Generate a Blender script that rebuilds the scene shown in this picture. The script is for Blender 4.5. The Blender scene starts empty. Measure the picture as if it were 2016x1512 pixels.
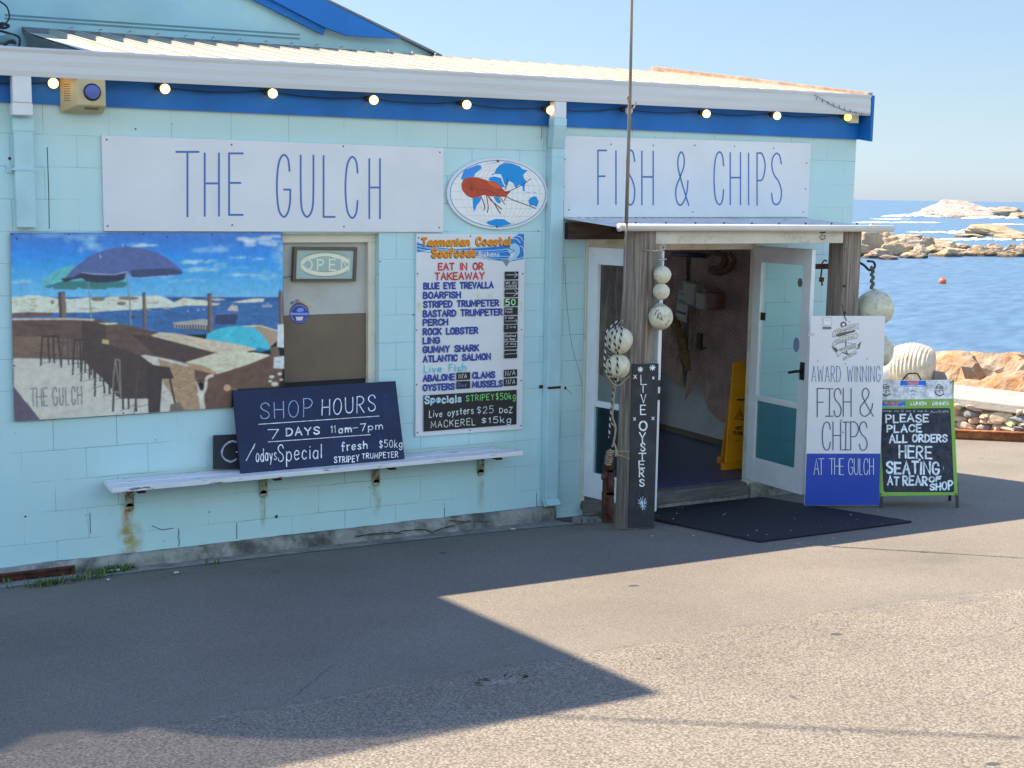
import bpy, bmesh, math, random
import numpy as np
from mathutils import Vector, Matrix, noise as mnoise
random.seed(7)
scene = bpy.context.scene
C = scene.collection
rad = math.radians

# ------------------------------------------------------------------ camera
CAM = np.array([-5.13057, -8.82152, 2.52490])
YAW, PITCH, ROLL, FPX = -0.50646007, -0.14085901, 0.01512206, 2634.16
cy_, sy_ = math.cos(YAW), math.sin(YAW)
FWD = np.array([-sy_*math.cos(PITCH), cy_*math.cos(PITCH), math.sin(PITCH)])
_r = np.array([cy_, sy_, 0.0]); _u = np.cross(_r, FWD)
RGT = _r*math.cos(ROLL)+_u*math.sin(ROLL); UPV = -_r*math.sin(ROLL)+_u*math.cos(ROLL)
cd = bpy.data.cameras.new("camera"); cam = bpy.data.objects.new("camera", cd); C.objects.link(cam)
mw = Matrix.Identity(4)
for i in range(3):
    mw[i][0], mw[i][1], mw[i][2], mw[i][3] = RGT[i], UPV[i], -FWD[i], CAM[i]
cam.matrix_world = mw
cd.sensor_width = 36.0; cd.lens = FPX/2016*36; cd.clip_start = .05; cd.clip_end = 30000
scene.camera = cam

# ------------------------------------------------------------------ sky, sun, exposure
KX, KY = 0.40, 0.625                       # ground shadow offset per metre of height
sun_dir = Vector((-KX, KY, 1)).normalized()
sun_el = math.asin(sun_dir.z); sun_az = math.atan2(sun_dir.x, sun_dir.y)
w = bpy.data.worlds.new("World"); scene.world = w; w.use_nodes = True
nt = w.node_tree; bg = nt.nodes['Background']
sky = nt.nodes.new('ShaderNodeTexSky'); sky.sky_type = 'NISHITA'; sky.sun_disc = False
sky.sun_elevation = sun_el; sky.sun_rotation = sun_az
sky.air_density = 1.0; sky.dust_density = 0.25; sky.ozone_density = 2.2; sky.altitude = 5
# dimmed near the sea horizon, with a bright fill band added above (the same for every ray)
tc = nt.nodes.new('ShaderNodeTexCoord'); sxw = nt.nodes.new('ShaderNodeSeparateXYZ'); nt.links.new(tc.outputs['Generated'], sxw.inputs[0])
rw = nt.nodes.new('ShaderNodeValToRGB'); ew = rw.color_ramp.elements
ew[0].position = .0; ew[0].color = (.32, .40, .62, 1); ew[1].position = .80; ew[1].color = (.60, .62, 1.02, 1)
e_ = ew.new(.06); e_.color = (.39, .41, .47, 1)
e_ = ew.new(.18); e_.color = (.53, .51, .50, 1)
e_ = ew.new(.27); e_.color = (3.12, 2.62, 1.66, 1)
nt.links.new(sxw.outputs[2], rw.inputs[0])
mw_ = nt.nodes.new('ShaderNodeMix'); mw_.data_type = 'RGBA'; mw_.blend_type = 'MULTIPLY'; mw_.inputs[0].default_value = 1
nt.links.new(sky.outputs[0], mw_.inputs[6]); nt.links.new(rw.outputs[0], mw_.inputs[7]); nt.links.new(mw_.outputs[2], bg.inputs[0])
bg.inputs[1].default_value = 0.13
sl = bpy.data.lights.new("sun", 'SUN'); so = bpy.data.objects.new("sun", sl); C.objects.link(so)
sl.energy = 4.75; sl.angle = rad(.5); sl.color = (1.0, .84, .66)
so.rotation_euler = sun_dir.to_track_quat('Z', 'Y').to_euler()
so.location = (-10, 10, 20)
scene.view_settings.view_transform = 'Standard'; scene.view_settings.look = 'None'
scene.view_settings.exposure = 1.27; scene.view_settings.gamma = 1
scene.render.engine = 'CYCLES'

# ------------------------------------------------------------------ measuring (photo pixel -> point on a known plane)
def ray(u, v):
    return FWD + RGT*(u-1008)/FPX + UPV*(756-v)/FPX
def onplane(u, v, o, n):
    d = ray(u, v); o = np.array(o, float); n = np.array(n, float)
    return CAM + d*(((o-CAM)@n)/(d@n))
def W(u, v, y=0.0): return onplane(u, v, (0, y, 0), (0, 1, 0))
def XP(u, v, x): return onplane(u, v, (x, 0, 0), (1, 0, 0))
def ZP(u, v, z): return onplane(u, v, (0, 0, z), (0, 0, 1))
GA, GB = .10, .008                          # the road rises towards the camera
def gz(x, y): return -GA*max(y, -14.0)-GB*x
def G(u, v): return onplane(u, v, (0, 0, 0), (GB, GA, 1))
SEA = -2.5

# ------------------------------------------------------------------ colours
def lin(c):
    c = c/255.0
    return c/12.92 if c <= .04045 else ((c+.055)/1.055)**2.4
def sh(r, g, b, k=(.58, .62, .72)):       # colour of a thing seen in open shade -> its own reflectance
    return tuple(min(.88, max(.004, lin(c)/i)) for c, i in zip((r, g, b), k))

# ------------------------------------------------------------------ materials
def mat(name, col, rough=.6, var=.12, sc=6.0, bump=0.0, bsc=60.0, metal=0.0, spec=.4,
        col2=None, lo=.5, hi=.6, sc2=3.0, emit=None, estr=0.0, stretch=(1, 1, 1), bdist=.01, det=6):
    m = bpy.data.materials.new(name); m.use_nodes = True
    n = m.node_tree.nodes; L = m.node_tree.links; b = n['Principled BSDF']
    geo = n.new('ShaderNodeNewGeometry'); mp = n.new('ShaderNodeMapping'); mp.inputs['Scale'].default_value = stretch
    L.new(geo.outputs['Position'], mp.inputs['Vector'])
    nz = n.new('ShaderNodeTexNoise'); nz.inputs['Scale'].default_value = sc; nz.inputs['Detail'].default_value = det
    L.new(mp.outputs[0], nz.inputs['Vector'])
    mr = n.new('ShaderNodeMapRange'); mr.inputs[1].default_value = .3; mr.inputs[2].default_value = .7
    mr.inputs[3].default_value = 1-var; mr.inputs[4].default_value = 1+var; L.new(nz.outputs[0], mr.inputs[0])
    last = None
    if col2 is not None:
        n2 = n.new('ShaderNodeTexNoise'); n2.inputs['Scale'].default_value = sc2; n2.inputs['Detail'].default_value = 8
        n2.inputs['Roughness'].default_value = .65
        L.new(mp.outputs[0], n2.inputs['Vector'])
        m2 = n.new('ShaderNodeMapRange'); m2.inputs[1].default_value = lo; m2.inputs[2].default_value = hi; L.new(n2.outputs[0], m2.inputs[0])
        mx = n.new('ShaderNodeMix'); mx.data_type = 'RGBA'; L.new(m2.outputs[0], mx.inputs[0])
        mx.inputs[6].default_value = (*col, 1); mx.inputs[7].default_value = (*col2, 1); last = mx.outputs[2]
    vm = n.new('ShaderNodeVectorMath'); vm.operation = 'SCALE'
    if last: L.new(last, vm.inputs[0])
    else: vm.inputs[0].default_value = col
    L.new(mr.outputs[0], vm.inputs['Scale']); L.new(vm.outputs[0], b.inputs['Base Color'])
    b.inputs['Roughness'].default_value = rough; b.inputs['Metallic'].default_value = metal
    b.inputs['Specular IOR Level'].default_value = spec
    if bump > 0:
        nb = n.new('ShaderNodeTexNoise'); nb.inputs['Scale'].default_value = bsc; nb.inputs['Detail'].default_value = 5
        L.new(mp.outputs[0], nb.inputs['Vector'])
        bp = n.new('ShaderNodeBump'); bp.inputs['Strength'].default_value = bump; bp.inputs['Distance'].default_value = bdist
        L.new(nb.outputs[0], bp.inputs['Height']); L.new(bp.outputs[0], b.inputs['Normal'])
    if emit:
        b.inputs['Emission Color'].default_value = (*emit, 1); b.inputs['Emission Strength'].default_value = estr
    return m

def mat_print(name='printed', rough=.45, spec=.4, var=.03):
    m = bpy.data.materials.new(name); m.use_nodes = True
    n = m.node_tree.nodes; L = m.node_tree.links; b = n['Principled BSDF']
    at = n.new('ShaderNodeAttribute'); at.attribute_name = 'col'
    geo = n.new('ShaderNodeNewGeometry'); nz = n.new('ShaderNodeTexNoise'); nz.inputs['Scale'].default_value = 24; nz.inputs['Detail'].default_value = 8; nz.inputs['Roughness'].default_value = .7
    L.new(geo.outputs['Position'], nz.inputs['Vector'])
    mr = n.new('ShaderNodeMapRange'); mr.inputs[1].default_value = .3; mr.inputs[2].default_value = .7
    mr.inputs[3].default_value = 1-var; mr.inputs[4].default_value = 1+var; L.new(nz.outputs[0], mr.inputs[0])
    vm = n.new('ShaderNodeVectorMath'); vm.operation = 'SCALE'; L.new(at.outputs['Color'], vm.inputs[0]); L.new(mr.outputs[0], vm.inputs['Scale'])
    L.new(vm.outputs[0], b.inputs['Base Color']); b.inputs['Roughness'].default_value = rough; b.inputs['Specular IOR Level'].default_value = spec
    return m
PRINT = mat_print(); CHALK = mat_print('chalk', .9, .1, .5); RUFF = mat_print('rough_coloured', .85, .2, .15)
STONE = mat_print('stone_coloured', .9, .15, .35)

# ------------------------------------------------------------------ objects
def thing(name, label, cat, loc, group=None, kind=None):
    o = bpy.data.objects.new(name, None); C.objects.link(o); o.location = loc; o.empty_display_size = .1
    o['label'] = label; o['category'] = cat
    if group: o['group'] = group
    if kind: o['kind'] = kind
    return o
def tag(o, label=None, cat=None, group=None, kind=None):
    if label: o['label'] = label
    if cat: o['category'] = cat
    if group: o['group'] = group
    if kind: o['kind'] = kind
    return o

def worldloc(o):
    v = Vector(o.location)
    while o.parent: o = o.parent; v += Vector(o.location)
    return v

class MB:
    def __init__(s): s.v = []; s.f = []; s.c = []; s.sm = []
    def add(s, vs, fs, col=None, smooth=False):
        k = len(s.v); s.v += [tuple(map(float, q)) for q in vs]
        for i, f in enumerate(fs):
            s.f.append([k+j for j in f])
            s.c.append(col[i] if isinstance(col, list) else col); s.sm.append(smooth)
        return s
    def box(s, a, b, col=None, rz=0, pivot=None):
        x0, y0, z0 = a; x1, y1, z1 = b
        vs = [(x0, y0, z0), (x1, y0, z0), (x1, y1, z0), (x0, y1, z0), (x0, y0, z1), (x1, y0, z1), (x1, y1, z1), (x0, y1, z1)]
        if rz:
            px, py = pivot if pivot else ((x0+x1)/2, (y0+y1)/2); c, t = math.cos(rz), math.sin(rz)
            vs = [(px+(x-px)*c-(y-py)*t, py+(x-px)*t+(y-py)*c, z) for x, y, z in vs]
        return s.add(vs, [(3, 2, 1, 0), (4, 5, 6, 7), (0, 1, 5, 4), (1, 2, 6, 5), (2, 3, 7, 6), (3, 0, 4, 7)], col)
    def hexa(s, bot, top, col=None):          # 4 bottom + 4 top points, any shape
        return s.add(list(bot)+list(top), [(3, 2, 1, 0), (4, 5, 6, 7), (0, 1, 5, 4), (1, 2, 6, 5), (2, 3, 7, 6), (3, 0, 4, 7)], col)
    def beam(s, p, q, wd, ht, up=(0, 0, 1), col=None):
        p = Vector(p); q = Vector(q); d = (q-p).normalized(); up = Vector(up); sd = d.cross(up).normalized(); up = sd.cross(d)
        vs = []
        for e in (p, q):
            for a, b in ((-1, -1), (1, -1), (1, 1), (-1, 1)): vs.append(e+sd*a*wd/2+up*b*ht/2)
        return s.add(vs, [(0, 3, 2, 1), (4, 5, 6, 7), (0, 1, 5, 4), (1, 2, 6, 5), (2, 3, 7, 6), (3, 0, 4, 7)], col)
    def tube(s, pts, r, seg=10, cap=True, col=None, colf=None, smooth=True):
        pts = [Vector(p) for p in pts]; n = len(pts)
        rr = r if isinstance(r, (list, tuple)) else [r]*n
        vs = []; pr = None
        for i, p in enumerate(pts):
            d = (pts[min(i+1, n-1)]-pts[max(i-1, 0)])
            d = d.normalized() if d.length > 1e-9 else Vector((0, 0, 1))
            if pr is None:
                a = Vector((0, 0, 1)) if abs(d.z) < .9 else Vector((1, 0, 0)); pr = d.cross(a).normalized()
            pr = (pr-d*pr.dot(d)).normalized(); q = d.cross(pr)
            for j in range(seg):
                t = 2*math.pi*j/seg; vs.append(p+(pr*math.cos(t)+q*math.sin(t))*rr[i])
        fs = []; cs = []
        for i in range(n-1):
            for j in range(seg):
                fs.append((i*seg+j, i*seg+(j+1) % seg, (i+1)*seg+(j+1) % seg, (i+1)*seg+j)); cs.append(colf(i, j) if colf else col)
        if cap:
            fs.append(tuple(reversed(range(seg)))); fs.append(tuple((n-1)*seg+j for j in range(seg))); cs += [cs[0], cs[-1]]
        return s.add(vs, fs, cs, smooth)
    def cyl(s, p, q, r0, r1=None, seg=20, col=None): return s.tube([p, q], [r0, r0 if r1 is None else r1], seg, True, col)
    def sphere(s, c, r, nu=24, nv=14, sc=(1, 1, 1), col=None, nz=0, nf=3.0, colf=None):
        vs = []; fs = []; cs = []
        c = Vector(c)
        for i in range(nv+1):
            th = math.pi*i/nv
            for j in range(nu):
                ph = 2*math.pi*j/nu; d = Vector((math.sin(th)*math.cos(ph), math.sin(th)*math.sin(ph), math.cos(th)))
                k = 1+(nz*mnoise.fractal(d*nf+c*3.1, 1.0, 2.0, 4) if nz else 0)
                vs.append(c+Vector((d.x*sc[0], d.y*sc[1], d.z*sc[2]))*r*k)
        for i in range(nv):
            for j in range(nu):
                fs.append((i*nu+j, (i+1)*nu+j, (i+1)*nu+(j+1) % nu, i*nu+(j+1) % nu))
                cs.append(colf(i, j) if colf else col)
        return s.add(vs, fs, cs, True)
    def prism(s, pts, off, col=None):          # closed polygon extruded by vector off
        off = Vector(off); a = [Vector(p) for p in pts]; n = len(a); b = [p+off for p in a]
        return s.add(a+b, [tuple(range(n)), tuple(reversed(range(n, 2*n)))]+[(i, n+i, n+(i+1) % n, (i+1) % n) for i in range(n)], col)
    def build(s, name, m, parent=None, bevel=0, seg=2, loc=None):
        me = bpy.data.meshes.new(name)
        base = worldloc(parent) if parent is not None else Vector([float(q) for q in (loc if loc is not None else (0, 0, 0))])
        me.from_pydata([(v[0]-base.x, v[1]-base.y, v[2]-base.z) for v in s.v], [], s.f)
        if any(c is not None for c in s.c):
            at = me.color_attributes.new('col', 'FLOAT_COLOR', 'CORNER'); k = 0
            for p, c in zip(me.polygons, s.c):
                c = c or (.5, .5, .5)
                for li in p.loop_indices: at.data[li].color = (*c[:3], 1)
        for p, q in zip(me.polygons, s.sm): p.use_smooth = q
        me.validate(); me.update()
        me.materials.append(m)
        o = bpy.data.objects.new(name, me); C.objects.link(o)
        if parent is not None: o.parent = parent
        else: o.location = base
        bm = bmesh.new(); bm.from_mesh(me); bmesh.ops.recalc_face_normals(bm, faces=bm.faces) if name not in ('lettering', 'print', 'picture', 'drawing') else None
        bm.to_mesh(me); bm.free()
        if bevel:
            md = o.modifiers.new('bevel', 'BEVEL'); md.width = bevel; md.segments = seg; md.limit_method = 'ANGLE'; md.angle_limit = rad(40)
        return o

def catmull(pts, n=6, closed=False):
    P = [np.array(p, float) for p in pts]; out = []
    m = len(P)
    if m < 3: return P
    rng = range(m if closed else m-1)
    for i in rng:
        p0 = P[(i-1) % m] if (closed or i > 0) else P[i]*2-P[i+1]
        p1 = P[i]; p2 = P[(i+1) % m]
        p3 = P[(i+2) % m] if (closed or i+2 < m) else P[i+1]*2-P[i]
        for k in range(n):
            t = k/n
            out.append(.5*((2*p1)+(-p0+p2)*t+(2*p0-5*p1+4*p2-p3)*t*t+(-p0+3*p1-3*p2+p3)*t**3))
    if not closed: out.append(P[-1])
    return out

# ------------------------------------------------------------------ flat artwork on a plane
class Art:
    """shapes drawn on one plane; pix() turns a photo pixel into plane coordinates"""
    def __init__(s, o, e1, e2, ox=0, oy=0, sc=1.0, lift=.0006, step=.00002):
        s.o = np.array(o, float); s.e1 = np.array(e1, float); s.e1 /= np.linalg.norm(s.e1)
        s.e2 = np.array(e2, float); s.e2 /= np.linalg.norm(s.e2); s.n = np.cross(s.e1, s.e2)
        s.mb = MB(); s.lv = 0; s.lift = lift; s.step = step; s.z = (ox, oy, sc)
    def zoom(s, ox, oy, sc): s.z = (ox, oy, sc)
    def pix(s, x, y):
        ox, oy, sc = s.z
        p = onplane(ox+x/sc, oy+y/sc, s.o, s.n)-s.o
        return np.array([p@s.e1, p@s.e2])
    def up(s, q, k=None): return s.o+s.e1*q[0]+s.e2*q[1]+s.n*(s.lift+s.step*(s.lv if k is None else k))
    def poly2(s, pts, col):
        s.lv += 1; s.mb.add([s.up(p) for p in pts], [tuple(range(len(pts)))], col)
    def poly(s, pts, col, smooth=False):
        q = [s.pix(*p) for p in pts]
        if smooth: q = catmull(q, 5, True)
        A = sum(q[i][0]*q[(i+1) % len(q)][1]-q[(i+1) % len(q)][0]*q[i][1] for i in range(len(q)))
        if A < 0: q = q[::-1]
        s.poly2(q, col)
    def rect(s, x0, y0, x1, y1, col): s.poly([(x0, y0), (x1, y0), (x1, y1), (x0, y1)], col)
    def ell(s, cx, cy, rx, ry, col, n=28): s.poly([(cx+rx*math.cos(2*math.pi*i/n), cy+ry*math.sin(2*math.pi*i/n)) for i in range(n)], col)
    def dot(s, x, y, r, col):
        c = s.pix(x, y); s.poly2([c+r*np.array([math.cos(t*.7854), math.sin(t*.7854)]) for t in range(8)], col)
    def stroke2(s, pts, th, col):
        P = [np.array(p, float) for p in pts]; Q = [P[0]]
        for p in P[1:]:
            if np.linalg.norm(p-Q[-1]) > th*.08: Q.append(p)
        if len(Q) < 2:
            s.poly2([Q[0]+th*.6*np.array([math.cos(t*.7854), math.sin(t*.7854)]) for t in range(8)], col); return
        h = th/2; L = []; R = []; n = len(Q)
        for i, p in enumerate(Q):
            a = Q[i]-Q[i-1] if i > 0 else Q[1]-Q[0]; b = Q[i+1]-Q[i] if i < n-1 else Q[-1]-Q[-2]
            a = a/np.linalg.norm(a); b = b/np.linalg.norm(b); t = a+b
            if np.linalg.norm(t) < .3: t = a
            t = t/np.linalg.norm(t); nn = np.array([-t[1], t[0]]); k = 1/max(.5, abs(nn@np.array([-a[1], a[0]])))
            L.append(p+nn*h*k); R.append(p-nn*h*k)
        s.lv += 1; k0 = []
        d0 = (Q[0]-Q[1])/np.linalg.norm(Q[0]-Q[1]); d1 = (Q[-1]-Q[-2])/np.linalg.norm(Q[-1]-Q[-2])
        vs = [s.up(p) for p in L]+[s.up(p) for p in R]
        fs = [(i, n+i, n+i+1, i+1) for i in range(n-1)]
        s.mb.add(vs, fs, col)
        for c, d, a, b in ((Q[0], d0, R[0], L[0]), (Q[-1], d1, L[-1], R[-1])):
            m = np.array([-d[1], d[0]])
            s.mb.add([s.up(b), s.up(a), s.up(c+(d*.8-m*.7 if (a-c)@m < 0 else d*.8+m*.7)*h), s.up(c+(d*.8+m*.7 if (a-c)@m < 0 else d*.8-m*.7)*h)], [(0, 1, 2, 3)], col)
    def line(s, pts, th, col, smooth=False):
        q = [s.pix(*p) for p in pts]
        if smooth: q = catmull(q, 5)
        s.stroke2(q, th, col)
    def text(s, t, a, b, col, th, jit=0.0, gap=.28, hi=None):
        """a=(x,ytop,ybottom) at the left end, b the same at the right end"""
        ws = []
        for ch in t: ws.append(.42 if ch == ' ' else glyph(ch)[0])
        tot = sum(ws)+gap*(len(t)-1); x = 0
        for ch, wd in zip(t, ws):
            if ch != ' ':
                jy = random.uniform(-jit, jit); jr = random.uniform(-jit, jit)*.6; js = 1+random.uniform(-jit, jit)
                for kind, pts in glyph(ch)[1]:
                    q = []
                    pp = catmull(pts, 5) if kind == 's' else pts
                    if jit and kind == 'l': pp = [np.array(p)+np.array([random.uniform(-jit, jit), random.uniform(-jit, jit)])*.35 for p in pp]
                    for gx, gy in pp:
                        gy = gy*js+jy; gx = gx+(gy-.5)*jr
                        f = (x+gx)/tot; X = a[0]+(b[0]-a[0])*f
                        yt = a[1]+(b[1]-a[1])*f; yb = a[2]+(b[2]-a[2])*f
                        q.append(s.pix(X, yb+(yt-yb)*gy))
                    if jit and kind == 'l' and len(q) == 2:
                        q = [q[0], (q[0]+q[1])/2+np.array([random.uniform(-1, 1), random.uniform(-1, 1)])*np.linalg.norm(q[1]-q[0])*jit*.25, q[1]]
                    s.stroke2(q, th*(1+random.uniform(-jit, jit)), col)
            x += wd+gap
    def done(s, name, parent, m=None):
        o = s.mb.build(name, m or PRINT, parent); s.mb = MB(); return o

# stroke alphabet: width, [(kind, points)], cap height 1
def _O(x0, x1, y0, y1):
    cx, cy, rx, ry = (x0+x1)/2, (y0+y1)/2, (x1-x0)/2, (y1-y0)/2
    return [(cx+rx*math.sin(t), cy+ry*math.cos(t)) for t in [2*math.pi*i/10 for i in range(11)]]
GL = {
'A': (.56, [('l', [(0, 0), (.28, 1), (.56, 0)]), ('l', [(.1, .36), (.46, .36)])]),
'B': (.5, [('l', [(0, 0), (0, 1)]), ('s', [(0, 1), (.3, .98), (.42, .78), (.3, .55), (0, .53)]), ('s', [(0, .53), (.33, .5), (.5, .27), (.34, .02), (0, 0)])]),
'C': (.5, [('s', [(.5, .74), (.44, .93), (.26, 1), (.07, .86), (0, .5), (.07, .13), (.27, 0), (.44, .08), (.5, .28)])]),
'D': (.52, [('l', [(0, 0), (0, 1)]), ('s', [(0, 1), (.28, .96), (.48, .76), (.52, .46), (.42, .15), (.24, .02), (0, 0)])]),
'E': (.46, [('l', [(.46, 1), (0, 1), (0, 0), (.46, 0)]), ('l', [(0, .52), (.38, .52)])]),
'F': (.44, [('l', [(.44, 1), (0, 1), (0, 0)]), ('l', [(0, .52), (.36, .52)])]),
'G': (.54, [('s', [(.5, .74), (.44, .93), (.26, 1), (.07, .86), (0, .5), (.07, .13), (.27, 0), (.44, .08), (.52, .24), (.53, .44)]), ('l', [(.53, .44), (.28, .44)])]),
'H': (.5, [('l', [(0, 0), (0, 1)]), ('l', [(.5, 0), (.5, 1)]), ('l', [(0, .52), (.5, .52)])]),
'I': (.06, [('l', [(.03, 0), (.03, 1)])]),
'J': (.4, [('s', [(.38, 1), (.38, .4), (.36, .12), (.18, 0), (0, .16)])]),
'K': (.5, [('l', [(0, 0), (0, 1)]), ('l', [(.48, 1), (.02, .45)]), ('l', [(.14, .6), (.5, 0)])]),
'L': (.42, [('l', [(0, 1), (0, 0), (.42, 0)])]),
'M': (.66, [('l', [(0, 0), (.06, 1), (.33, .25), (.6, 1), (.66, 0)])]),
'N': (.52, [('l', [(0, 0), (0, 1), (.52, 0), (.52, 1)])]),
'O': (.54, [('s', _O(0, .54, 0, 1))]),
'P': (.48, [('l', [(0, 0), (0, 1)]), ('s', [(0, 1), (.3, .98), (.48, .76), (.32, .5), (0, .47)])]),
'Q': (.54, [('s', _O(0, .54, 0, 1)), ('l', [(.3, .25), (.56, -.06)])]),
'R': (.5, [('l', [(0, 0), (0, 1)]), ('s', [(0, 1), (.3, .98), (.46, .76), (.3, .52), (0, .5)]), ('l', [(.16, .5), (.5, 0)])]),
'S': (.48, [('s', [(.47, .8), (.38, .96), (.22, 1), (.05, .9), (.02, .73), (.14, .57), (.34, .45), (.47, .27), (.42, .08), (.24, 0), (.07, .05), (0, .22)])]),
'T': (.52, [('l', [(0, 1), (.52, 1)]), ('l', [(.26, 1), (.26, 0)])]),
'U': (.5, [('s', [(0, 1), (0, .5), (.04, .14), (.25, 0), (.46, .14), (.5, .5), (.5, 1)])]),
'V': (.52, [('l', [(0, 1), (.26, 0), (.52, 1)])]),
'W': (.76, [('l', [(0, 1), (.18, 0), (.38, .8), (.58, 0), (.76, 1)])]),
'X': (.5, [('l', [(0, 0), (.5, 1)]), ('l', [(0, 1), (.5, 0)])]),
'Y': (.52, [('l', [(0, 1), (.26, .5), (.52, 1)]), ('l', [(.26, .5), (.26, 0)])]),
'Z': (.5, [('l', [(0, 1), (.5, 1), (0, 0), (.5, 0)])]),
'a': (.42, [('s', [(.4, .5), (.2, .62), (.02, .42), (.02, .16), (.18, 0), (.36, .12), (.4, .3)]), ('l', [(.4, .6), (.41, 0)])]),
'b': (.42, [('l', [(0, 1), (0, 0)]), ('s', [(0, .4), (.2, .6), (.4, .44), (.4, .15), (.2, 0), (0, .15)])]),
'c': (.38, [('s', [(.38, .5), (.2, .62), (.03, .46), (.02, .16), (.18, 0), (.38, .1)])]),
'd': (.42, [('s', [(.4, .45), (.2, .6), (.02, .44), (.02, .15), (.2, 0), (.4, .15)]), ('l', [(.42, 1), (.42, 0)])]),
'e': (.42, [('s', [(.03, .32), (.4, .36), (.36, .56), (.18, .62), (.03, .44), (.04, .14), (.2, 0), (.4, .1)])]),
'f': (.34, [('s', [(.34, .92), (.22, 1), (.12, .84), (.12, 0)]), ('l', [(0, .58), (.3, .58)])]),
'g': (.42, [('s', [(.4, .5), (.2, .62), (.02, .42), (.03, .14), (.18, .02), (.38, .16)]), ('s', [(.41, .6), (.41, 0), (.36, -.26), (.18, -.33), (0, -.22)])]),
'h': (.42, [('l', [(0, 1), (0, 0)]), ('s', [(0, .35), (.18, .6), (.36, .52), (.41, .3), (.42, 0)])]),
'i': (.06, [('l', [(.03, .6), (.03, 0)]), ('l', [(.03, .82), (.03, .86)])]),
'k': (.38, [('l', [(0, 1), (0, 0)]), ('l', [(.34, .6), (.02, .26)]), ('l', [(.12, .36), (.38, 0)])]),
'l': (.06, [('l', [(.03, 1), (.03, 0)])]),
'm': (.66, [('l', [(0, .6), (0, 0)]), ('s', [(0, .35), (.14, .6), (.28, .5), (.32, .3), (.32, 0)]), ('s', [(.32, .35), (.47, .6), (.6, .5), (.65, .3), (.66, 0)])]),
'n': (.42, [('l', [(0, .6), (0, 0)]), ('s', [(0, .35), (.18, .6), (.36, .52), (.41, .3), (.42, 0)])]),
'o': (.44, [('s', _O(0, .44, 0, .62))]),
'p': (.42, [('l', [(0, .6), (0, -.34)]), ('s', [(0, .4), (.2, .6), (.4, .44), (.4, .15), (.2, 0), (0, .15)])]),
'r': (.3, [('l', [(0, .6), (0, 0)]), ('s', [(0, .3), (.12, .54), (.3, .58)])]),
's': (.36, [('s', [(.34, .52), (.18, .62), (.03, .5), (.12, .35), (.3, .24), (.34, .1), (.18, 0), (0, .1)])]),
't': (.34, [('l', [(.14, .92), (.14, .1), (.3, 0)]), ('l', [(0, .6), (.34, .6)])]),
'u': (.42, [('s', [(0, .6), (.01, .2), (.16, 0), (.36, .12), (.41, .3)]), ('l', [(.42, .6), (.42, 0)])]),
'v': (.4, [('l', [(0, .6), (.2, 0), (.4, .6)])]),
'w': (.6, [('l', [(0, .6), (.15, 0), (.3, .5), (.45, 0), (.6, .6)])]),
'x': (.4, [('l', [(0, 0), (.4, .6)]), ('l', [(0, .6), (.4, 0)])]),
'y': (.4, [('l', [(0, .6), (.2, .05)]), ('l', [(.4, .6), (.08, -.33)])]),
'z': (.4, [('l', [(0, .6), (.4, .6), (0, 0), (.4, 0)])]),
'0': (.46, [('s', _O(0, .46, 0, 1))]),
'1': (.2, [('l', [(0, .8), (.16, 1), (.16, 0)])]),
'2': (.46, [('s', [(0, .76), (.1, .96), (.26, 1), (.42, .86), (.4, .6), (.2, .3), (0, 0)]), ('l', [(0, 0), (.46, 0)])]),
'5': (.46, [('l', [(.46, 1), (.06, 1), (.03, .58)]), ('s', [(.03, .58), (.24, .64), (.45, .48), (.44, .16), (.24, 0), (0, .08)])]),
'7': (.46, [('l', [(0, 1), (.46, 1), (.2, 0)])]),
'8': (.46, [('s', [(.23, .54), (.04, .7), (.1, .95), (.23, 1), (.38, .94), (.42, .7), (.23, .54)]), ('s', [(.23, .54), (.01, .3), (.08, .05), (.23, 0), (.4, .06), (.45, .3), (.23, .54)])]),
'$': (.46, [('s', [(.45, .78), (.34, .9), (.2, .92), (.05, .8), (.08, .62), (.3, .47), (.44, .3), (.36, .12), (.2, .07), (.02, .18)]), ('l', [(.23, 1.06), (.23, -.08)])]),
'&': (.62, [('s', [(.62, .0), (.42, .25), (.14, .66), (.12, .88), (.26, 1), (.4, .9), (.38, .72), (.2, .52)]), ('s', [(.2, .52), (.02, .32), (.04, .1), (.22, 0), (.42, .1), (.54, .28), (.58, .46)])]),
'-': (.4, [('l', [(.02, .5), (.38, .5)])]),
'.': (.06, [('l', [(.03, 0), (.03, .03)])]),
'/': (.36, [('l', [(0, -.05), (.36, 1.05)])]),
"'": (.06, [('l', [(.03, 1), (.03, .85)])]),
}
def glyph(ch):
    return GL.get(ch) or GL.get(ch.upper()) or GL['-']

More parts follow.
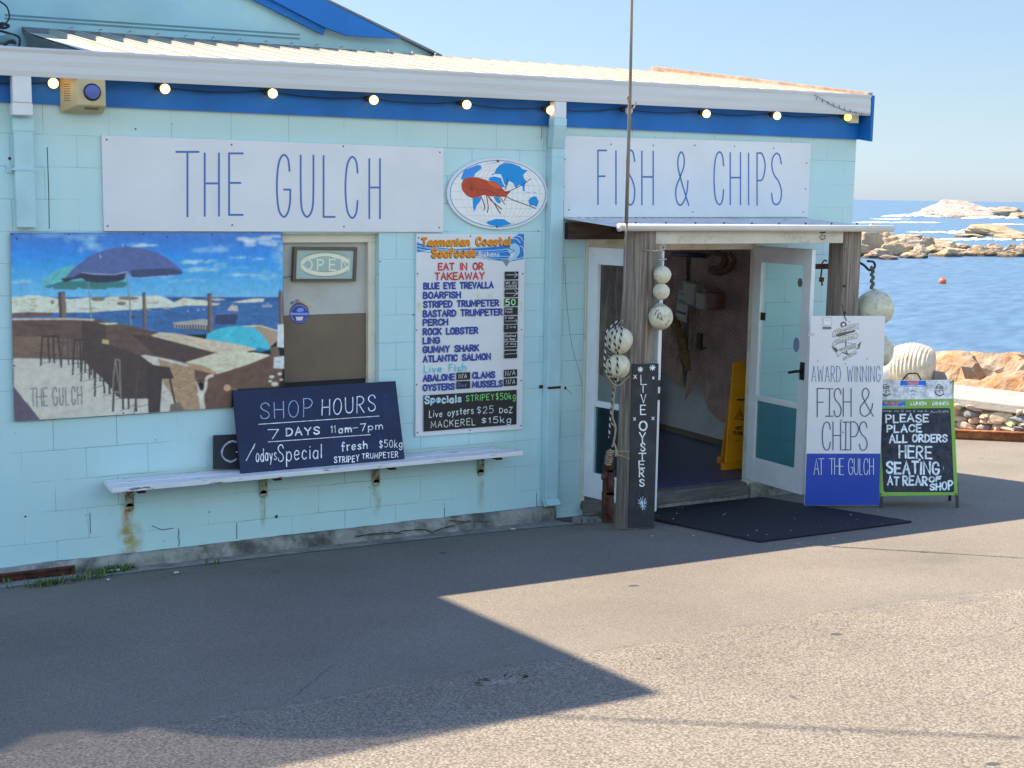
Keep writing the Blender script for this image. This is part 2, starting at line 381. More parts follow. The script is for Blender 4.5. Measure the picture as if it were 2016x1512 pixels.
class Raster(Art):
    """the same drawing calls, painted into a fine colour grid: a printed photograph"""
    def __init__(s, o, e1, e2, corners, cell=.0034):
        Art.__init__(s, o, e1, e2, 0, 440, 3.476); s.cn = [s.pix2(*c) for c in corners]
        s.x0 = min(c[0] for c in s.cn); s.x1 = max(c[0] for c in s.cn); s.y0 = min(c[1] for c in s.cn); s.y1 = max(c[1] for c in s.cn)
        s.nx = int((s.x1-s.x0)/cell); s.ny = int((s.y1-s.y0)/cell)
        gx, gy = np.meshgrid(np.linspace(s.x0, s.x1, s.nx), np.linspace(s.y0, s.y1, s.ny)); s.gx, s.gy = gx, gy
        s.img = np.zeros((s.ny, s.nx, 3)); s.rs = np.random.RandomState(4)
    def pix2(s, u, v): p = onplane(u, v, s.o, s.n)-s.o; return np.array([p@s.e1, p@s.e2])
    def mask(s, pts):
        P = np.array(pts); a0 = max(0, int((P[:, 0].min()-s.x0)/(s.x1-s.x0)*(s.nx-1))-1); a1 = min(s.nx, int((P[:, 0].max()-s.x0)/(s.x1-s.x0)*(s.nx-1))+3)
        b0 = max(0, int((P[:, 1].min()-s.y0)/(s.y1-s.y0)*(s.ny-1))-1); b1 = min(s.ny, int((P[:, 1].max()-s.y0)/(s.y1-s.y0)*(s.ny-1))+3)
        if a1 <= a0 or b1 <= b0: return None
        out = np.zeros((b1-b0, a1-a0)); dx = (s.x1-s.x0)/s.nx; dy = (s.y1-s.y0)/s.ny
        for ox, oy in ((-.25, -.25), (.25, -.25), (-.25, .25), (.25, .25)):
            X = s.gx[b0:b1, a0:a1]+ox*dx; Y = s.gy[b0:b1, a0:a1]+oy*dy; m = np.zeros(X.shape, bool); n = len(P)
            for i in range(n):
                x1, y1 = P[i]; x2, y2 = P[(i+1) % n]
                if y1 == y2: continue
                c = ((y1 > Y) != (y2 > Y)) & (X < (x2-x1)*(Y-y1)/(y2-y1)+x1); m ^= c
            out += m*.25
        return out, (slice(b0, b1), slice(a0, a1))
    def poly2(s, pts, col):
        r = s.mask(pts)
        if r is None: return
        m, sl = r; s.img[sl] = s.img[sl]*(1-m[..., None])+np.array(col[:3])*m[..., None]
    def stroke2(s, pts, th, col):
        P = [np.array(p, float) for p in pts]
        for a, b in zip(P[:-1], P[1:]):
            L_ = np.linalg.norm(b-a)
            if L_ < 1e-6: continue
            d = (b-a)/L_*th*.3; n = np.array([-(b-a)[1], (b-a)[0]])/L_*th/2; s.poly2([a-d+n, a-d-n, b+d-n, b+d+n], col)
    def noise(s, fx, fy, octv=5, rough=.55):
        out = np.zeros((s.ny, s.nx)); amp = 1; tot = 0
        for o_ in range(octv):
            n1, n2 = max(2, int(fy*2**o_)+2), max(2, int(fx*2**o_)+2); g = s.rs.rand(n1, n2)
            yy = np.linspace(0, n1-1.001, s.ny); xx = np.linspace(0, n2-1.001, s.nx); yi = yy.astype(int); xi = xx.astype(int); fy_ = yy-yi; fx_ = xx-xi; fy_ = fy_*fy_*(3-2*fy_); fx_ = fx_*fx_*(3-2*fx_)
            a = g[yi][:, xi]; b = g[yi][:, xi+1]; c = g[yi+1][:, xi]; d = g[yi+1][:, xi+1]
            out += amp*((a*(1-fx_)+b*fx_)*(1-fy_)[:, None]+(c*(1-fx_)+d*fx_)*fy_[:, None]); tot += amp; amp *= rough
        return out/tot
    def clouds(s, ytop, ybot, col, lo=.56, hi=.74, fx=5, fy=9, k=1.0):
        """soft streaky cloud between two picture heights"""
        n = np.clip((s.noise(fx, fy, 6, .6)-lo)/(hi-lo), 0, 1)*k; z1 = s.pix(900, ytop)[1]; z0 = s.pix(900, ybot)[1]
        n *= np.clip((s.gy-z0)/.03, 0, 1)*np.clip((z1-s.gy)/.03, 0, 1); s.img = s.img*(1-n[..., None])+np.array(col)*n[..., None]
    def tex(s, pts, amp, fx, fy, smooth=False):
        q = [s.pix(*p) for p in pts]; r = s.mask(q)
        if r is None: return
        m, sl = r; n = (s.noise(fx, fy, 5, .65)-.5)*2*amp*1.3; s.img[sl] *= 1+(n[sl]*m)[..., None]
    def blur(s, k=1):
        for _ in range(k):
            im = np.pad(s.img, ((1, 1), (1, 1), (0, 0)), 'edge'); s.img = (im[:-2, 1:-1]+im[2:, 1:-1]+im[1:-1, :-2]+im[1:-1, 2:]+2*im[1:-1, 1:-1])/6
    def done(s, name, parent, m):
        s.blur(2); s.img *= (1+(s.noise(60, 40, 3)-.5)*.10)[..., None]; s.img = np.clip(s.img*1.02+.022, .003, .85)
        TL, TR_, BR_, BL = s.cn; fu = (s.gx-s.x0)/(s.x1-s.x0); fv = (s.gy-s.y0)/(s.y1-s.y0)
        # clip the grid to the board outline by sampling it through the four corners
        Q = ((BL*(1-fu[..., None])+BR_*fu[..., None])*(1-fv[..., None])+(TL*(1-fu[..., None])+TR_*fu[..., None])*fv[..., None])
        ix = np.clip(((Q[..., 0]-s.x0)/(s.x1-s.x0)*(s.nx-1)).round().astype(int), 0, s.nx-1); iy = np.clip(((Q[..., 1]-s.y0)/(s.y1-s.y0)*(s.ny-1)).round().astype(int), 0, s.ny-1)
        im = s.img[iy, ix]; base = np.array(worldloc(parent)); V = s.o+Q[..., 0:1]*s.e1+Q[..., 1:2]*s.e2+s.n*.0008-base
        idx = np.arange(s.nx*s.ny).reshape(s.ny, s.nx); F = np.stack([idx[:-1, :-1], idx[:-1, 1:], idx[1:, 1:], idx[1:, :-1]], -1).reshape(-1, 4)
        me = bpy.data.meshes.new(name); me.vertices.add(s.nx*s.ny); me.vertices.foreach_set('co', V.reshape(-1).astype(np.float32)); me.loops.add(F.size); me.loops.foreach_set('vertex_index', F.reshape(-1).astype(np.int32))
        me.polygons.add(len(F)); me.polygons.foreach_set('loop_start', np.arange(0, F.size, 4, dtype=np.int32)); me.polygons.foreach_set('loop_total', np.full(len(F), 4, dtype=np.int32)); me.update(calc_edges=True)
        at = me.color_attributes.new('col', 'FLOAT_COLOR', 'POINT'); at.data.foreach_set('color', np.concatenate([im.reshape(-1, 3), np.ones((s.nx*s.ny, 1))], 1).reshape(-1).astype(np.float32))
        me.materials.append(m); o = bpy.data.objects.new(name, me); C.objects.link(o); o.parent = parent; return o

# ================================================================== SETTING
def asphalt():
    m = bpy.data.materials.new('asphalt'); m.use_nodes = True
    n = m.node_tree.nodes; L = m.node_tree.links; b = n['Principled BSDF']
    geo = n.new('ShaderNodeNewGeometry'); P = geo.outputs['Position']
    def noise_(sc, det=5, rgh=.6):
        k = n.new('ShaderNodeTexNoise'); k.inputs['Scale'].default_value = sc; k.inputs['Detail'].default_value = det; k.inputs['Roughness'].default_value = rgh
        L.new(P, k.inputs['Vector']); return k
    def mrg(src, a, b_, c=0., d=1.):
        k = n.new('ShaderNodeMapRange'); k.inputs[1].default_value = a; k.inputs[2].default_value = b_
        k.inputs[3].default_value = c; k.inputs[4].default_value = d; L.new(src, k.inputs[0]); return k.outputs[0]
    def mth(op, a, b_):
        k = n.new('ShaderNodeMath'); k.operation = op
        for i, q in enumerate((a, b_)):
            if isinstance(q, (int, float)): k.inputs[i].default_value = q
            else: L.new(q, k.inputs[i])
        return k.outputs[0]
    def mixc(f, a, b_, blend='MIX'):
        k = n.new('ShaderNodeMix'); k.data_type = 'RGBA'; k.blend_type = blend
        if isinstance(f, float): k.inputs[0].default_value = f
        else: L.new(f, k.inputs[0])
        for i, q in ((6, a), (7, b_)):
            if isinstance(q, tuple): k.inputs[i].default_value = (*q, 1)
            else: L.new(q, k.inputs[i])
        return k.outputs[2]
    def ramp(src, pts):
        k = n.new('ShaderNodeValToRGB'); e = k.color_ramp.elements
        e[0].position, e[0].color = pts[0][0], (*pts[0][1], 1); e[1].position, e[1].color = pts[-1][0], (*pts[-1][1], 1)
        for p, c in pts[1:-1]: q = e.new(p); q.color = (*c, 1)
        L.new(src, k.inputs[0]); return k.outputs[0]
    sx = n.new('ShaderNodeSeparateXYZ'); L.new(P, sx.inputs[0])
    # old coarse surface on the near side of a ragged joint, a finer strip beside the shop
    wob = mth('MULTIPLY', mth('SUBTRACT', noise_(2.2, 8, .7).outputs[0], .5), .22)
    yy = mth('ADD', mth('ADD', sx.outputs[1], wob), mth('MULTIPLY', mth('MAXIMUM', sx.outputs[0], -.2), .12))
    coarse = mrg(yy, -3.70, -3.74)
    v1 = n.new('ShaderNodeTexVoronoi'); v1.inputs['Scale'].default_value = 82; v1.inputs['Randomness'].default_value = 1
    wp = noise_(30, 3); wm = n.new('ShaderNodeMix'); wm.data_type = 'VECTOR'; wm.inputs[0].default_value = .012
    L.new(P, wm.inputs[4]); L.new(wp.outputs[1], wm.inputs[5]); L.new(wm.outputs[1], v1.inputs['Vector'])
    v2 = n.new('ShaderNodeTexVoronoi'); v2.inputs['Scale'].default_value = 150; L.new(P, v2.inputs['Vector'])
    big = noise_(.6, 6); mid = noise_(3.5, 7, .7)
    c1 = ramp(v1.outputs['Color'], [(.0, (.22, .21, .20)), (.45, (.30, .285, .26)), (.75, (.35, .325, .285)), (1., (.44, .41, .36))])
    gap1 = mrg(v1.outputs['Distance'], .38, .72); c1 = mixc(gap1, c1, (.155, .145, .135))
    c2 = ramp(v2.outputs['Color'], [(.0, (.17, .165, .16)), (.5, (.255, .24, .22)), (.85, (.30, .28, .25)), (1., (.47, .44, .40))])
    gap2 = mrg(v2.outputs['Distance'], .45, .8); c2 = mixc(gap2, c2, (.15, .145, .14))
    col = mixc(coarse, c2, c1)
    col = mixc(mrg(mid.outputs[0], .35, .7, 0., .3), col, (.21, .195, .17))
    tn = n.new('ShaderNodeMix'); tn.data_type = 'RGBA'; tn.blend_type = 'MULTIPLY'; tn.inputs[0].default_value = 1; L.new(col, tn.inputs[6]); tn.inputs[7].default_value = (.87, .83, .735, 1); col = tn.outputs[2]
    sc = n.new('ShaderNodeVectorMath'); sc.operation = 'SCALE'; L.new(col, sc.inputs[0]); L.new(mrg(big.outputs[0], .3, .7, .84, 1.12), sc.inputs['Scale'])
    # worn lip along the joint : pale crumbs and a dark line
    band = mth('MULTIPLY', mrg(yy, -3.69, -3.715), mrg(yy, -3.75, -3.725)); crumb = noise_(22, 4); cr2 = noise_(1.3, 3)
    col0 = sc.outputs[0]; col0 = mixc(mth('MULTIPLY', mth('MULTIPLY', band, mrg(crumb.outputs[0], .54, .60, 0, .55)), mrg(cr2.outputs[0], .50, .62)), col0, (.50, .49, .47))
    band2 = mth('MULTIPLY', mrg(yy, -3.685, -3.695), mrg(yy, -3.71, -3.70)); col0 = mixc(mth('MULTIPLY', band2, mrg(crumb.outputs[0], .5, .42, 0, .65)), col0, (.08, .08, .08))
    sta = noise_(.9, 7, .62); col0 = mixc(mrg(sta.outputs[0], .60, .74, 0, .35), col0, (.10, .10, .105))
    vc = n.new('ShaderNodeTexVoronoi'); vc.feature = 'DISTANCE_TO_EDGE'; vc.inputs['Scale'].default_value = .33
    wq_ = n.new('ShaderNodeMix'); wq_.data_type = 'VECTOR'; wq_.inputs[0].default_value = .10; L.new(P, wq_.inputs[4]); L.new(noise_(2.6, 6, .7).outputs[1], wq_.inputs[5]); L.new(wq_.outputs[1], vc.inputs['Vector'])
    ck = mth('MULTIPLY', mrg(vc.outputs['Distance'], .0016, .0005), mrg(noise_(.8, 3).outputs[0], .50, .60, 0, .7)); col0 = mixc(ck, col0, (.07, .068, .066))
    # small tar spots
    sp = noise_(7.0, 2, .3); col = mixc(mrg(sp.outputs[0], .775, .80), col0, (.07, .07, .075))
    L.new(col, b.inputs['Base Color']); b.inputs['Roughness'].default_value = .93; b.inputs['Specular IOR Level'].default_value = .2
    h = mth('SUBTRACT', 1.0, mth('ADD', mth('MULTIPLY', mth('MULTIPLY', v1.outputs['Distance'], coarse), 1.0),
            mth('MULTIPLY', mth('MULTIPLY', v2.outputs['Distance'], mth('SUBTRACT', 1.0, coarse)), .35)))
    bp = n.new('ShaderNodeBump'); bp.inputs['Strength'].default_value = .55; bp.inputs['Distance'].default_value = .007
    L.new(h, bp.inputs['Height']); L.new(bp.outputs[0], b.inputs['Normal'])
    return m

# seawall base line on the ground (measured) : runs away to the left behind the shop
SW0 = G(1880, 862); SW1 = G(2016, 868); SWD = SW1-SW0; SWD[2] = 0; SWD /= np.linalg.norm(SWD)
SWN = np.array([-SWD[1], SWD[0], 0.0])            # pointing to the sea
def swp(t, off=0.0, z=None):
    q = SW0+SWD*t+SWN*off; q = np.array([q[0], q[1], gz(q[0], q[1]) if z is None else z]); return q
if SWN @ np.array([1, .5, 0]) < 0: SWN = -SWN
g = MB()
# one sheet, folded where the slope levels out behind the camera
tf = (-14-SW0[1])/SWD[1]
near = [swp(t) for t in (-22, -10, -2, 0, 2, 6, tf, tf+50)]
for a, b_ in zip(near[:-1], near[1:]):
    g.add([(a[0], a[1], gz(a[0], a[1])), (-70, a[1], gz(-70, a[1])), (-70, b_[1], gz(-70, b_[1])), (b_[0], b_[1], gz(b_[0], b_[1]))], [(0, 1, 2, 3)])
ground = g.build('ground', asphalt()); tag(ground, 'grey asphalt road and forecourt rising gently from the shop wall', 'road', kind='structure')

# sea
def sea_mat():
    m = bpy.data.materials.new('sea_water'); m.use_nodes = True
    n = m.node_tree.nodes; L = m.node_tree.links; b = n['Principled BSDF']
    geo = n.new('ShaderNodeNewGeometry'); mp = n.new('ShaderNodeMapping'); mp.inputs['Rotation'].default_value = (0, 0, rad(-28)); L.new(geo.outputs['Position'], mp.inputs[0])
    def nz(sc, sx=1, sy=1, det=6):
        q = n.new('ShaderNodeMapping'); q.inputs['Scale'].default_value = (sx, sy, 1); L.new(mp.outputs[0], q.inputs[0])
        k = n.new('ShaderNodeTexNoise'); k.inputs['Scale'].default_value = sc; k.inputs['Detail'].default_value = det; k.inputs['Roughness'].default_value = .62
        L.new(q.outputs[0], k.inputs['Vector']); return k.outputs[0]
    def mrg(src, a, b_, c=0., d=1.):
        k = n.new('ShaderNodeMapRange'); k.inputs[1].default_value = a; k.inputs[2].default_value = b_
        k.inputs[3].default_value = c; k.inputs[4].default_value = d; L.new(src, k.inputs[0]); return k.outputs[0]
    w1 = nz(1.1, .45, 1.3); w2 = nz(.12, .35, 1.5)
    mx = n.new('ShaderNodeMix'); mx.data_type = 'RGBA'; L.new(mrg(w1, .36, .66), mx.inputs[0])
    mx.inputs[6].default_value = (.020, .062, .150, 1); mx.inputs[7].default_value = (.07, .145, .245, 1)
    m2 = n.new('ShaderNodeMix'); m2.data_type = 'RGBA'; L.new(mrg(w2, .4, .7, 0, .5), m2.inputs[0]); L.new(mx.outputs[2], m2.inputs[6]); m2.inputs[7].default_value = (.03, .10, .18, 1)
    # shallows go green, whitecaps only far out
    dist = n.new('ShaderNodeVectorMath'); dist.operation = 'DISTANCE'; L.new(geo.outputs['Position'], dist.inputs[0]); dist.inputs[1].default_value = (-5, -9, -2.5)
    far = mrg(dist.outputs['Value'], 150, 320)
    wc = nz(.33, .25, 1.6, 7)
    ml = n.new('ShaderNodeMath'); ml.operation = 'MULTIPLY'; L.new(mrg(wc, .675, .72), ml.inputs[0]); L.new(far, ml.inputs[1])
    m3 = n.new('ShaderNodeMix'); m3.data_type = 'RGBA'; L.new(ml.outputs[0], m3.inputs[0]); L.new(m2.outputs[2], m3.inputs[6]); m3.inputs[7].default_value = (.8, .84, .86, 1)
    L.new(m3.outputs[2], b.inputs['Base Color']); b.inputs['Roughness'].default_value = .42; b.inputs['Specular IOR Level'].default_value = .28
    bp = n.new('ShaderNodeBump'); bp.inputs['Strength'].default_value = .5; bp.inputs['Distance'].default_value = .12; L.new(w1, bp.inputs['Height']); L.new(bp.outputs[0], b.inputs['Normal'])
    return m
s = MB(); R_ = 16000
s.add([(-R_, -30, SEA), (R_, -30, SEA), (R_, R_, SEA), (-R_, R_, SEA)], [(0, 1, 2, 3)])
sea = s.build('sea', sea_mat()); tag(sea, 'blue sea with small waves reaching the horizon', 'sea', kind='structure')

# ------------------------------------------------------------------ block wall paint
def block_mat(name, col, side=False):
    m = bpy.data.materials.new(name); m.use_nodes = True
    n = m.node_tree.nodes; L = m.node_tree.links; b = n['Principled BSDF']
    geo = n.new('ShaderNodeNewGeometry'); sx = n.new('ShaderNodeSeparateXYZ'); L.new(geo.outputs['Position'], sx.inputs[0])
    def mth(op, a, b_, c=None):
        k = n.new('ShaderNodeMath'); k.operation = op
        for i, q in enumerate((a, b_, c)):
            if q is None: continue
            if isinstance(q, (int, float)): k.inputs[i].default_value = q
            else: L.new(q, k.inputs[i])
        return k.outputs[0]
    def nz(sc, det=6, vec=None, rgh=.6):
        k = n.new('ShaderNodeTexNoise'); k.inputs['Scale'].default_value = sc; k.inputs['Detail'].default_value = det; k.inputs['Roughness'].default_value = rgh
        L.new(vec or geo.outputs['Position'], k.inputs['Vector']); return k.outputs[0]
    def mrg(src, a, b_, c=0., d=1.):
        k = n.new('ShaderNodeMapRange'); k.inputs[1].default_value = a; k.inputs[2].default_value = b_
        k.inputs[3].default_value = c; k.inputs[4].default_value = d; L.new(src, k.inputs[0]); return k.outputs[0]
    cb = n.new('ShaderNodeCombineXYZ')
    wob = mth('MULTIPLY', mth('SUBTRACT', nz(5.0, 3), .5), .012)
    L.new(mth('ADD', sx.outputs[1 if side else 0], 40.0), cb.inputs[0]); L.new(mth('ADD', mth('ADD', sx.outputs[2], 39.75), wob), cb.inputs[1])
    br = n.new('ShaderNodeTexBrick'); L.new(cb.outputs[0], br.inputs[0]); br.inputs['Scale'].default_value = 1
    br.inputs['Brick Width'].default_value = .4; br.inputs['Row Height'].default_value = .2; br.inputs['Mortar Size'].default_value = .0028
    br.inputs['Mortar Smooth'].default_value = .55; br.offset = .5; br.offset_frequency = 2
    br.inputs['Color1'].default_value = (.9, .9, .9, 1); br.inputs['Color2'].default_value = (1.08, 1.08, 1.08, 1); br.inputs['Mortar'].default_value = (1, 1, 1, 1)
    # the grooves are partly filled with paint
    vis = mrg(nz(1.7, 5), .42, .62, .08, .95); gro = mth('MULTIPLY', br.outputs['Fac'], vis)
    base = n.new('ShaderNodeMix'); base.data_type = 'RGBA'; L.new(mrg(nz(1.1, 7), .35, .65), base.inputs[0])
    base.inputs[6].default_value = (*col, 1); base.inputs[7].default_value = (col[0]*1.12, col[1]*1.05, col[2]*1.0, 1)
    # dusty yellowish stains running down
    mpn = n.new('ShaderNodeMapping'); mpn.inputs['Scale'].default_value = (5, 5, .5); L.new(geo.outputs['Position'], mpn.inputs[0])
    st = n.new('ShaderNodeMix'); st.data_type = 'RGBA'; L.new(mrg(nz(1, 6, mpn.outputs[0]), .52, .78, 0, .2), st.inputs[0]); L.new(base.outputs[2], st.inputs[6]); st.inputs[7].default_value = (.50, .58, .47, 1)
    # rust from the bench brackets
    last = st.outputs[2]
    if not side:
        for (x0, z0, wd, ln, cc, k) in ((-3.15, .44, .05, .32, (.42, .19, .03), 1.0), (-3.13, .30, .10, .26, (.40, .33, .10), .8), (-2.21, .45, .03, .3, (.34, .36, .16), .65),
                                         (-1.35, .46, .03, .3, (.34, .36, .16), .6), (-.50, .44, .035, .3, (.32, .36, .18), .6)):
            f = mth('MULTIPLY', mrg(mth('ABSOLUTE', mth('ADD', mth('SUBTRACT', sx.outputs[0], x0), mth('MULTIPLY', mth('SUBTRACT', nz(9, 4), .5), .12)), 0), wd*.25, wd, 1, 0),
                    mth('MULTIPLY', mrg(sx.outputs[2], z0-ln, z0-ln*.7), mrg(sx.outputs[2], z0+.06, z0)))
            f = mth('MULTIPLY', f, mth('MULTIPLY', mrg(nz(14, 5), .3, .6), k))
            q = n.new('ShaderNodeMix'); q.data_type = 'RGBA'; L.new(f, q.inputs[0]); L.new(last, q.inputs[6]); q.inputs[7].default_value = (*cc, 1); last = q.outputs[2]
        # greenish tint in a band below the bench and towards the eaves
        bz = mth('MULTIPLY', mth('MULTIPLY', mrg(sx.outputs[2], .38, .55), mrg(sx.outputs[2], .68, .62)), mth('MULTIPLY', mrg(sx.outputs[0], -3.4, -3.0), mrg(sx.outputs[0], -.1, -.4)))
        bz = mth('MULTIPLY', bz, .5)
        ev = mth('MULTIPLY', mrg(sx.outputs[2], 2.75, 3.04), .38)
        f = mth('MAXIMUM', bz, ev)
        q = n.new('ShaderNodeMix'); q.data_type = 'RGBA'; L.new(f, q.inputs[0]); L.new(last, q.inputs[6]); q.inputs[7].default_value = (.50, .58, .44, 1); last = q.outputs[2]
    # scuffs
    f = mrg(nz(26, 3, None, .4), .735, .765, 0, .6)
    q = n.new('ShaderNodeMix'); q.data_type = 'RGBA'; L.new(f, q.inputs[0]); L.new(last, q.inputs[6]); q.inputs[7].default_value = (.16, .17, .16, 1); last = q.outputs[2]
    dk = n.new('ShaderNodeVectorMath'); dk.operation = 'SCALE'; L.new(last, dk.inputs[0]); L.new(mth('SUBTRACT', 1.0, mth('MULTIPLY', gro, .5)), dk.inputs['Scale'])  # groove shade put into the colour, as the bump alone reads faint
    L.new(dk.outputs[0], b.inputs['Base Color']); b.inputs['Roughness'].default_value = .55; b.inputs['Specular IOR Level'].default_value = .35
    h = mth('ADD', mth('MULTIPLY', mth('SUBTRACT', 1.0, mth('MULTIPLY', br.outputs['Fac'], vis)), 1.0), mth('MULTIPLY', nz(90, 4), .16))
    h = mth('ADD', h, mth('MULTIPLY', nz(7, 3), .5))
    bp = n.new('ShaderNodeBump'); bp.inputs['Strength'].default_value = .5; bp.inputs['Distance'].default_value = .005; L.new(h, bp.inputs['Height']); L.new(bp.outputs[0], b.inputs['Normal'])
    return m
AQUA = (.50, .735, .77)
BLOCK = block_mat('painted_block_wall', AQUA); BLOCKS = block_mat('painted_block_side', AQUA, True)
AQP = mat('aqua_paint', (.46, .68, .72), .5, .08, 5, .1, 80)
BLUE = mat('blue_paint', (.004, .14, .47), .5, .12, 4, .08, 50, col2=(.03, .16, .45), lo=.62, hi=.75, sc2=9)
BLUE2 = mat('gable_blue_paint', (.004, .15, .50), .55, .06, 3)
GUTM = mat('gutter_metal', (.64, .635, .62), .4, .06, 3, 0, stretch=(.4, 1, 6), col2=(.55, .53, .49), lo=.55, hi=.8, sc2=6)
ROOFM = mat('white_roof_metal', (.56, .53, .45), .5, .07, 3, 0, stretch=(3, .6, 1), col2=(.48, .44, .35), lo=.55, hi=.75, sc2=4)
FLASH = mat('grey_flashing', (.20, .19, .18), .7, .2, 8)
CONC = mat('rough_concrete', (.34, .33, .30), .95, .28, 9, .8, 35, col2=(.12, .115, .105), lo=.45, hi=.62, sc2=5, bdist=.02)
CONC2 = mat('apron_concrete', (.27, .265, .245), .95, .22, 12, .5, 60, col2=(.17, .165, .15), lo=.5, hi=.66, sc2=7)
WHITEP = mat('white_paint', (.76, .77, .78), .5, .06, 6, .08, 60)
CREAM = mat('cream_paint', (.74, .69, .55), .55, .08, 5, .08, 60, col2=(.50, .45, .33), lo=.55, hi=.75, sc2=4)
WOOD = mat('weathered_timber', (.30, .25, .205), .85, .3, 3.5, .7, 22, stretch=(14, 14, .55), col2=(.16, .125, .10), lo=.44, hi=.60, sc2=3.2)
WOODD = mat('dark_timber', (.085, .055, .042), .8, .35, 5, .4, 30, stretch=(1, 6, 6))
BROWN = mat('brown_board', (.18, .130, .085), .6, .06, 4, col2=(.21, .150, .10), lo=.4, hi=.7, sc2=3)
RUST = mat('rusty_iron', (.065, .024, .016), .9, .4, 20, .6, 60, col2=(.12, .045, .02), lo=.5, hi=.65, sc2=12)
STEEL = mat('galvanised_steel', (.42, .40, .37), .45, .15, 12, 0, metal=.6)
BLACKM = mat('black_plastic', (.018, .018, .02), .45, .1, 8)
DARKRUB = mat('dark_rubber', (.022, .024, .034), .8, .15, 8)
GLASSD = mat('dark_glass', (.012, .017, .017), .06, .05, 3, spec=.6)
SOIL = mat('bare_soil', (.10, .078, .055), .95, .35, 20, .8, 50, col2=(.17, .14, .11), lo=.5, hi=.7, sc2=25)

# ================================================================== THE SHOP
shop = thing('shop_building', 'pale aqua concrete block shop with blue fascia, white gutter and lean-to metal roof', 'shop', (-.6, 0, 0))
wl = MB()
xs = [-4.6, -3.60, -1.335, .395, 2.17, 3.12]; zs = [-.3, .115, 1.10, 2.235, 2.30, 3.25]
def hole(i, j):
    if i == 1 and j == 2: return True                    # window
    if i == 3 and j in (1, 2): return True               # doorway
    if i < 3 and j == 0: return False
    return False
T_ = .19
for i in range(5):
    for j in range(5):
        if hole(i, j): continue
        x0, x1, z0, z1 = xs[i], xs[i+1], zs[j], zs[j+1]
        wl.add([(x0, 0, z0), (x1, 0, z0), (x1, 0, z1), (x0, 0, z1)], [(0, 1, 2, 3)])
        wl.add([(x0, T_, z0), (x1, T_, z0), (x1, T_, z1), (x0, T_, z1)], [(3, 2, 1, 0)])
def reveal(x0, x1, z0, z1):
    wl.add([(x0, 0, z0), (x1, 0, z0), (x1, T_, z0), (x0, T_, z0)], [(0, 1, 2, 3)]); wl.add([(x0, 0, z1), (x1, 0, z1), (x1, T_, z1), (x0, T_, z1)], [(3, 2, 1, 0)])
    wl.add([(x0, 0, z0), (x0, T_, z0), (x0, T_, z1), (x0, 0, z1)], [(0, 1, 2, 3)]); wl.add([(x1, 0, z0), (x1, T_, z0), (x1, T_, z1), (x1, 0, z1)], [(3, 2, 1, 0)])
reveal(-3.6, -1.335, 1.10, 2.235); reveal(.395, 2.17, .115, 2.235)
wl.build('front_wall', BLOCK, shop)
RS = .152                                              # roof slope
def rz(y): return 3.330+RS*(y+.13)
def rx(x, y): return .045*(x+4.0)/7.0*max(0, 1-y/3.1)
sw = MB(); sw.prism([(3.119, T_, -.4), (3.119, 3.1, -.8), (3.119, 3.1, rz(3.1)-.03), (3.119, T_, rz(T_)-.03)], (-.19, 0, 0)); sw.build('side_wall', BLOCKS, shop)
# lining of the shop room
room = MB()
room.add([(2.92, T_+.01, .13), (2.92, 6.3, .13), (2.92, 6.3, 2.6), (2.92, T_+.01, 2.6)], [(0, 1, 2, 3)])
room.add([(-1.2, T_+.01, .13), (-1.2, 6.3, .13), (-1.2, 6.3, 2.6), (-1.2, T_+.01, 2.6)], [(3, 2, 1, 0)])
for a, b in ((.13, .75), (2.35, 2.6)): room.add([(-1.2, 6.3, a), (2.92, 6.3, a), (2.92, 6.3, b), (-1.2, 6.3, b)], [(0, 1, 2, 3)])
for a, b in ((-1.2, -1.0), (.7, .8), (2.6, 2.92)): room.add([(a, 6.3, .75), (b, 6.3, .75), (b, 6.3, 2.35), (a, 6.3, 2.35)], [(0, 1, 2, 3)])  # unseen rear openings, added to let daylight into the room
room.build('inner_wall', mat('inner_wall_paint', (.6, .6, .6), .7, .1, 4, .2, 30), shop)
cl = MB(); cl.box((-1.2, T_+.01, 2.6), (3.0, 6.4, 2.7)); cl.build('ceiling', mat('ceiling_paint', (.6, .58, .55), .8), shop)
fl = MB(); fl.box((-1.2, .11, .02), (2.92, 6.3, .135)); fl.build('floor', mat('blue_lino', (.045, .055, .13), .35, .15, 9, .1, 40), shop)
tb = MB(); tb.box((.40, -.035, .055), (2.048, .10, .125)); tb.box((.40, -.06, .03), (2.048, -.036, .10)); tb.build('threshold', mat('threshold_timber', (.14, .125, .115), .8, .3, 5, .4, 30, stretch=(1, 6, 6)), shop, .006)

# plinth with broken, uneven face
q = MB(); q.box((.42, -.030, -.3), (2.07, -.002, .028)); q.build('step', CONC, shop, .004)
q = MB(); q.box((2.086, -.045, -.3), (3.10, -.002, .112)); q.build('door_plinth', CONC, shop, .01)
pl = MB(); nx = 150
def pn(x, z, a=.011): return a*mnoise.fractal(Vector((x*3.2, 3.1, z*9)), 1, 2, 4)
rows = [(-.04, -.075), (.0, -.075), (.03, -.07), (.06, -.072), (.09, -.062), (.112, -.05), (.117, -.03), (.118, .03)]
for i in range(nx+1):
    x = -4.6+(.14+4.6)*i/nx
    for z, y in rows: pl.v.append((x, y+pn(x, z, .016) if y < 0 else y, z+pn(x, z+9, .006)))
k = len(rows)
for i in range(nx):
    for j in range(k-1): pl.f.append([i*k+j, (i+1)*k+j, (i+1)*k+j+1, i*k+j+1]); pl.c.append(None); pl.sm.append(True)
pl.f.append([nx*k+j for j in range(k)]); pl.c.append(None); pl.sm.append(False)
plinth = pl.build('plinth', CONC, shop)
cr = MB(); A = Art((0, -.094, 0), (1, 0, 0), (0, 0, 1), 700, 850, 4.582, .0005); A.mb = cr
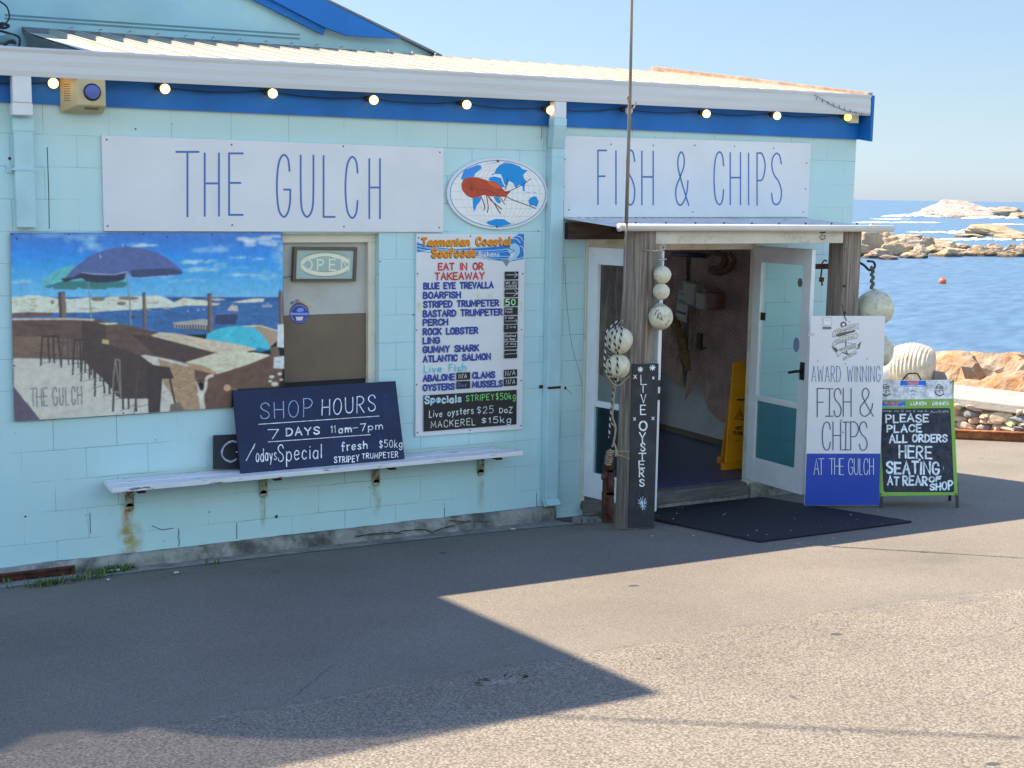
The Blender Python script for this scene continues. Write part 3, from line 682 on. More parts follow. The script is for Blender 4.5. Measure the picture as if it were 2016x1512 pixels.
A.line([(0, 950), (120, 925), (230, 915), (345, 905), (360, 918), (420, 895), (590, 880), (640, 885), (690, 910), (760, 880), (810, 865), (870, 850)], .007, (.03, .03, .03))
A.line([(0, 935), (200, 930), (420, 915)], .004, (.05, .05, .05)); A.line([(870, 850), (1000, 812), (1100, 806), (1200, 812)], .004, (.05, .05, .05))
A.line([(850, 800), (1000, 815), (1035, 800)], .012, (.13, .09, .05))
A.done('crack', shop, RUFF)

# fascia, barge, gutter
fa = MB(); fa.box((-4.6, -.022, 3.035), (3.118, -.001, 3.37)); fa.build('fascia', BLUE, shop)
bg_ = MB(); bg_.prism([(3.12, -.165, 3.015), (3.12, 3.1, rz(3.1)-.33), (3.12, 3.1, rz(3.1)+.02), (3.12, -.165, 3.40)], (.03, 0, 0)); bg_.build('barge_board', BLUE, shop, .003)
bc = MB(); bc.prism([(3.105, -.13, 3.395), (3.105, 3.1, rz(3.1)+.020), (3.105, 3.1, rz(3.1)+.060), (3.105, -.13, 3.425)], (.05, 0, 0))
bc.build('barge_cap', mat('weathered_cap', (.42, .25, .15), .8, .2, 8, .2, 30, col2=(.6, .5, .4), lo=.5, hi=.7, sc2=7), shop)
gp = [(-.024, 3.20), (-.155, 3.185), (-.160, 3.215), (-.157, 3.25), (-.160, 3.285), (-.155, 3.325), (-.163, 3.345), (-.155, 3.358), (-.145, 3.35), (-.145, 3.21), (-.024, 3.22)]
gt = MB(); n_ = len(gp); GX = [-4.6, -2, 0, 1.5, 3.115]
for x in GX:
    dz = .045*(x+4.0)/7.0
    for y, z in gp: gt.v.append((x, y, z+dz))
for i in range(len(GX)-1):
    for j in range(n_): gt.f.append([i*n_+j, (i+1)*n_+j, (i+1)*n_+(j+1) % n_, i*n_+(j+1) % n_]); gt.c.append(None); gt.sm.append(False)
gt.f.append(list(range((len(GX)-1)*n_, len(GX)*n_))); gt.f.append(list(range(n_))[::-1]); gt.c += [None, None]; gt.sm += [False, False]
gt.build('gutter', GUTM, shop)

# ribbed roof
rf = MB(); prof = []; x = -3.22
while x < 3.10:
    prof += [(x, 0), (x+.160, 0), (x+.166, .040), (x+.190, .040), (x+.196, 0)]; x += .202
prof = [(a, b) for a, b in prof if a < 3.105]+[(3.105, 0)]
ys = [-.02, 1.3, 2.72]
for y in ys:
    for a, b in prof: rf.v.append((a, y, rz(y)+rx(a, y)+b-.012))
m_ = len(prof)
for j in range(0, m_-4, 5): rf.f.append([j+1, j+2, j+3, j+4]); rf.c.append(None); rf.sm.append(False)
for i in range(len(ys)-1):
    for j in range(m_-1): rf.f.append([i*m_+j, i*m_+j+1, (i+1)*m_+j+1, (i+1)*m_+j]); rf.c.append(None); rf.sm.append(False)
rf.build('roof', ROOFM, shop)
lp = MB(); x = -3.22; LAP = mat('rusty_lap', (.36, .28, .19), .8, .3, 6)
while x < 3.0:
    def lq(xa, xb, za, zb_): lp.add([(xa, -.02, rz(-.02)+rx(xa, 0)+za), (xb, -.02, rz(-.02)+rx(xb, 0)+zb_), (xb, 2.72, rz(2.72)+rx(xb, 2.72)+zb_), (xa, 2.72, rz(2.72)+rx(xa, 2.72)+za)], [(0, 1, 2, 3)])
    lq(x+.197, x+.201, -.008, -.008); lq(x+.1650, x+.1650, .0225, .0275); x += .202
lp.build('lap_joints', LAP, shop)
rb = MB(); rb.box((-4.6, -.1, 3.30), (-3.222, 3.0, 3.36)); rb.hexa([(-3.22, 2.5, rz(2.5)-.05), (3.1, 2.5, rz(2.5)-.05), (3.1, 3.0, rz(3.0)-.03), (-3.22, 3.0, rz(3.0)-.03)],
      [(-3.22, 2.5, rz(2.5)-.03), (3.1, 2.5, rz(2.5)-.03), (3.1, 3.0, rz(3)+.02), (-3.22, 3.0, rz(3)+.02)])
rb.box((-3.235, -.02, 3.30), (-3.222, 3.0, 3.345)); rb.prism([(-3.236, -.02, 3.32), (-3.236, 2.72, 3.32), (-3.236, 2.72, rz(2.72)-.02), (-3.236, -.02, rz(-.02)-.02)], (.012, 0, 0)); rb.build('roof_flashing', FLASH, shop)
rr = MB(); rr.hexa([(.55, 3.0, rz(3)-.1), (3.1, 3.0, rz(3)-.1), (3.1, 6.5, rz(6.5)-.1), (.55, 6.5, rz(6.5)-.1)], [(.55, 3.0, rz(3)+.01), (3.1, 3.0, rz(3)+.01), (3.1, 6.5, rz(6.5)-.05), (.55, 6.5, rz(6.5)-.05)])

sc_ = MB()
for i in range(26):
    xx = -2.9+i*.235
    if i > 14: sc_.sphere((xx, -.08, rz(-.08)+.02), .007, 6, 4)
    if i < 15: sc_.tube([(xx, 2.70, rz(2.7)+.02), (xx+.005, 2.71, rz(2.7)+.05), (xx+.03, 2.73, rz(2.7)+.06)], .006, 5)
sc_.build('roof_screws', STEEL, shop)

# downpipes
def downpipe(pts, w_, d_, name='downpipe'):
    o = None; q = MB()
    for a, b in zip(pts[:-1], pts[1:]): q.beam(a, b, w_, d_, up=(0, 1, 0))
    return q
dp = MB(); dp.box((-3.795, -.155, 3.03), (-3.685, -.06, 3.19)); dp.box((-3.80, -.15, 2.955), (-3.68, -.05, 3.03)); dp.build('gutter_outlet', WHITEP, shop, .006)
d1 = MB(); d1.box((-3.785, -.075, 2.275), (-3.67, -.003, 2.93)); d1.box((-3.79, -.079, 2.86), (-3.665, -.002, 2.945)); o = d1.build('downpipe', AQP, shop, .006)
b1 = MB(); b1.box((-3.80, -.081, 2.625), (-3.66, -.004, 2.64)); b1.box((-3.83, -.012, 2.61), (-3.79, -.002, 2.66)); b1.build('bracket', AQP, o)
d0 = MB(); d0.box((.005, -.155, 3.09), (.105, -.075, 3.21)); d0.build('gutter_outlet', WHITEP, shop, .006)
d2 = MB()
d2.hexa([(.0, -.157, 3.03), (.11, -.157, 3.03), (.11, -.073, 3.03), (.0, -.073, 3.03)], [(.0, -.157, 3.09), (.11, -.157, 3.09), (.11, -.073, 3.09), (.0, -.073, 3.09)])
d2.hexa([(.03, -.085, 2.87), (.14, -.085, 2.87), (.14, -.003, 2.87), (.03, -.003, 2.87)], [(.0, -.157, 3.03), (.11, -.157, 3.03), (.11, -.073, 3.03), (.0, -.073, 3.03)])
d2.box((.03, -.085, .19), (.14, -.003, 2.87)); d2.box((.027, -.088, 2.80), (.143, -.002, 2.84))
d2.hexa([(.03, -.15, .15), (.14, -.15, .15), (.14, -.06, .12), (.03, -.06, .12)], [(.03, -.085, .19), (.14, -.085, .19), (.14, -.003, .19), (.03, -.003, .19)])
o = d2.build('downpipe', AQP, shop, .006)
for zz, mm in ((2.50, AQP), (1.06, RUST)):
    b1 = MB(); b1.box((.0, -.012, zz-.012), (.03, -.002, zz+.012)); b1.box((.027, -.089, zz-.009), (.144, -.086, zz+.009)); b1.build('bracket', mm, o)

# window behind the poster
wf = MB(); wf.box((-3.6, .055, 1.10), (-1.336, .13, 1.15)); wf.box((-3.6, .055, 2.17), (-1.336, .13, 2.234)); wf.box((-1.395, .054, 1.15), (-1.336, .131, 2.17)); wf.box((-3.6, .055, 1.15), (-3.54, .13, 2.17))
win = wf.build('window_frame', CREAM, shop, .004)
a_ = W(565, 620, .1); b_ = W(735, 617, .1); zd = (a_[2]+b_[2])/2
wp_ = MB(); wp_.box((-3.54, .100, zd+.001), (-1.395, .12, 2.17)); wp_.build('blind', mat('window_blind', (.52, .52, .47), .5, .06, 6, col2=(.42, .38, .30), lo=.5, hi=.75, sc2=2.5), win)
wp_ = MB(); wp_.box((-3.54, .096, 1.19), (-1.395, .12, zd)); wp_.build('lower_panel', BROWN, win)
wp_ = MB(); wp_.box((-3.54, .105, 1.15), (-1.395, .12, 1.189)); wp_.build('window_gap', BLACKM, win)

# doorway: frame, two glazed leaves standing open
df = MB(); df.box((.397, -.012, .10), (.43, .14, 2.234)); df.box((2.05, -.012, .10), (2.169, .045, 2.234)); df.box((.43, -.012, 2.15), (2.05, .14, 2.234)); df.box((.43, .015, 2.10), (2.05, .044, 2.15))
df.build('door_frame', CREAM, shop, .004)
def leaf(hx, hy, ax, ay, wd, z0, z1, name='door', rail=.93, lab=None):
    """door leaf hinged at (hx,hy) lying along unit (ax,ay)"""
    e = np.array([ax, ay, 0.]); e /= np.linalg.norm(e); nn = np.array([-e[1], e[0], 0.])*.02
    h = np.array([hx, hy, 0.])
    def slab(mb, s0, s1, za, zb, th=1.0):
        P = [h+e*s0-nn*th, h+e*s1-nn*th, h+e*s1+nn*th, h+e*s0+nn*th]
        mb.hexa([p+np.array([0, 0, za]) for p in P], [p+np.array([0, 0, zb]) for p in P])
    m = MB(); st = .10
    slab(m, 0, st, z0, z1); slab(m, wd-st, wd, z0, z1); slab(m, st, wd-st, z0, z0+.20); slab(m, st, wd-st, z1-.13, z1); slab(m, st, wd-st, z0+rail-.2, z0+rail-.155)
    d = m.build(name, WHITEP, shop, .004)
    if lab: d['label'] = lab
    for za, zb in ((z0+.20, z0+rail-.2), (z0+rail-.155, z1-.13)):
        q = MB(); q.add([h+e*st+np.array([0, 0, za]), h+e*(wd-st)+np.array([0, 0, za]), h+e*(wd-st)+np.array([0, 0, zb]), h+e*st+np.array([0, 0, zb])], [(0, 1, 2, 3)]); q.build('glass', GLASSM if za > z0+.5 else GLASSL, d)
    return d, h, e, nn
def glass_mat(tint=(.80, .90, .88, 1)):
    m = bpy.data.materials.new('door_glass'); m.use_nodes = True
    n = m.node_tree.nodes; L = m.node_tree.links; n.remove(n['Principled BSDF'])
    tr = n.new('ShaderNodeBsdfTransparent'); tr.inputs[0].default_value = tint; gl = n.new('ShaderNodeBsdfGlossy'); gl.inputs['Roughness'].default_value = .02
    lw = n.new('ShaderNodeLayerWeight'); lw.inputs[0].default_value = .5; pw = n.new('ShaderNodeMath'); pw.operation = 'POWER'; L.new(lw.outputs['Facing'], pw.inputs[0]); pw.inputs[1].default_value = 3.5
    fr = n.new('ShaderNodeMath'); fr.operation = 'MULTIPLY_ADD'; L.new(pw.outputs[0], fr.inputs[0]); fr.inputs[1].default_value = .55; fr.inputs[2].default_value = .05; mx = n.new('ShaderNodeMixShader')
    L.new(fr.outputs[0], mx.inputs[0]); L.new(tr.outputs[0], mx.inputs[1]); L.new(gl.outputs[0], mx.inputs[2]); L.new(mx.outputs[0], n['Material Output'].inputs[0])
    return m
GLASSM = glass_mat(); GLASSL = glass_mat((.16, .33, .37, 1))
LL = leaf(.43, -.012, .19, -.70, .725, .165, 2.13, lab='white glazed door leaf opened out behind the round post')
RL = leaf(2.06, -.012, .012, -.70, .70, .155, 2.13, rail=.89, lab='white glazed door leaf standing open beside the white and blue sign')
# lever handle, lock and stickers on the right leaf; latch on the left leaf
h, e, nn = RL[1:]
lv = MB(); c_ = h+e*.655+np.array([0, 0, 1.16]); c_ = c_-np.array([.035, 0, 0])
lv.tube([c_, c_+np.array([-.04, 0, 0]), c_+np.array([-.045, .03, -.005]), c_+np.array([-.05, .09, -.02])], .012, 8); lv.box(tuple(c_+np.array([.0, -.02, -.07])), tuple(c_+np.array([.016, .02, .07])))
lv.build('handle', BLACKM, RL[0])
st = MB()
for s_, z_, r1, r2 in ((.56, 1.86, .027, .036), (.655, 1.85, .016, .04)):
    c_ = h+e*s_+np.array([-.006, 0, z_])
    if r1: st.prism([tuple(c_+e*r1*math.cos(t*.3927)+np.array([0, 0, r2*math.sin(t*.3927)])) for t in range(16)], (-.002, 0, 0))
st.build('sticker', mat('grey_sticker', (.16, .15, .14), .6), RL[0])
st = MB(); c_ = h+e*.55+np.array([-.006, 0, 1.36]); st.prism([tuple(c_+e*.035*math.cos(t*.3927)+np.array([0, 0, .06*math.sin(t*.3927)])) for t in range(16)], (-.002, 0, 0)); st.build('sticker', mat('violet_sticker', (.25, .27, .46), .6), RL[0])
st = MB(); c_ = h+e*.13+np.array([-.006, 0, 1.55]); st.prism([tuple(c_+e*a+np.array([0, 0, b])) for a, b in ((-.03, -.03), (.03, -.03), (.03, .035), (-.03, .035))], (-.002, 0, 0)); st.build('sticker', mat('dark_sticker', (.03, .022, .02), .5), RL[0])
h, e, nn = LL[1:]
st = MB(); c_ = h+e*.726
for z_ in (1.12, 1.02): st.box(tuple(c_+np.array([-.012, -.004, z_])), tuple(c_+np.array([.012, .004, z_+.05])))
st.build('latch', BLACKM, LL[0])

# concrete apron and bare ground by the door
ap = MB()
def gstrip(mb, pts, dz): mb.add([(x, y, gz(x, y)+dz) for x, y in pts], [tuple(range(len(pts)))])
gstrip(ap, [(-4.6, -.30), (-3.6, -.27), (-2.9, -.26), (-2.0, -.24), (-1.2, -.25), (-.5, -.27), (.0, -.32), (.30, -.42), (.36, -.3), (.15, -.06), (-4.6, -.06)], .004)
apron = ap.build('gutter_strip', CONC2); tag(apron, 'narrow grey concrete strip along the foot of the shop wall', 'kerb strip', kind='structure')
so_ = MB(); gstrip(so_, [(.13, -.22), (.36, -.34), (.50, -.30), (.62, -.02), (.13, -.02)], .009); soil = so_.build('soil_patch', SOIL); tag(soil, 'patch of brown soil between downpipe and door post', 'soil', kind='structure')

# ================================================================== GABLED BUILDING BEHIND
gab = thing('gabled_building', 'aqua gable end with bright blue barge boards rising behind the lean-to roof', 'building', (-3.3, 3.0, 0))
YG = 3.0
p0 = W(858, 107, YG); p1 = W(638.6, 0, YG); dd = (p1-p0)/(p0[0]-p1[0]); apx = -3.4; Ap = p0+dd*(p0[0]-apx)
AL = mat('aqua_weatherboard', (.38, .63, .70), .55, .09, 2.2, .1, 60, col2=(.45, .68, .68), lo=.45, hi=.65, sc2=1.2)
gm = MB(); gm.prism([(p0[0], YG, 3.3), (p0[0], YG, p0[2]), (Ap[0], YG, Ap[2]), (2*apx-p0[0], YG, p0[2]), (2*apx-p0[0], YG, 3.3)], (0, .2, 0)); gm.build('gable_wall', AL, gab)
rs = MB()
for sgn in (1, -1):
    def mx_(p): return (p[0], p[1], p[2]) if sgn == 1 else (2*apx-p[0], p[1], p[2])
    a, b = (p0[0]+.03, p0[2]+.0), (Ap[0], Ap[2]+.012)
    rs.prism([mx_((a[0], YG-.075, a[1]-.03)), mx_((b[0], YG-.075, b[1]-.03)), mx_((b[0], YG-.075, b[1]-.008)), mx_((a[0], YG-.075, a[1]-.008))], (0, 6, 0))
rs.build('roof', mat('dark_roof_edge', (.17, .18, .2), .6), gab)
YB = YG-.11
def bp_(u, v, y=YB): return tuple(W(u, v, y))
tp0 = np.array(bp_(790.8, 76)); tp1 = np.array(bp_(638.6, 0)); d_ = (tp1-tp0)/(tp0[0]-tp1[0])
def ext(p, d, x): return p+d*(p[0]-x)
bt = np.array(bp_(640, 54)); b0 = np.array(bp_(536, 0)); db = (b0-bt)/(bt[0]-b0[0])
bb = MB(); bb.prism([tuple(tp0), tuple(ext(tp0, d_, apx)), tuple(ext(bt, db, apx)), tuple(bt), bp_(684, 70)], (0, .03, 0)); bb.build('barge_board', BLUE2, gab)
YB2 = YG-.07
q0 = np.array(W(537, 0, YB2)); q1 = np.array(W(642, 53, YB2)); r0 = np.array(W(499, 0, YB2)); r1 = np.array(W(637, 68, YB2)); du = (q0-q1)/(q1[0]-q0[0]); dl = (r0-r1)/(r1[0]-r0[0])
bb = MB(); bb.prism([tuple(q1), tuple(ext(q1, du, apx)), tuple(ext(r1, dl, apx)), tuple(r1)], (0, .03, 0)); bb.build('lower_barge_board', BLUE2, gab)
tr = MB()
for v0, v1 in ((29, 68), (36, 76)):
    a = W(10, v0, YG-.004); b = W(590, v1, YG-.004); tr.beam(a, b, .006, .012, up=(0, 0, 1))
tr.build('wall_joint', mat('joint_dark_aqua', (.16, .30, .34), .7), gab)  # thin joint lines in a darker aqua

# ------------------------------------------------------------------ the two-storey neighbour on the left (outside the frame; its shade falls across the road)
nb = thing('neighbour_building', 'tall aqua two-storey block adjoining the shop on its left', 'building', (-7.4, 2, 0))
SHc = G(1303, 1365); hN = 7.0; cN = (SHc[0]-KX*(hN-SHc[2]), SHc[1]+KY*(hN-SHc[2]))
def cast0(u, v, h=7.0): q = G(u, v); return (q[0]-KX*(h-q[2]), q[1]+KY*(h-q[2]), h)
edge = [cast0(*q) for q in ((1303, 1365), (1180, 1389), (1030, 1413), (900, 1432), (750, 1452), (560, 1457), (400, 1449), (285, 1431), (215, 1447), (165, 1437), (70, 1446), (0, 1480))]  # unseen roof outline, shaped to cast the shade edge on the road
outer = [cast0(1303, 1365), cast0(1080, 1409), cast0(550, 1512)]; od = np.array(outer[2])-np.array(outer[0]); far_ = tuple(np.array(outer[2])+od*1.5)
yb_ = min(q[1] for q in edge); ym_ = max(q[1] for q in edge)
m_ = MB(); m_.box((cN[0]-7, ym_+.12, -.6), (cN[0]-.12, 6.5, hN-.10)); m_.build('wall', AL, nb)
m_ = MB(); m_.prism([(cN[0]-7.1, 6.7, hN), (cN[0], 6.7, hN)]+edge+[(cN[0]-7.1, edge[-1][1]+.4, hN)], (0, 0, -.09)); m_.build('roof', mat('blue_roof_edge', (.005, .1, .4), .5), nb)
def cloth():  # made-up see-through sheet, added to give a paler half-shade on the road
    m = bpy.data.materials.new('added_shade_sheet'); m.use_nodes = True; n = m.node_tree.nodes; L = m.node_tree.links; b = n['Principled BSDF']
    b.inputs['Base Color'].default_value = (.5, .5, .48, 1); tr_ = n.new('ShaderNodeBsdfTransparent'); mx = n.new('ShaderNodeMixShader'); mx.inputs[0].default_value = .80
    L.new(tr_.outputs[0], mx.inputs[1]); L.new(b.outputs[0], mx.inputs[2]); L.new(mx.outputs[0], n['Material Output'].inputs[0]); return m
m_ = MB(); dn = np.array([0, 0, -.02]); m_.add([tuple(np.array(q)+dn) for q in edge+[far_, outer[2], outer[1]]], [tuple(range(len(edge)+3))]); m_.build('added_shade_sheet', cloth(), nb)
for zz in (1.0, 4.0):
    for k in range(3):
        x0 = cN[0]-6.2+k*2.1; f_ = MB(); f_.box((x0, ym_+.07, zz), (x0+1.1, ym_+.119, zz+1.3)); f_ = f_.build('window', WHITEP, nb)
        q = MB(); q.box((x0+.07, ym_+.06, zz+.07), (x0+1.03, ym_+.069, zz+1.23)); q.build('pane', GLASSD, f_)

# ================================================================== SIGNS ON THE WALL
def board(name, label, cat, px, y, th, m, bevel=.002, group=None, screws=(), partname='board', zo=None):
    """flat board hung on the wall: photo-pixel corners TL,TR,BR,BL measured on the plane of its face"""
    P = [W(u, v, y) for u, v in px]
    c = sum(P)/4; t = thing(name, label, cat, (c[0], y+th, P[2][2]), group)
    mb = MB(); mb.prism([tuple(p) for p in (P[0], P[3], P[2], P[1])], (0, th, 0)); mb.build(partname, m, t, bevel)
    if screws:
        for u, v in screws:
            q = MB(); p = W(u, v, y); q.cyl(p+np.array([0, .0, 0]), p+np.array([0, -.003, 0]), .006, .005, 8); q.build('screw', SCREW, t)
    return t
SCREW = mat('screw_heads', (.10, .10, .10), .6)
SIGNW = mat('sign_white', (.78, .78, .79), .42, .035, 3, .03, 30, col2=(.73, .73, .75), lo=.45, hi=.8, sc2=1.6)
INK = sh(62, 94, 156)
s1 = board('shop_name_sign', 'long plain white sign with thin blue shop name above the poster', 'sign', [(200, 266), (874, 291), (873, 457), (205, 455)], -.022, .018, SIGNW,
           screws=[(210, 275), (456, 285), (676, 288), (866, 300), (212, 445), (457, 443), (677, 446), (865, 448)])
A = Art((0, -.0222, 0), (1, 0, 0), (0, 0, 1))
for ch, x0, x1, yt, yb in (('T', 347, 391, 299, 426), ('H', 403, 431, 302, 425), ('E', 451, 478, 302, 423), ('G', 545, 572, 305, 427), ('U', 592, 617, 306, 427), ('L', 637, 659, 307, 427), ('C', 680, 704, 309, 429), ('H', 727, 748, 313, 430)):
    A.text(ch, (x0, yt, yb), (x1, yt, yb), INK, .0135, .0)
    if ch == 'E': A.done('lettering', s1)
A.done('lettering', s1)
s2 = board('fish_and_chips_sign', 'white sign with thin blue letters reading FISH & CHIPS over the canopy', 'sign', [(1112, 267), (1597, 282), (1591, 427), (1110, 428)], -.022, .018, SIGNW,
           screws=[(1203, 284), (1286, 286), (1368, 286), (1446, 288), (1523, 292), (1588, 321), (1586, 372), (1120, 413), (1364, 417), (1581, 417), (1112, 314), (1110, 367)])
A = Art((0, -.0222, 0), (1, 0, 0), (0, 0, 1), 1080, 0, 2.88)
for ch, x0, x1, yt, yb in (('F', 280, 328, 853, 1158), ('I', 376, 388, 856, 1158), ('S', 442, 489, 853, 1162), ('H', 529, 593, 858, 1160), ('&', 720, 795, 862, 1164), ('C', 938, 992, 862, 1160), ('H', 1030, 1088, 866, 1160), ('I', 1126, 1142, 870, 1160), ('P', 1182, 1228, 868, 1163), ('S', 1264, 1321, 870, 1160)):
    A.text(ch, (x0, yt, yb), (x1, yt, yb), INK, .0135, .0)
    if x0 in (529, 720): A.done('lettering', s2)
A.done('lettering', s2)

# ------------------------------------------------------------------ oval lobster sign
ov = thing('oval_sign', 'oval white sign with a red lobster over a blue world map', 'sign', (-.40, -.02, 2.5))
cx, cz, rx, rzz = -.388, 2.527, .423, .262
mb = MB(); mb.prism([(cx+rx*math.cos(t*math.pi/32), -.026, cz+rzz*math.sin(t*math.pi/32)) for t in range(64)], (0, .022, 0)); mb.build('board', SIGNW, ov, .002)
A = Art((0, -.0262, 0), (1, 0, 0), (0, 0, 1), 870, 300, 9.164)
def ering(k, th, col):
    A.stroke2([(cx+rx*k*math.cos(t*math.pi/32), cz+rzz*(k-.0)*math.sin(t*math.pi/32)) for t in range(65)], th, col)
GR = sh(150, 145, 150)
IV = sh(212, 212, 208)
A.poly2([(cx+rx*.945*math.cos(t*math.pi/32), cz+rzz*.925*math.sin(t*math.pi/32)) for t in range(64)], sh(205, 206, 204))
A.stroke2([(cx+rx*.945*math.cos(t*math.pi/32), cz+rzz*.925*math.sin(t*math.pi/32)) for t in range(65)], .006, sh(70, 115, 175))
for k in range(-7, 8):                                    # meridians
    kk = k/8.0
    A.stroke2([(cx+.02+rx*.9*kk*math.cos(t)*(1), cz+rzz*.90*math.sin(t)) for t in [(-1.45+.29*i) for i in range(11)]], .0018, GR)
for vv in (330, 460, 585, 725, 865, 1005, 1150):
    zc = A.pix(1000, vv)[1]; hw = rx*.93*math.sqrt(max(0, 1-((zc-cz)/(rzz*.92))**2))
    A.stroke2([(cx-hw, zc+.002), (cx+hw, zc-.002)], .0018, GR)
CB = sh(0, 118, 190); CB2 = sh(40, 120, 200)
A.poly([(340, 480), (395, 325), (520, 270), (640, 225), (705, 235), (715, 290), (650, 345), (600, 380), (580, 440), (480, 450), (390, 500)], CB2)
A.poly([(895, 400), (950, 370), (975, 300), (1040, 230), (1120, 190), (1260, 200), (1400, 250), (1450, 300), (1545, 325), (1500, 370), (1465, 410), (1480, 470), (1520, 520), (1500, 590), (1490, 640), (1497, 700), (1465, 700), (1445, 610), (1400, 580), (1340, 640), (1310, 620), (1290, 560), (1210, 510), (1160, 600), (1120, 560), (1090, 460), (1070, 395), (960, 385), (910, 415)], CB)
A.poly([(835, 495), (870, 450), (950, 435), (1060, 460), (1100, 560), (1140, 620), (1060, 640), (960, 560)], CB)
A.poly([(552, 815), (715, 800), (690, 880), (625, 960), (585, 1075), (560, 1000)], CB)
A.poly([(930, 800), (1010, 795), (1065, 880), (1040, 930), (985, 900)], CB)
A.poly([(1560, 880), (1590, 820), (1655, 790), (1690, 800), (1700, 785), (1745, 890), (1710, 985), (1640, 955), (1580, 960)], CB)
A.poly([(800, 1270), (830, 1240), (900, 1225), (960, 1200), (1120, 1205), (1180, 1245), (1255, 1290), (1180, 1310), (1060, 1335), (960, 1330), (850, 1305)], CB)
A.line([(1520, 715), (1590, 720)], .004, CB); A.line([(1635, 710), (1705, 735)], .004, CB)
LR = sh(150, 58, 38); LO = sh(178, 78, 30); LD = sh(85, 30, 32)
A.poly([(355, 560), (400, 480), (500, 450), (620, 450), (740, 480), (830, 510), (940, 530), (1010, 570), (1090, 650), (1150, 700), (1240, 690), (1180, 770), (1120, 800), (960, 795), (860, 790), (760, 770), (640, 810), (540, 820), (450, 780), (380, 700), (355, 630)], LR, True)
A.poly([(820, 520), (930, 540), (1020, 590), (1060, 650), (960, 640), (860, 580)], LO, True)
for k in range(7): A.line([(540, 690), (400+k*35, 480+(3-k)*(3-k)*12)], .0022, LD, False)
A.line([(700, 660), (850, 700), (1000, 760)], .004, LD, True)
for p in ([(590, 650), (680, 760), (740, 880), (770, 980), (755, 1045)], [(800, 760), (820, 880), (835, 1000), (815, 1080)], [(620, 640), (800, 760), (940, 920), (1050, 1100)], [(830, 790), (900, 880), (1000, 960), (1075, 1025)], [(980, 760), (1060, 830), (1130, 935)], [(1110, 790), (1150, 800), (1125, 865)]):
    A.line(p, .0075, LD, True); A.line(p[:3], .0045, LR, True)
A.line([(1140, 730), (1240, 690), (1420, 600), (1600, 480)], .005, LD, True); A.line([(1140, 780), (1260, 850), (1450, 920), (1690, 1010)], .006, LD, True)
A.line([(1130, 670), (1165, 560), (1190, 450)], .005, sh(50, 60, 120), True); A.line([(1150, 660), (1185, 560), (1210, 500)], .004, sh(50, 60, 120), True)
A.done('drawing', ov)
MB().cyl((-.40, -.024, 2.767), (-.40, -.032, 2.767), .008).build('screw', SCREW, ov); MB().cyl((-.40, -.024, 2.285), (-.40, -.032, 2.285), .007).build('screw', SCREW, ov)

# ------------------------------------------------------------------ menu board
mn = board('menu_sign', 'tall white seafood price board listing fish names in blue capitals', 'sign', [(820, 460), (1034, 461), (1028, 845), (818, 860)], -.024, .02, SIGNW,
           screws=[(824, 468), (926, 465), (1030, 472), (822, 539), (1029, 539), (820, 650), (1027, 649), (820, 757), (1026, 749), (822, 852), (925, 847), (1025, 838)])
A = Art((0, -.0242, 0), (1, 0, 0), (0, 0, 1), 820, 450, 7.2)
WB = sh(30, 105, 180); WL = sh(120, 175, 220); WW = sh(205, 215, 225); WDK = sh(20, 60, 130)
A.poly([(5, 190), (200, 260), (500, 290), (850, 270), (1200, 250), (1300, 180), (1380, 120), (1450, 75), (1525, 75), (1520, 430), (1340, 465), (1150, 445), (900, 400), (600, 330), (200, 300), (5, 340)], WB)
for k in range(9):
    y0 = 205+k*16; A.line([(8, y0), (250, y0+50-k*3), (600, y0+85-k*6), (1000, y0+60+k*8), (1330, y0+10+k*20)], .0028, (WL, WDK, WW)[k % 3], True)
for p in ([(1340, 140), (1420, 150), (1470, 200)], [(1390, 100), (1470, 120), (1515, 180)], [(1440, 250), (1500, 260), (1520, 330)], [(1330, 440), (1430, 430), (1520, 400)]): A.line(p, .004, WW, True)
A.poly([(1260, 265), (1320, 290), (1330, 230), (1400, 200), (1460, 250), (1470, 340), (1420, 420), (1340, 460), (1290, 480), (1275, 540), (1200, 440), (1290, 425), (1350, 380), (1310, 340), (1290, 300)], sh(130, 170, 205))
A.poly([(1275, 540), (1205, 440), (1290, 430), (1320, 470)], sh(110, 115, 125)); A.poly([(1330, 350), (1390, 330), (1370, 400), (1320, 440)], sh(175, 180, 190))
A.line([(1260, 265), (1320, 290), (1390, 310), (1340, 350)], .004, sh(30, 40, 60)); A.line([(1400, 200), (1460, 250), (1470, 340), (1420, 420)], .003, sh(30, 50, 90), True)
A.done('drawing', mn)
YE = sh(225, 175, 55); ORG = sh(198, 92, 30); DKB = sh(60, 35, 25)
for dx, dy, c, th in ((-9, 13, DKB, .017), (0, 0, YE, .0165), (0, 0, ORG, .0105)):
    random.seed(3)
    A.text('Tasmanian Coastal', (82+dx, 135+dy, 235+dy), (1325+dx, 120+dy, 225+dy), c, th, .0, .26)
    A.text('Seafoods', (225+dx, 285+dy, 400+dy), (838+dx, 275+dy, 392+dy), c, th, .0, .26)
A.text('Bicheno', (883, 330, 395), (1168, 330, 395), sh(205, 210, 218), .006)
RD = sh(165, 48, 42)
A.done('lettering', mn)
A.text('EAT IN OR', (310, 495, 585), (940, 488, 580), RD, .0115, 0, .2); A.text('TAKEAWAY', (262, 632, 725), (955, 620, 715), RD, .0115, 0, .2)
NB = sh(35, 55, 135)
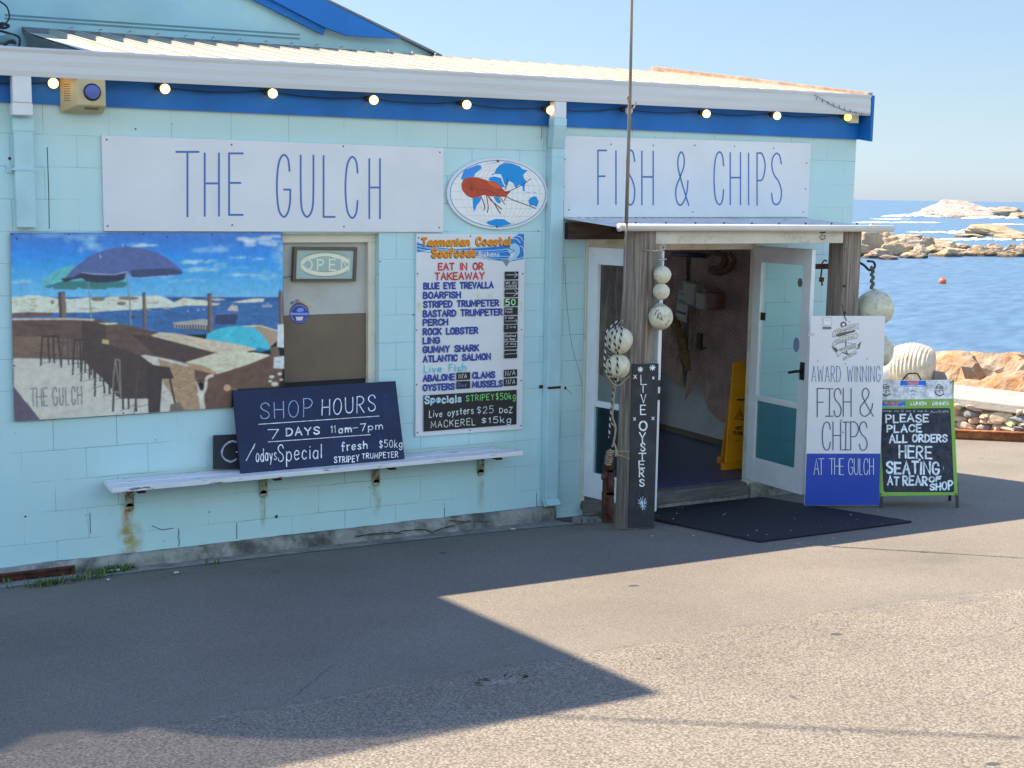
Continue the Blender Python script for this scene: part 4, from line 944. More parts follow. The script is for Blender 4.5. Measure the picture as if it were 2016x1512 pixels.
rows_ = [('BLUE EYE TREVALLA', 103, 775, 855, 1080, 758, 838), ('BOARFISH', 98, 905, 988, 618, 898, 978), ('STRIPED TRUMPETER', 100, 1035, 1118, 1160, 1012, 1092),
         ('BASTARD TRUMPETER', 96, 1165, 1250, 1210, 1140, 1222), ('PERCH', 94, 1290, 1372, 436, 1282, 1362), ('ROCK LOBSTER', 94, 1420, 1505, 862, 1400, 1482)]
for t, x0, a0, b0, x1, a1, b1 in rows_: A.text(t, (x0, a0, b0), (x1, a1, b1), NB, .0125, 0, .2)
A.zoom(820, 650, 7.2)
for t, x0, a0, b0, x1, a1, b1 in [('LING', 92, 108, 190, 322, 102, 182), ('GUMMY SHARK', 92, 235, 318, 875, 208, 290), ('ATLANTIC SALMON', 94, 368, 450, 1040, 330, 410),
      ('ABALONE', 92, 642, 722, 530, 620, 700), ('OYSTERS', 92, 775, 856, 528, 755, 835), ('CLAMS', 792, 600, 680, 1100, 588, 668), ('MUSSELS', 788, 730, 810, 1208, 712, 792)]:
    A.text(t, (x0, a0, b0), (x1, a1, b1), NB, .0125, 0, .2)
A.done('lettering', mn)
A.text('Live Fish', (105, 500, 595), (695, 480, 575), sh(45, 165, 185), .007, .06)
A.done('lettering', mn)
BK = sh(28, 30, 36)
A.zoom(820, 450, 7.2); tabs = []
for y0 in (610, 737, 862, 988, 1115, 1240, 1362): A.poly([(1245-(y0-610)*.016, y0), (1438-(y0-610)*.018, y0-3), (1436-(y0-610)*.018, y0+107), (1244-(y0-610)*.016, y0+111)], BK)
A.line([(1265, 655), (1425, 655)], .003, WW); A.line([(1385, 625), (1428, 655), (1375, 692)], .003, WW)
A.text('SEE NEW', (1255, 755, 785), (1418, 750, 780), WW, .0022, .05); A.text('INSIDE', (1258, 800, 835), (1415, 797, 832), WW, .0026, .05)
A.line([(1258, 915), (1425, 915)], .003, WW); A.line([(1385, 868), (1428, 915), (1365, 958)], .003, WW)
A.text('50', (1255, 1005, 1085), (1390, 1000, 1080), sh(150, 215, 165), .009, .04)
A.text('LARGE', (1250, 1128, 1150), (1350, 1128, 1150), WW, .002, .05); A.text('FOOD', (1250, 1170, 1195), (1350, 1168, 1193), WW, .002, .05)
A.text('IN HERE', (1245, 1255, 1280), (1370, 1250, 1275), WW, .0018, .05); A.line([(1250, 1310), (1420, 1306)], .0026, WW); A.line([(1395, 1280), (1420, 1306), (1400, 1330)], .0026, WW)
A.text('Zoe', (1262, 1380, 1410), (1395, 1375, 1405), WW, .002, .05)
LG = sh(175, 225, 120)
for p in ([(845, 925), (905, 985)], [(905, 920), (845, 990)], [(875, 915), (880, 990)], [(1005, 925), (1075, 975)], [(1070, 915), (1010, 985)], [(1195, 990), (1195, 1100)], [(1180, 1010), (1210, 1080)],
          [(20, 1060), (60, 1150)], [(62, 1040), (22, 1160)], [(40, 1010), (42, 1180)], [(1440, 1060), (1480, 1040), (1485, 1180), (1455, 1195)], [(1485, 1020), (1490, 1060)], [(580, 1160), (590, 1240)]): A.line(p, .004, LG)
A.zoom(820, 650, 7.2)
for q in ([(1240, 48), (1422, 42), (1420, 150), (1238, 156)], [(1238, 170), (1420, 164), (1418, 270), (1236, 276)], [(1236, 292), (1418, 285), (1416, 392), (1234, 400)], [(558, 600), (754, 592), (753, 698), (558, 708)],
          [(557, 725), (753, 716), (752, 822), (557, 832)], [(1230, 562), (1418, 552), (1417, 655), (1230, 667)], [(1229, 683), (1416, 675), (1415, 780), (1229, 792)], [(92, 922), (1412, 842), (1408, 1332), (92, 1436)]): A.poly(q, BK)
A.text('Seafood', (1250, 62, 95), (1395, 58, 90), WW, .0022, .05); A.text('at Rear', (1250, 112, 142), (1390, 108, 138), WW, .0026, .05)
A.text('of shop', (1255, 178, 205), (1400, 174, 200), WW, .002, .05); A.line([(1245, 236), (1410, 228)], .0026, WW); A.line([(1248, 340), (1410, 328), (1408, 300)], .0026, WW)
for a, b in (((590, 620, 680), (700, 612, 672)), ((1252, 580, 640), (1388, 570, 630)), ((1262, 702, 762), (1385, 694, 754))): A.text('N/A', a, b, WW, .0036, .05)
A.text('Doz', (580, 750, 800), (700, 745, 795), sh(90, 110, 180), .004, .06)
A.text('Specials', (115, 935, 1030), (620, 915, 1015), sh(205, 235, 240), .0125, .06); A.lv += 2; random.seed(11)
A.text('Specials', (115, 935, 1030), (620, 915, 1015), sh(40, 165, 200), .005, .06)
A.text('STRIPEY$50kg', (695, 920, 1000), (1390, 885, 975), sh(120, 205, 120), .0045, .06)
A.text('Live oysters', (172, 1140, 1230), (795, 1085, 1180), sh(185, 195, 205), .0055, .07); A.text('$25', (848, 1085, 1180), (1075, 1070, 1165), sh(170, 180, 200), .0045, .06); A.text('DoZ', (1165, 1100, 1170), (1345, 1080, 1165), sh(185, 195, 205), .0055, .06)
A.text('MACKEREL', (195, 1290, 1385), (820, 1245, 1335), sh(190, 195, 200), .0045, .07); A.text('$15kg', (912, 1245, 1310), (1325, 1215, 1310), sh(175, 185, 205), .0055, .06)
A.done('lettering', mn)

# ------------------------------------------------------------------ big photographic poster
po = board('poster', 'large printed picture of sea, parasols and bar stools on the block wall', 'poster', [(20, 458), (556, 458), (561, 795), (28, 830)], -.030, .012, mat('poster_backing', (.4, .4, .4)), 0,
           screws=[(24, 462), (136, 461), (283, 460), (417, 462), (554, 464), (551, 571), (28, 720), (33, 470), (329, 466), (42, 812), (243, 813)])
A = Raster((0, -.0302, 0), (1, 0, 0), (0, 0, 1), [(20, 458), (556, 458), (561, 795), (28, 830)])
# sky in bands of the print, deep to pale blue
def S(r, g_, b): return sh(r, g_, b)
L_, R__ = 62, 1938
def lx(y): return 63+(y-60)*.026
skyc = [(55, 105, 178), (48, 110, 188), (42, 118, 198), (45, 128, 206), (55, 138, 210), (68, 146, 212), (82, 154, 212), (95, 160, 212)]
nb_ = 24
for i in range(nb_):
    y0 = 62+(505-62)*i/nb_; y1 = 62+(505-62)*(i+1)/nb_; f = i/(nb_-1)*(len(skyc)-1); k = min(int(f), len(skyc)-2); t = f-k
    c = tuple(skyc[k][j]*(1-t)+skyc[k+1][j]*t for j in range(3)); A.rect(lx(y0), y0, R__, y1+2, S(*c))
random.seed(5)
def cloud(cx, cy, w_, h_, n=9, c=(175, 200, 222)):
    for i in range(int(n*2.2)):
        x = cx+random.gauss(0, .33)*w_; y = cy+random.gauss(0, .28)*h_; r1 = w_*random.uniform(.10, .26); r2 = h_*random.uniform(.08, .26)
        kk = .2+.7*i/(n*2.2); cc = tuple(c[j]*kk+(70, 140, 205)[j]*(1-kk) for j in range(3))
        A.poly([(min(1930, max(70, x+r1*math.cos(a)*random.uniform(.75, 1.1))), y-.12*r1*math.cos(a)+r2*math.sin(a)*random.uniform(.7, 1.1)) for a in [i_*.5236 for i_ in range(12)]], S(*cc), True)
cloud(960, 148, 170, 26, 10, (205, 215, 222)); cloud(1330, 262, 150, 30); cloud(1390, 318, 160, 24); cloud(1640, 235, 90, 18, 6); cloud(1770, 243, 80, 14, 5); cloud(1640, 350, 190, 18, 7); cloud(1250, 390, 220, 26, 8, (120, 175, 215))
cloud(150, 398, 150, 30, 9, (150, 185, 215)); cloud(1860, 365, 120, 24, 6, (130, 180, 215)); cloud(1640, 300, 150, 16, 5, (110, 170, 215))
for i in range(16): x = 1660+random.random()*250; y = 85+random.random()*60; kq = random.uniform(0, 1); A.ell(min(x, 1890), y, 44, random.uniform(6, 15), S(*[q*kq+(90, 140, 195)[jj]*(1-kq) for jj, q in enumerate((185, 190, 198))]), 14)
A.clouds(60, 420, S(150, 190, 222), .60, .80, 6, 10, .8); A.blur(3)
# sea of the print
A.rect(lx(505), 504, R__, 760, S(50, 92, 145)); A.rect(1180, 504, R__, 530, S(35, 75, 130))
for i in range(60):
    x = random.uniform(380, 1900); y = random.uniform(560, 740); A.line([(x, y), (min(1930, x+random.uniform(20, 90)), y+random.uniform(-2, 2))], .004, S(*random.choice([(62, 105, 160), (42, 80, 130), (75, 118, 168)])))
A.tex([(62, 505), (1938, 505), (1938, 760), (62, 760)], .28, 40, 110); A.blur(1)
# pale dunes of granite
A.poly([(75, 500), (140, 505), (200, 492), (300, 498), (400, 515), (500, 520), (600, 505), (700, 515), (760, 500), (850, 510), (900, 498), (1000, 500), (1060, 492), (1130, 505), (1200, 545), (1270, 560), (1180, 575), (1020, 580), (880, 590), (740, 598), (640, 608), (420, 610), (250, 612), (80, 628)], S(196, 190, 178))
A.poly([(1190, 540), (1260, 508), (1330, 520), (1400, 525), (1440, 540), (1510, 550), (1480, 560), (1330, 562), (1240, 560)], S(188, 182, 170)); A.poly([(1590, 540), (1680, 522), (1760, 512), (1810, 516), (1800, 535), (1680, 542)], S(190, 185, 176)); A.poly([(1400, 515), (1480, 512), (1550, 520), (1480, 530)], S(170, 160, 150))
for i in range(80):
    x = random.uniform(90, 1150); y = random.uniform(515, 595); A.line([(x, y), (x+random.uniform(20, 70), y+random.uniform(-9, 9))], .004, S(*random.choice([(160, 148, 130), (215, 212, 205), (140, 128, 112), (205, 200, 190)])))
for x, y, w_ in ((670, 518, 50), (880, 512, 70), (830, 548, 30), (360, 540, 12)): A.ell(x, y, w_, 13, S(120, 98, 82), 14)
A.poly([(80, 612), (200, 606), (370, 610), (340, 632), (200, 640), (82, 642)], S(95, 72, 68))
A.tex([(62, 485), (1500, 485), (1500, 640), (62, 640)], .30, 50, 50)
# parasols
A.poly([(278, 420), (330, 350), (430, 300), (540, 283), (600, 300), (700, 320), (860, 380), (865, 425), (840, 440), (735, 440), (725, 452), (555, 448), (540, 432), (525, 452), (370, 450), (355, 430), (340, 445), (300, 432)], S(86, 160, 172))
A.poly([(300, 432), (430, 395), (600, 390), (865, 400), (865, 425), (840, 440), (735, 440), (725, 452), (555, 448), (540, 432), (525, 452), (370, 450), (355, 430), (340, 445)], S(52, 105, 110))
A.line([(430, 300), (360, 380), (320, 425)], .003, S(60, 130, 145), True)
A.poly([(430, 390), (500, 310), (600, 230), (720, 180), (840, 155), (960, 165), (1080, 200), (1180, 260), (1248, 320), (1250, 340), (1200, 355), (1080, 362), (960, 372), (900, 372), (860, 335), (780, 350), (640, 345), (560, 335), (500, 370)], S(74, 88, 138))
A.poly([(415, 375), (500, 368), (560, 335), (640, 348), (780, 352), (862, 335), (855, 380), (820, 395), (700, 405), (600, 400), (560, 375), (500, 385), (440, 405)], S(40, 46, 66))
A.poly([(890, 320), (1000, 312), (1180, 305), (1248, 330), (1250, 345), (1200, 355), (1080, 362), (960, 372), (905, 372)], S(50, 62, 98))
A.line([(840, 155), (860, 240), (870, 320)], .003, S(58, 68, 128), True); A.line([(560, 335), (640, 345), (780, 350), (870, 330), (905, 372), (960, 372), (1080, 362), (1200, 355)], .003, S(165, 170, 195)); A.line([(860, 240), (960, 200), (1060, 200)], .0015, S(60, 70, 130), True)
A.line([(839, 140), (839, 160)], .008, S(150, 155, 175)); A.line([(685, 215), (692, 235)], .006, S(165, 168, 190))
A.line([(866, 345), (885, 520), (898, 700)], .010, S(110, 120, 135)); A.line([(603, 400), (625, 650)], .008, S(110, 125, 130)); A.ell(907, 640, 14, 14, S(60, 60, 70), 10)
A.tex([(270, 280), (600, 150), (1250, 340), (960, 372), (300, 450)], .10, 8, 5)
# mooring posts
for x0, x1, y0, y1 in ((398, 455, 470, 645), (972, 1004, 475, 715), (1418, 1456, 480, 750), (1905, 1942, 468, 700)):
    A.poly([(x0, y0), (x1-8, y0), (x1, y1), (x0+6, y1)], S(108, 92, 88)); A.poly([(x0, y0), (x0+(x1-x0)*.35, y0), (x0+(x1-x0)*.45, y1), (x0+6, y1)], S(72, 60, 62)); A.line([(x0+2, y0), (x1-8, y0)], .006, S(60, 60, 60))
# jetty, boats
A.poly([(1180, 680), (1400, 652), (1420, 660), (1420, 700), (1360, 690), (1200, 700)], S(150, 145, 142)); A.poly([(1180, 690), (1420, 700), (1420, 740), (1200, 712)], S(60, 55, 70))
for k in range(12): A.line([(1195+k*19, 690), (1198+k*19, 715+k*1.2)], .006, S(165, 158, 150))
A.poly([(1480, 625), (1620, 612), (1632, 640), (1610, 690), (1470, 690), (1470, 650)], S(45, 55, 88)); A.line([(1480, 622), (1630, 612)], .006, S(85, 105, 165)); A.poly([(1555, 595), (1580, 560), (1625, 562), (1632, 600)], S(170, 165, 160)); A.line([(1590, 560), (1596, 545)], .004, S(150, 150, 150))
A.poly([(1790, 560), (1865, 562), (1860, 572), (1800, 570)], S(150, 150, 155)); A.line([(1825, 560), (1830, 545), (1850, 558)], .004, S(150, 150, 155))
for x, y in ((1285, 598), (1355, 592), (1396, 588)): A.ell(x, y, 5, 4, S(190, 190, 190), 8)
A.poly([(1640, 705), (1740, 695), (1895, 730), (1900, 800), (1830, 860), (1700, 760)], S(150, 130, 112)); A.line([(1650, 705), (1780, 700), (1895, 735)], .008, S(190, 180, 165))
# aqua parasol by the wall
A.poly([(1410, 790), (1415, 760), (1480, 725), (1560, 705), (1640, 700), (1740, 715), (1800, 770), (1850, 850), (1840, 865), (1790, 860), (1740, 870), (1620, 850), (1500, 820)], S(60, 165, 190)); A.line([(1630, 700), (1560, 760), (1530, 820)], .003, S(90, 190, 210), True); A.line([(1630, 700), (1700, 760), (1790, 860)], .003, S(48, 140, 165), True)
A.poly([(1760, 850), (1840, 865), (1790, 880), (1740, 872)], S(35, 110, 150))
# timber bar
BR1 = S(88, 68, 62); BR2 = S(70, 54, 52); BR3 = S(105, 84, 74)
A.poly([(80, 655), (640, 655), (900, 700), (1300, 800), (1400, 870), (1500, 980), (1330, 990), (1180, 940), (960, 900), (640, 900), (560, 920), (90, 925)], BR1)
A.poly([(80, 650), (480, 648), (650, 655), (640, 665), (480, 658), (82, 660)], S(180, 168, 155)); A.poly([(650, 682), (790, 680), (810, 688), (660, 695)], S(205, 195, 170))
A.poly([(82, 770), (260, 775), (560, 800), (560, 920), (90, 925)], BR3)
for i in range(26):
    y = random.uniform(670, 900); x = random.uniform(100, 1000); A.line([(x, y), (x+random.uniform(60, 180), y+random.uniform(4, 22))], .003, random.choice([BR2, S(98, 78, 70), S(60, 46, 46)]))
A.poly([(560, 660), (720, 690), (730, 820), (690, 900), (560, 830)], BR2)
A.poly([(700, 790), (745, 800), (742, 830), (698, 818)], S(170, 150, 105))
# floor, stone face, near wall
A.poly([(90, 922), (270, 925), (560, 935), (1000, 900), (1300, 960), (1420, 1275), (1000, 1300), (100, 1355)], S(176, 172, 166)); A.poly([(1080, 925), (1180, 955), (1330, 990), (1350, 1120), (1370, 1275), (1260, 1282), (1120, 1100)], S(150, 122, 98))
for i in range(90):
    x = random.uniform(1090, 1360); y = random.uniform(950, 1270); A.line([(x, y), (x+random.uniform(8, 30), y+random.uniform(-8, 8))], .003, S(*random.choice([(175, 148, 122), (120, 95, 75), (165, 138, 112)])))
A.poly([(1300, 800), (1500, 880), (1500, 1000), (1270, 960), (1060, 900), (900, 760), (1040, 770)], BR2)
A.poly([(1032, 768), (1090, 745), (1200, 752), (1400, 790), (1620, 825), (1760, 860), (1640, 890), (1500, 890), (1380, 860), (1200, 812)], S(182, 168, 150)); A.line([(1200, 752), (1380, 840), (1500, 888)], .004, S(150, 132, 115))
A.poly([(1330, 990), (1500, 1030), (1850, 900), (1935, 1010), (1910, 1120), (1590, 1135), (1580, 1265), (1380, 1275), (1400, 1100), (1330, 1060)], S(92, 68, 58))
A.poly([(1270, 950), (1500, 880), (1640, 872), (1850, 905), (1700, 965), (1490, 1030), (1300, 985)], S(192, 180, 160)); A.poly([(1270, 950), (1400, 975), (1490, 1025), (1480, 1035), (1300, 990)], S(160, 128, 100)); A.line([(1490, 925), (1530, 920), (1560, 932), (1520, 938), (1490, 925)], .003, S(150, 135, 115), True)
A.poly([(1720, 880), (1850, 900), (1800, 915), (1730, 895)], S(195, 190, 180)); A.poly([(1845, 850), (1900, 840), (1935, 1000), (1870, 1000)], S(98, 78, 66))
A.line([(1455, 1040), (1415, 1060), (1405, 1130), (1385, 1180), (1395, 1265)], .020, S(185, 172, 160), True); A.poly([(1345, 1170), (1380, 1140), (1400, 1165), (1370, 1200)], S(190, 182, 172))
A.line([(1555, 1125), (1620, 1140)], .012, S(130, 95, 80)); A.ell(1555, 1125, 24, 24, S(178, 135, 115), 16)
A.poly([(1900, 690), (1942, 690), (1942, 850), (1895, 845)], S(185, 190, 196)); A.poly([(1878, 915), (1944, 908), (1945, 995), (1872, 990)], S(180, 184, 190)); A.poly([(1888, 930), (1925, 928), (1925, 972), (1887, 974)], S(210, 212, 214)); A.text('5.0', (1895, 940, 955), (1918, 940, 955), S(60, 60, 65), .002)
for x, y, r in ((1860, 1050, 18), (1850, 1080, 14), (1880, 1100, 24), (1915, 1030, 16), (1925, 1070, 12)): A.ell(x, y, r, r*.6, S(185, 180, 170), 10)
A.tex([(80, 650), (900, 690), (1500, 880), (1850, 900), (1940, 1000), (1910, 1130), (1400, 1275), (1330, 1000), (960, 900), (90, 925)], .22, 30, 60)
A.tex([(1080, 925), (1330, 990), (1370, 1275), (1260, 1282)], .30, 70, 70); A.tex([(1030, 745), (1760, 860), (1640, 960), (1490, 1030), (1270, 950), (1500, 890)], .14, 30, 30); A.tex([(90, 922), (1000, 900), (1000, 1300), (100, 1355)], .07, 30, 20)
for i in range(9): A.line([(1340+i*62, 1075-i*14+(i % 2)*10), (1410+i*50, 1080-i*12)], .003, S(72, 54, 48))
A.blur(1)
# bar stools
SD = S(58, 48, 48); SD2 = S(78, 66, 64)
def stool(x, y0, y1, w_, c):
    A.poly([(x-w_*.42, y0), (x+w_*.42, y0-4), (x+w_*.46, y0+10), (x-w_*.46, y0+12)], c)
    for a, b in ((-.42, -.52), (-.12, -.05), (.14, .2), (.42, .55)): A.line([(x+w_*a, y0+8), (x+w_*b, y1-(18 if abs(a) < .3 else 0))], .010*w_/110, c)
    ym = y0+(y1-y0)*.68; A.line([(x-w_*.48, ym), (x+w_*.5, ym-3)], .004, c)
for a in ((345, 768, 970, 130, SD), (475, 765, 985, 110, SD2), (560, 790, 1035, 120, SD), (620, 840, 1078, 125, SD2), (720, 855, 1180, 140, SD), (850, 900, 1285, 150, SD)): stool(*a)
A.poly([(560, 800), (760, 830), (830, 860), (960, 900), (1090, 1000), (1100, 1060), (1010, 1200), (820, 1200), (700, 1060), (560, 930)], S(66, 54, 54))
A.line([(790, 930), (822, 1160), (768, 1150), (790, 930), (820, 935), (826, 1200)], .007, S(120, 112, 108))
A.poly([(1000, 960), (1160, 985), (1190, 1060), (1110, 1065), (1095, 1290), (1015, 1300)], SD); A.line([(1160, 1060), (1195, 1220), (1240, 1260)], .014, SD); A.line([(945, 1010), (918, 1300)], .008, SD2); A.poly([(1165, 1240), (1230, 1220), (1260, 1282), (1160, 1288)], S(105, 92, 84))
for p in ([(275, 960), (390, 935)], [(530, 1035), (640, 1010)], [(570, 1080), (700, 1050)], [(700, 1185), (830, 1140)], [(760, 1215), (830, 1190)], [(825, 1285), (920, 1240)], [(920, 1260), (1010, 1240)], [(630, 1130), (700, 1110)]): A.line(p, .005, S(110, 104, 102))
A.poly([(90, 1110), (275, 1343), (102, 1358)], S(85, 75, 92))
TX = S(82, 84, 92)
for ch, x0, x1, yt, yb in (('T', 208, 245, 1130, 1252), ('H', 252, 285, 1128, 1252), ('E', 298, 326, 1126, 1248), ('G', 362, 392, 1124, 1246), ('U', 408, 432, 1122, 1244), ('L', 450, 472, 1120, 1242), ('C', 490, 514, 1118, 1240), ('H', 530, 558, 1116, 1238)):
    A.text(ch, (x0, yt, yb), (x1, yt-1, yb-1), TX, .006)
A.done('picture', po, mat_print('poster_print', .5, .3, .16))

# ------------------------------------------------------------------ things in the window
on = thing('open_sign', 'unlit rectangular OPEN sign in a brown frame hanging in the window', 'sign', tuple(W(640, 556, .06)))
F4 = [W(u, v, .06) for u, v in ((579, 486), (704, 487), (701, 554), (576, 554))]
mb = MB(); 
ins = [W(u, v, .06) for u, v in ((585, 492), (698, 493), (695, 549), (583, 549))]
for i in range(4):
    j = (i+1) % 4; mb.prism([tuple(F4[i]), tuple(F4[j]), tuple(ins[j]), tuple(ins[i])], (0, .035, 0))
mb.build('frame', mat('sign_frame', (.13, .105, .075), .6), on, .0015)
mb = MB(); mb.prism([tuple(p+np.array([0, .012, 0])) for p in ins], (0, .02, 0)); mb.build('panel', mat('pale_green_panel', (.42, .53, .47), .4, .05, 5), on)
A = Art((0, .0715, 0), (1, 0, 0), (0, 0, 1), 520, 440, 4.447)
PK = sh(198, 190, 180); DG = sh(95, 125, 115)
def arc(cx_, cy_, rx_, ry_, a0, a1, th, col): A.line([(cx_+rx_*math.cos(a0+(a1-a0)*i/14), cy_+ry_*math.sin(a0+(a1-a0)*i/14)) for i in range(15)], th, col)
arc(535, 360, 205, 82, -2.9, -.35, .026, PK); arc(535, 360, 205, 82, .35, 2.9, .026, PK)
arc(535, 358, 245, 108, -2.4, -.75, .004, DG); arc(535, 358, 245, 108, .75, 2.4, .004, DG); arc(535, 350, 115, 62, -2.2, -.95, .004, DG); arc(535, 362, 115, 62, .95, 2.2, .004, DG)
for ch, x0, x1 in (('O', 325, 420), ('P', 468, 520), ('E', 572, 625), ('N', 678, 742)):
    A.text(ch, (x0, 315, 408), (x1, 315, 408), sh(176, 188, 174), .011); A.text(ch, (x0, 315, 408), (x1, 315, 408), sh(200, 196, 186), .0045)
A.done('lettering', on)
mb = MB(); mb.tube([W(575, 543, .07), W(562, 546, .09), W(555, 546, .09)], .002, 6); mb.build('cord', BLACKM, on)
stk = thing('window_sticker', 'round blue award sticker with a bowl and map stuck in the window', 'sticker', tuple(W(589, 640, .094)))
c0 = W(589.5, 617, .094); mb = MB()
mb.prism([tuple(c0+np.array([.070*math.cos(t*.19635), 0, .077*math.sin(t*.19635)])) for t in range(32)], (0, .0015, 0)); mb.build('disc', mat('sticker_blue', (.05, .075, .30), .4, .1, 9), stk)
A = Art((0, .0938, 0), (1, 0, 0), (0, 0, 1), 520, 440, 4.447)
A.poly([(280, 765), (300, 740), (340, 738), (350, 765), (310, 778)], sh(90, 130, 210)); A.rect(228, 782, 385, 802, sh(110, 130, 200)); A.poly([(275, 818), (342, 815), (335, 848), (285, 850)], sh(185, 185, 195))
for k in range(13):
    a = 2.5+k*.27; x = 309+72*math.cos(a); y = 790+76*math.sin(a); A.line([(x-4, y-4), (x+4, y+4)], .0035, sh(150, 160, 210)); 
for k in range(9):
    a = .5+k*.27; x = 309+72*math.cos(a); y = 790+76*math.sin(a); A.line([(x-3, y), (x+3, y)], .0035, sh(140, 150, 205))
A.done('lettering', stk); A.text('TOP TEN', (232, 690, 710), (300, 664, 686), sh(70, 75, 85), .0028); A.done('lettering', stk); A.text('FINALIST', (316, 664, 690), (415, 722, 746), sh(190, 165, 100), .0035)
A.done('lettering', stk)

# ================================================================== BENCH, CHALKBOARDS
bn = thing('wall_bench', 'narrow white painted plank shelf bracketed to the block wall', 'bench', (-1.75, 0, .63))
PB = mat('peeling_white_paint', (.78, .77, .78), .7, .08, 8, .3, 60, stretch=(1, 6, 6), col2=(.20, .19, .20), lo=.60, hi=.66, sc2=4.2)
zb = .632; yA, yB_ = -.30, -.04
mb = MB(); mb.box((-3.305, yA, zb-.032), (-.30, yA+.125, zb)); mb.build('plank', PB, bn, .004)
mb = MB(); mb.box((-3.30, yA+.135, zb-.030), (-.42, yB_, zb+.002)); mb.build('plank', PB, bn, .004)
BRK = mat('rusty_painted_bracket', (.36, .40, .30), .8, .2, 20, .3, 60, col2=(.22, .08, .02), lo=.5, hi=.6, sc2=14)
for bx, dark in ((-3.13, 1), (-2.21, 0), (-1.36, 0), (-.50, 0)):
    mb = MB(); mb.box((bx-.028, -.012, zb-.20), (bx+.028, -.002, zb-.034)); mb.cyl((bx, -.012, zb-.20), (bx, -.002, zb-.20), .028)
    mb.box((bx-.004, -.24, zb-.048), (bx+.03, -.012, zb-.035)); mb.hexa([(bx-.03, -.02, zb-.19), (bx-.024, -.02, zb-.19), (bx-.024, -.012, zb-.19), (bx-.03, -.012, zb-.19)], [(bx-.03, -.05, zb-.04), (bx-.024, -.05, zb-.04), (bx-.024, -.012, zb-.04), (bx-.03, -.012, zb-.04)])
    q = mb.build('bracket', BRK, bn, .002)
    mb = MB(); mb.box((bx+.0, -.255, zb-.060), (bx+.05, -.03, zb-.049)); mb.build('strap', RUST, q)
# leaning board: plane through its bottom edge on the bench and its top edge back against the wall
def lean_board(name, label, cat, px, zbase, ybot, ytop, th, m, zt):
    """px TL,TR,BR,BL; the face passes through (y=ybot, z=zbase) and (y=ytop, z=zt)"""
    sl = (ytop-ybot)/(zt-zbase); n = np.array([0, 1, -sl]); n = n/np.linalg.norm(n); o = np.array([0, ybot, zbase])
    P = [onplane(u, v, o, n) for u, v in px]; t = thing(name, label, cat, (sum(P)/4)[:2].tolist()+[zbase])
    mb = MB(); mb.prism([tuple(p) for p in (P[0], P[3], P[2], P[1])], tuple(n*th)); mb.build('board', m, t, .0015)
    A = Art(o-n*.0002, (1, 0, 0), np.cross(n, (1, 0, 0))*-1 if np.cross(n, (1, 0, 0))[2] < 0 else np.cross(n, (1, 0, 0)))
    if A.n @ n > 0: A.n = -A.n
    return t, A
NAVY = mat('navy_chalkboard', (.009, .018, .066), .6, .1, 5, .05, 60, col2=(.018, .028, .085), lo=.5, hi=.75, sc2=2.5)
smb = lean_board('small_chalkboard', 'small black chalkboard half hidden behind the navy hours board', 'chalkboard', [(420, 857), (520, 852), (520, 922), (420, 924)], zb, -.10, -.03, .012, mat('black_chalkboard', (.02, .022, .03), .65, .1, 5), .95)
A = smb[1]; A.zoom(400, 730, 3.0545)
for d in (0, 7): A.line([(200, 425+d), (170, 420+d), (130, 445+d), (108+d, 490), (125, 530-d), (165, 550-d), (200, 535-d)], .004, sh(170, 178, 200), True)
A.line([(198, 488), (203, 488)], .008, sh(170, 178, 200)); A.done('lettering', smb[0], CHALK)
hb = lean_board('hours_chalkboard', 'navy chalkboard with shop hours leaning on the white shelf', 'chalkboard', [(458, 769), (779, 750), (797, 903), (474, 932)], zb+.002, -.215, -.045, .018, NAVY, 1.24)
A = hb[1]; A.zoom(400, 730, 3.0545)
CW = sh(190, 200, 222); CD = sh(120, 135, 180)
for k in range(40): x = random.uniform(230, 1100); y = random.uniform(190, 540)-x*.07+20; A.line([(x, y), (x+random.uniform(20, 70), y-random.uniform(2, 9))], .012, sh(36, 48, 90))
A.text('SHOP', (345, 190, 285), (655, 168, 275), sh(130, 145, 188), .0062, .05); A.text('HOURS', (715, 175, 265), (1035, 150, 245), sh(175, 185, 212), .0075, .05)
A.line([(333, 322), (1058, 272)], .0045, CW); A.line([(392, 428), (1005, 384)], .0045, CW)
A.done('lettering', hb[0], CHALK)
A.text('7', (390, 352, 408), (450, 352, 408), CW, .0065, .03); A.text('DAYS', (500, 350, 392), (698, 336, 380), CW, .010, .06); A.text('11', (768, 332, 372), (795, 330, 370), CW, .0055); A.text('am', (815, 332, 374), (890, 326, 368), CW, .009, .05)
A.line([(900, 345), (928, 342)], .005, CW); A.text('7pm', (945, 322, 362), (1078, 308, 352), CW, .0065, .05)
A.done('lettering', hb[0], CHALK)
A.line([(258, 540), (312, 438), (300, 470)], .006, CW); A.text('odays', (318, 470, 548), (440, 462, 532), CW, .0062, .05); A.text('Special', (450, 445, 545), (712, 445, 522), CW, .0068, .05)
A.text('fresh', (832, 425, 480), (985, 418, 465), CW, .008, .08); A.text('$50kg', (1058, 418, 462), (1195, 412, 458), CW, .0055, .05); A.text('STRIPEY', (788, 520, 552), (935, 508, 545), CW, .0068, .08); A.text('TRUMPETER', (955, 500, 528), (1170, 488, 522), CW, .0058, .06)
A.done('lettering', hb[0], CHALK)

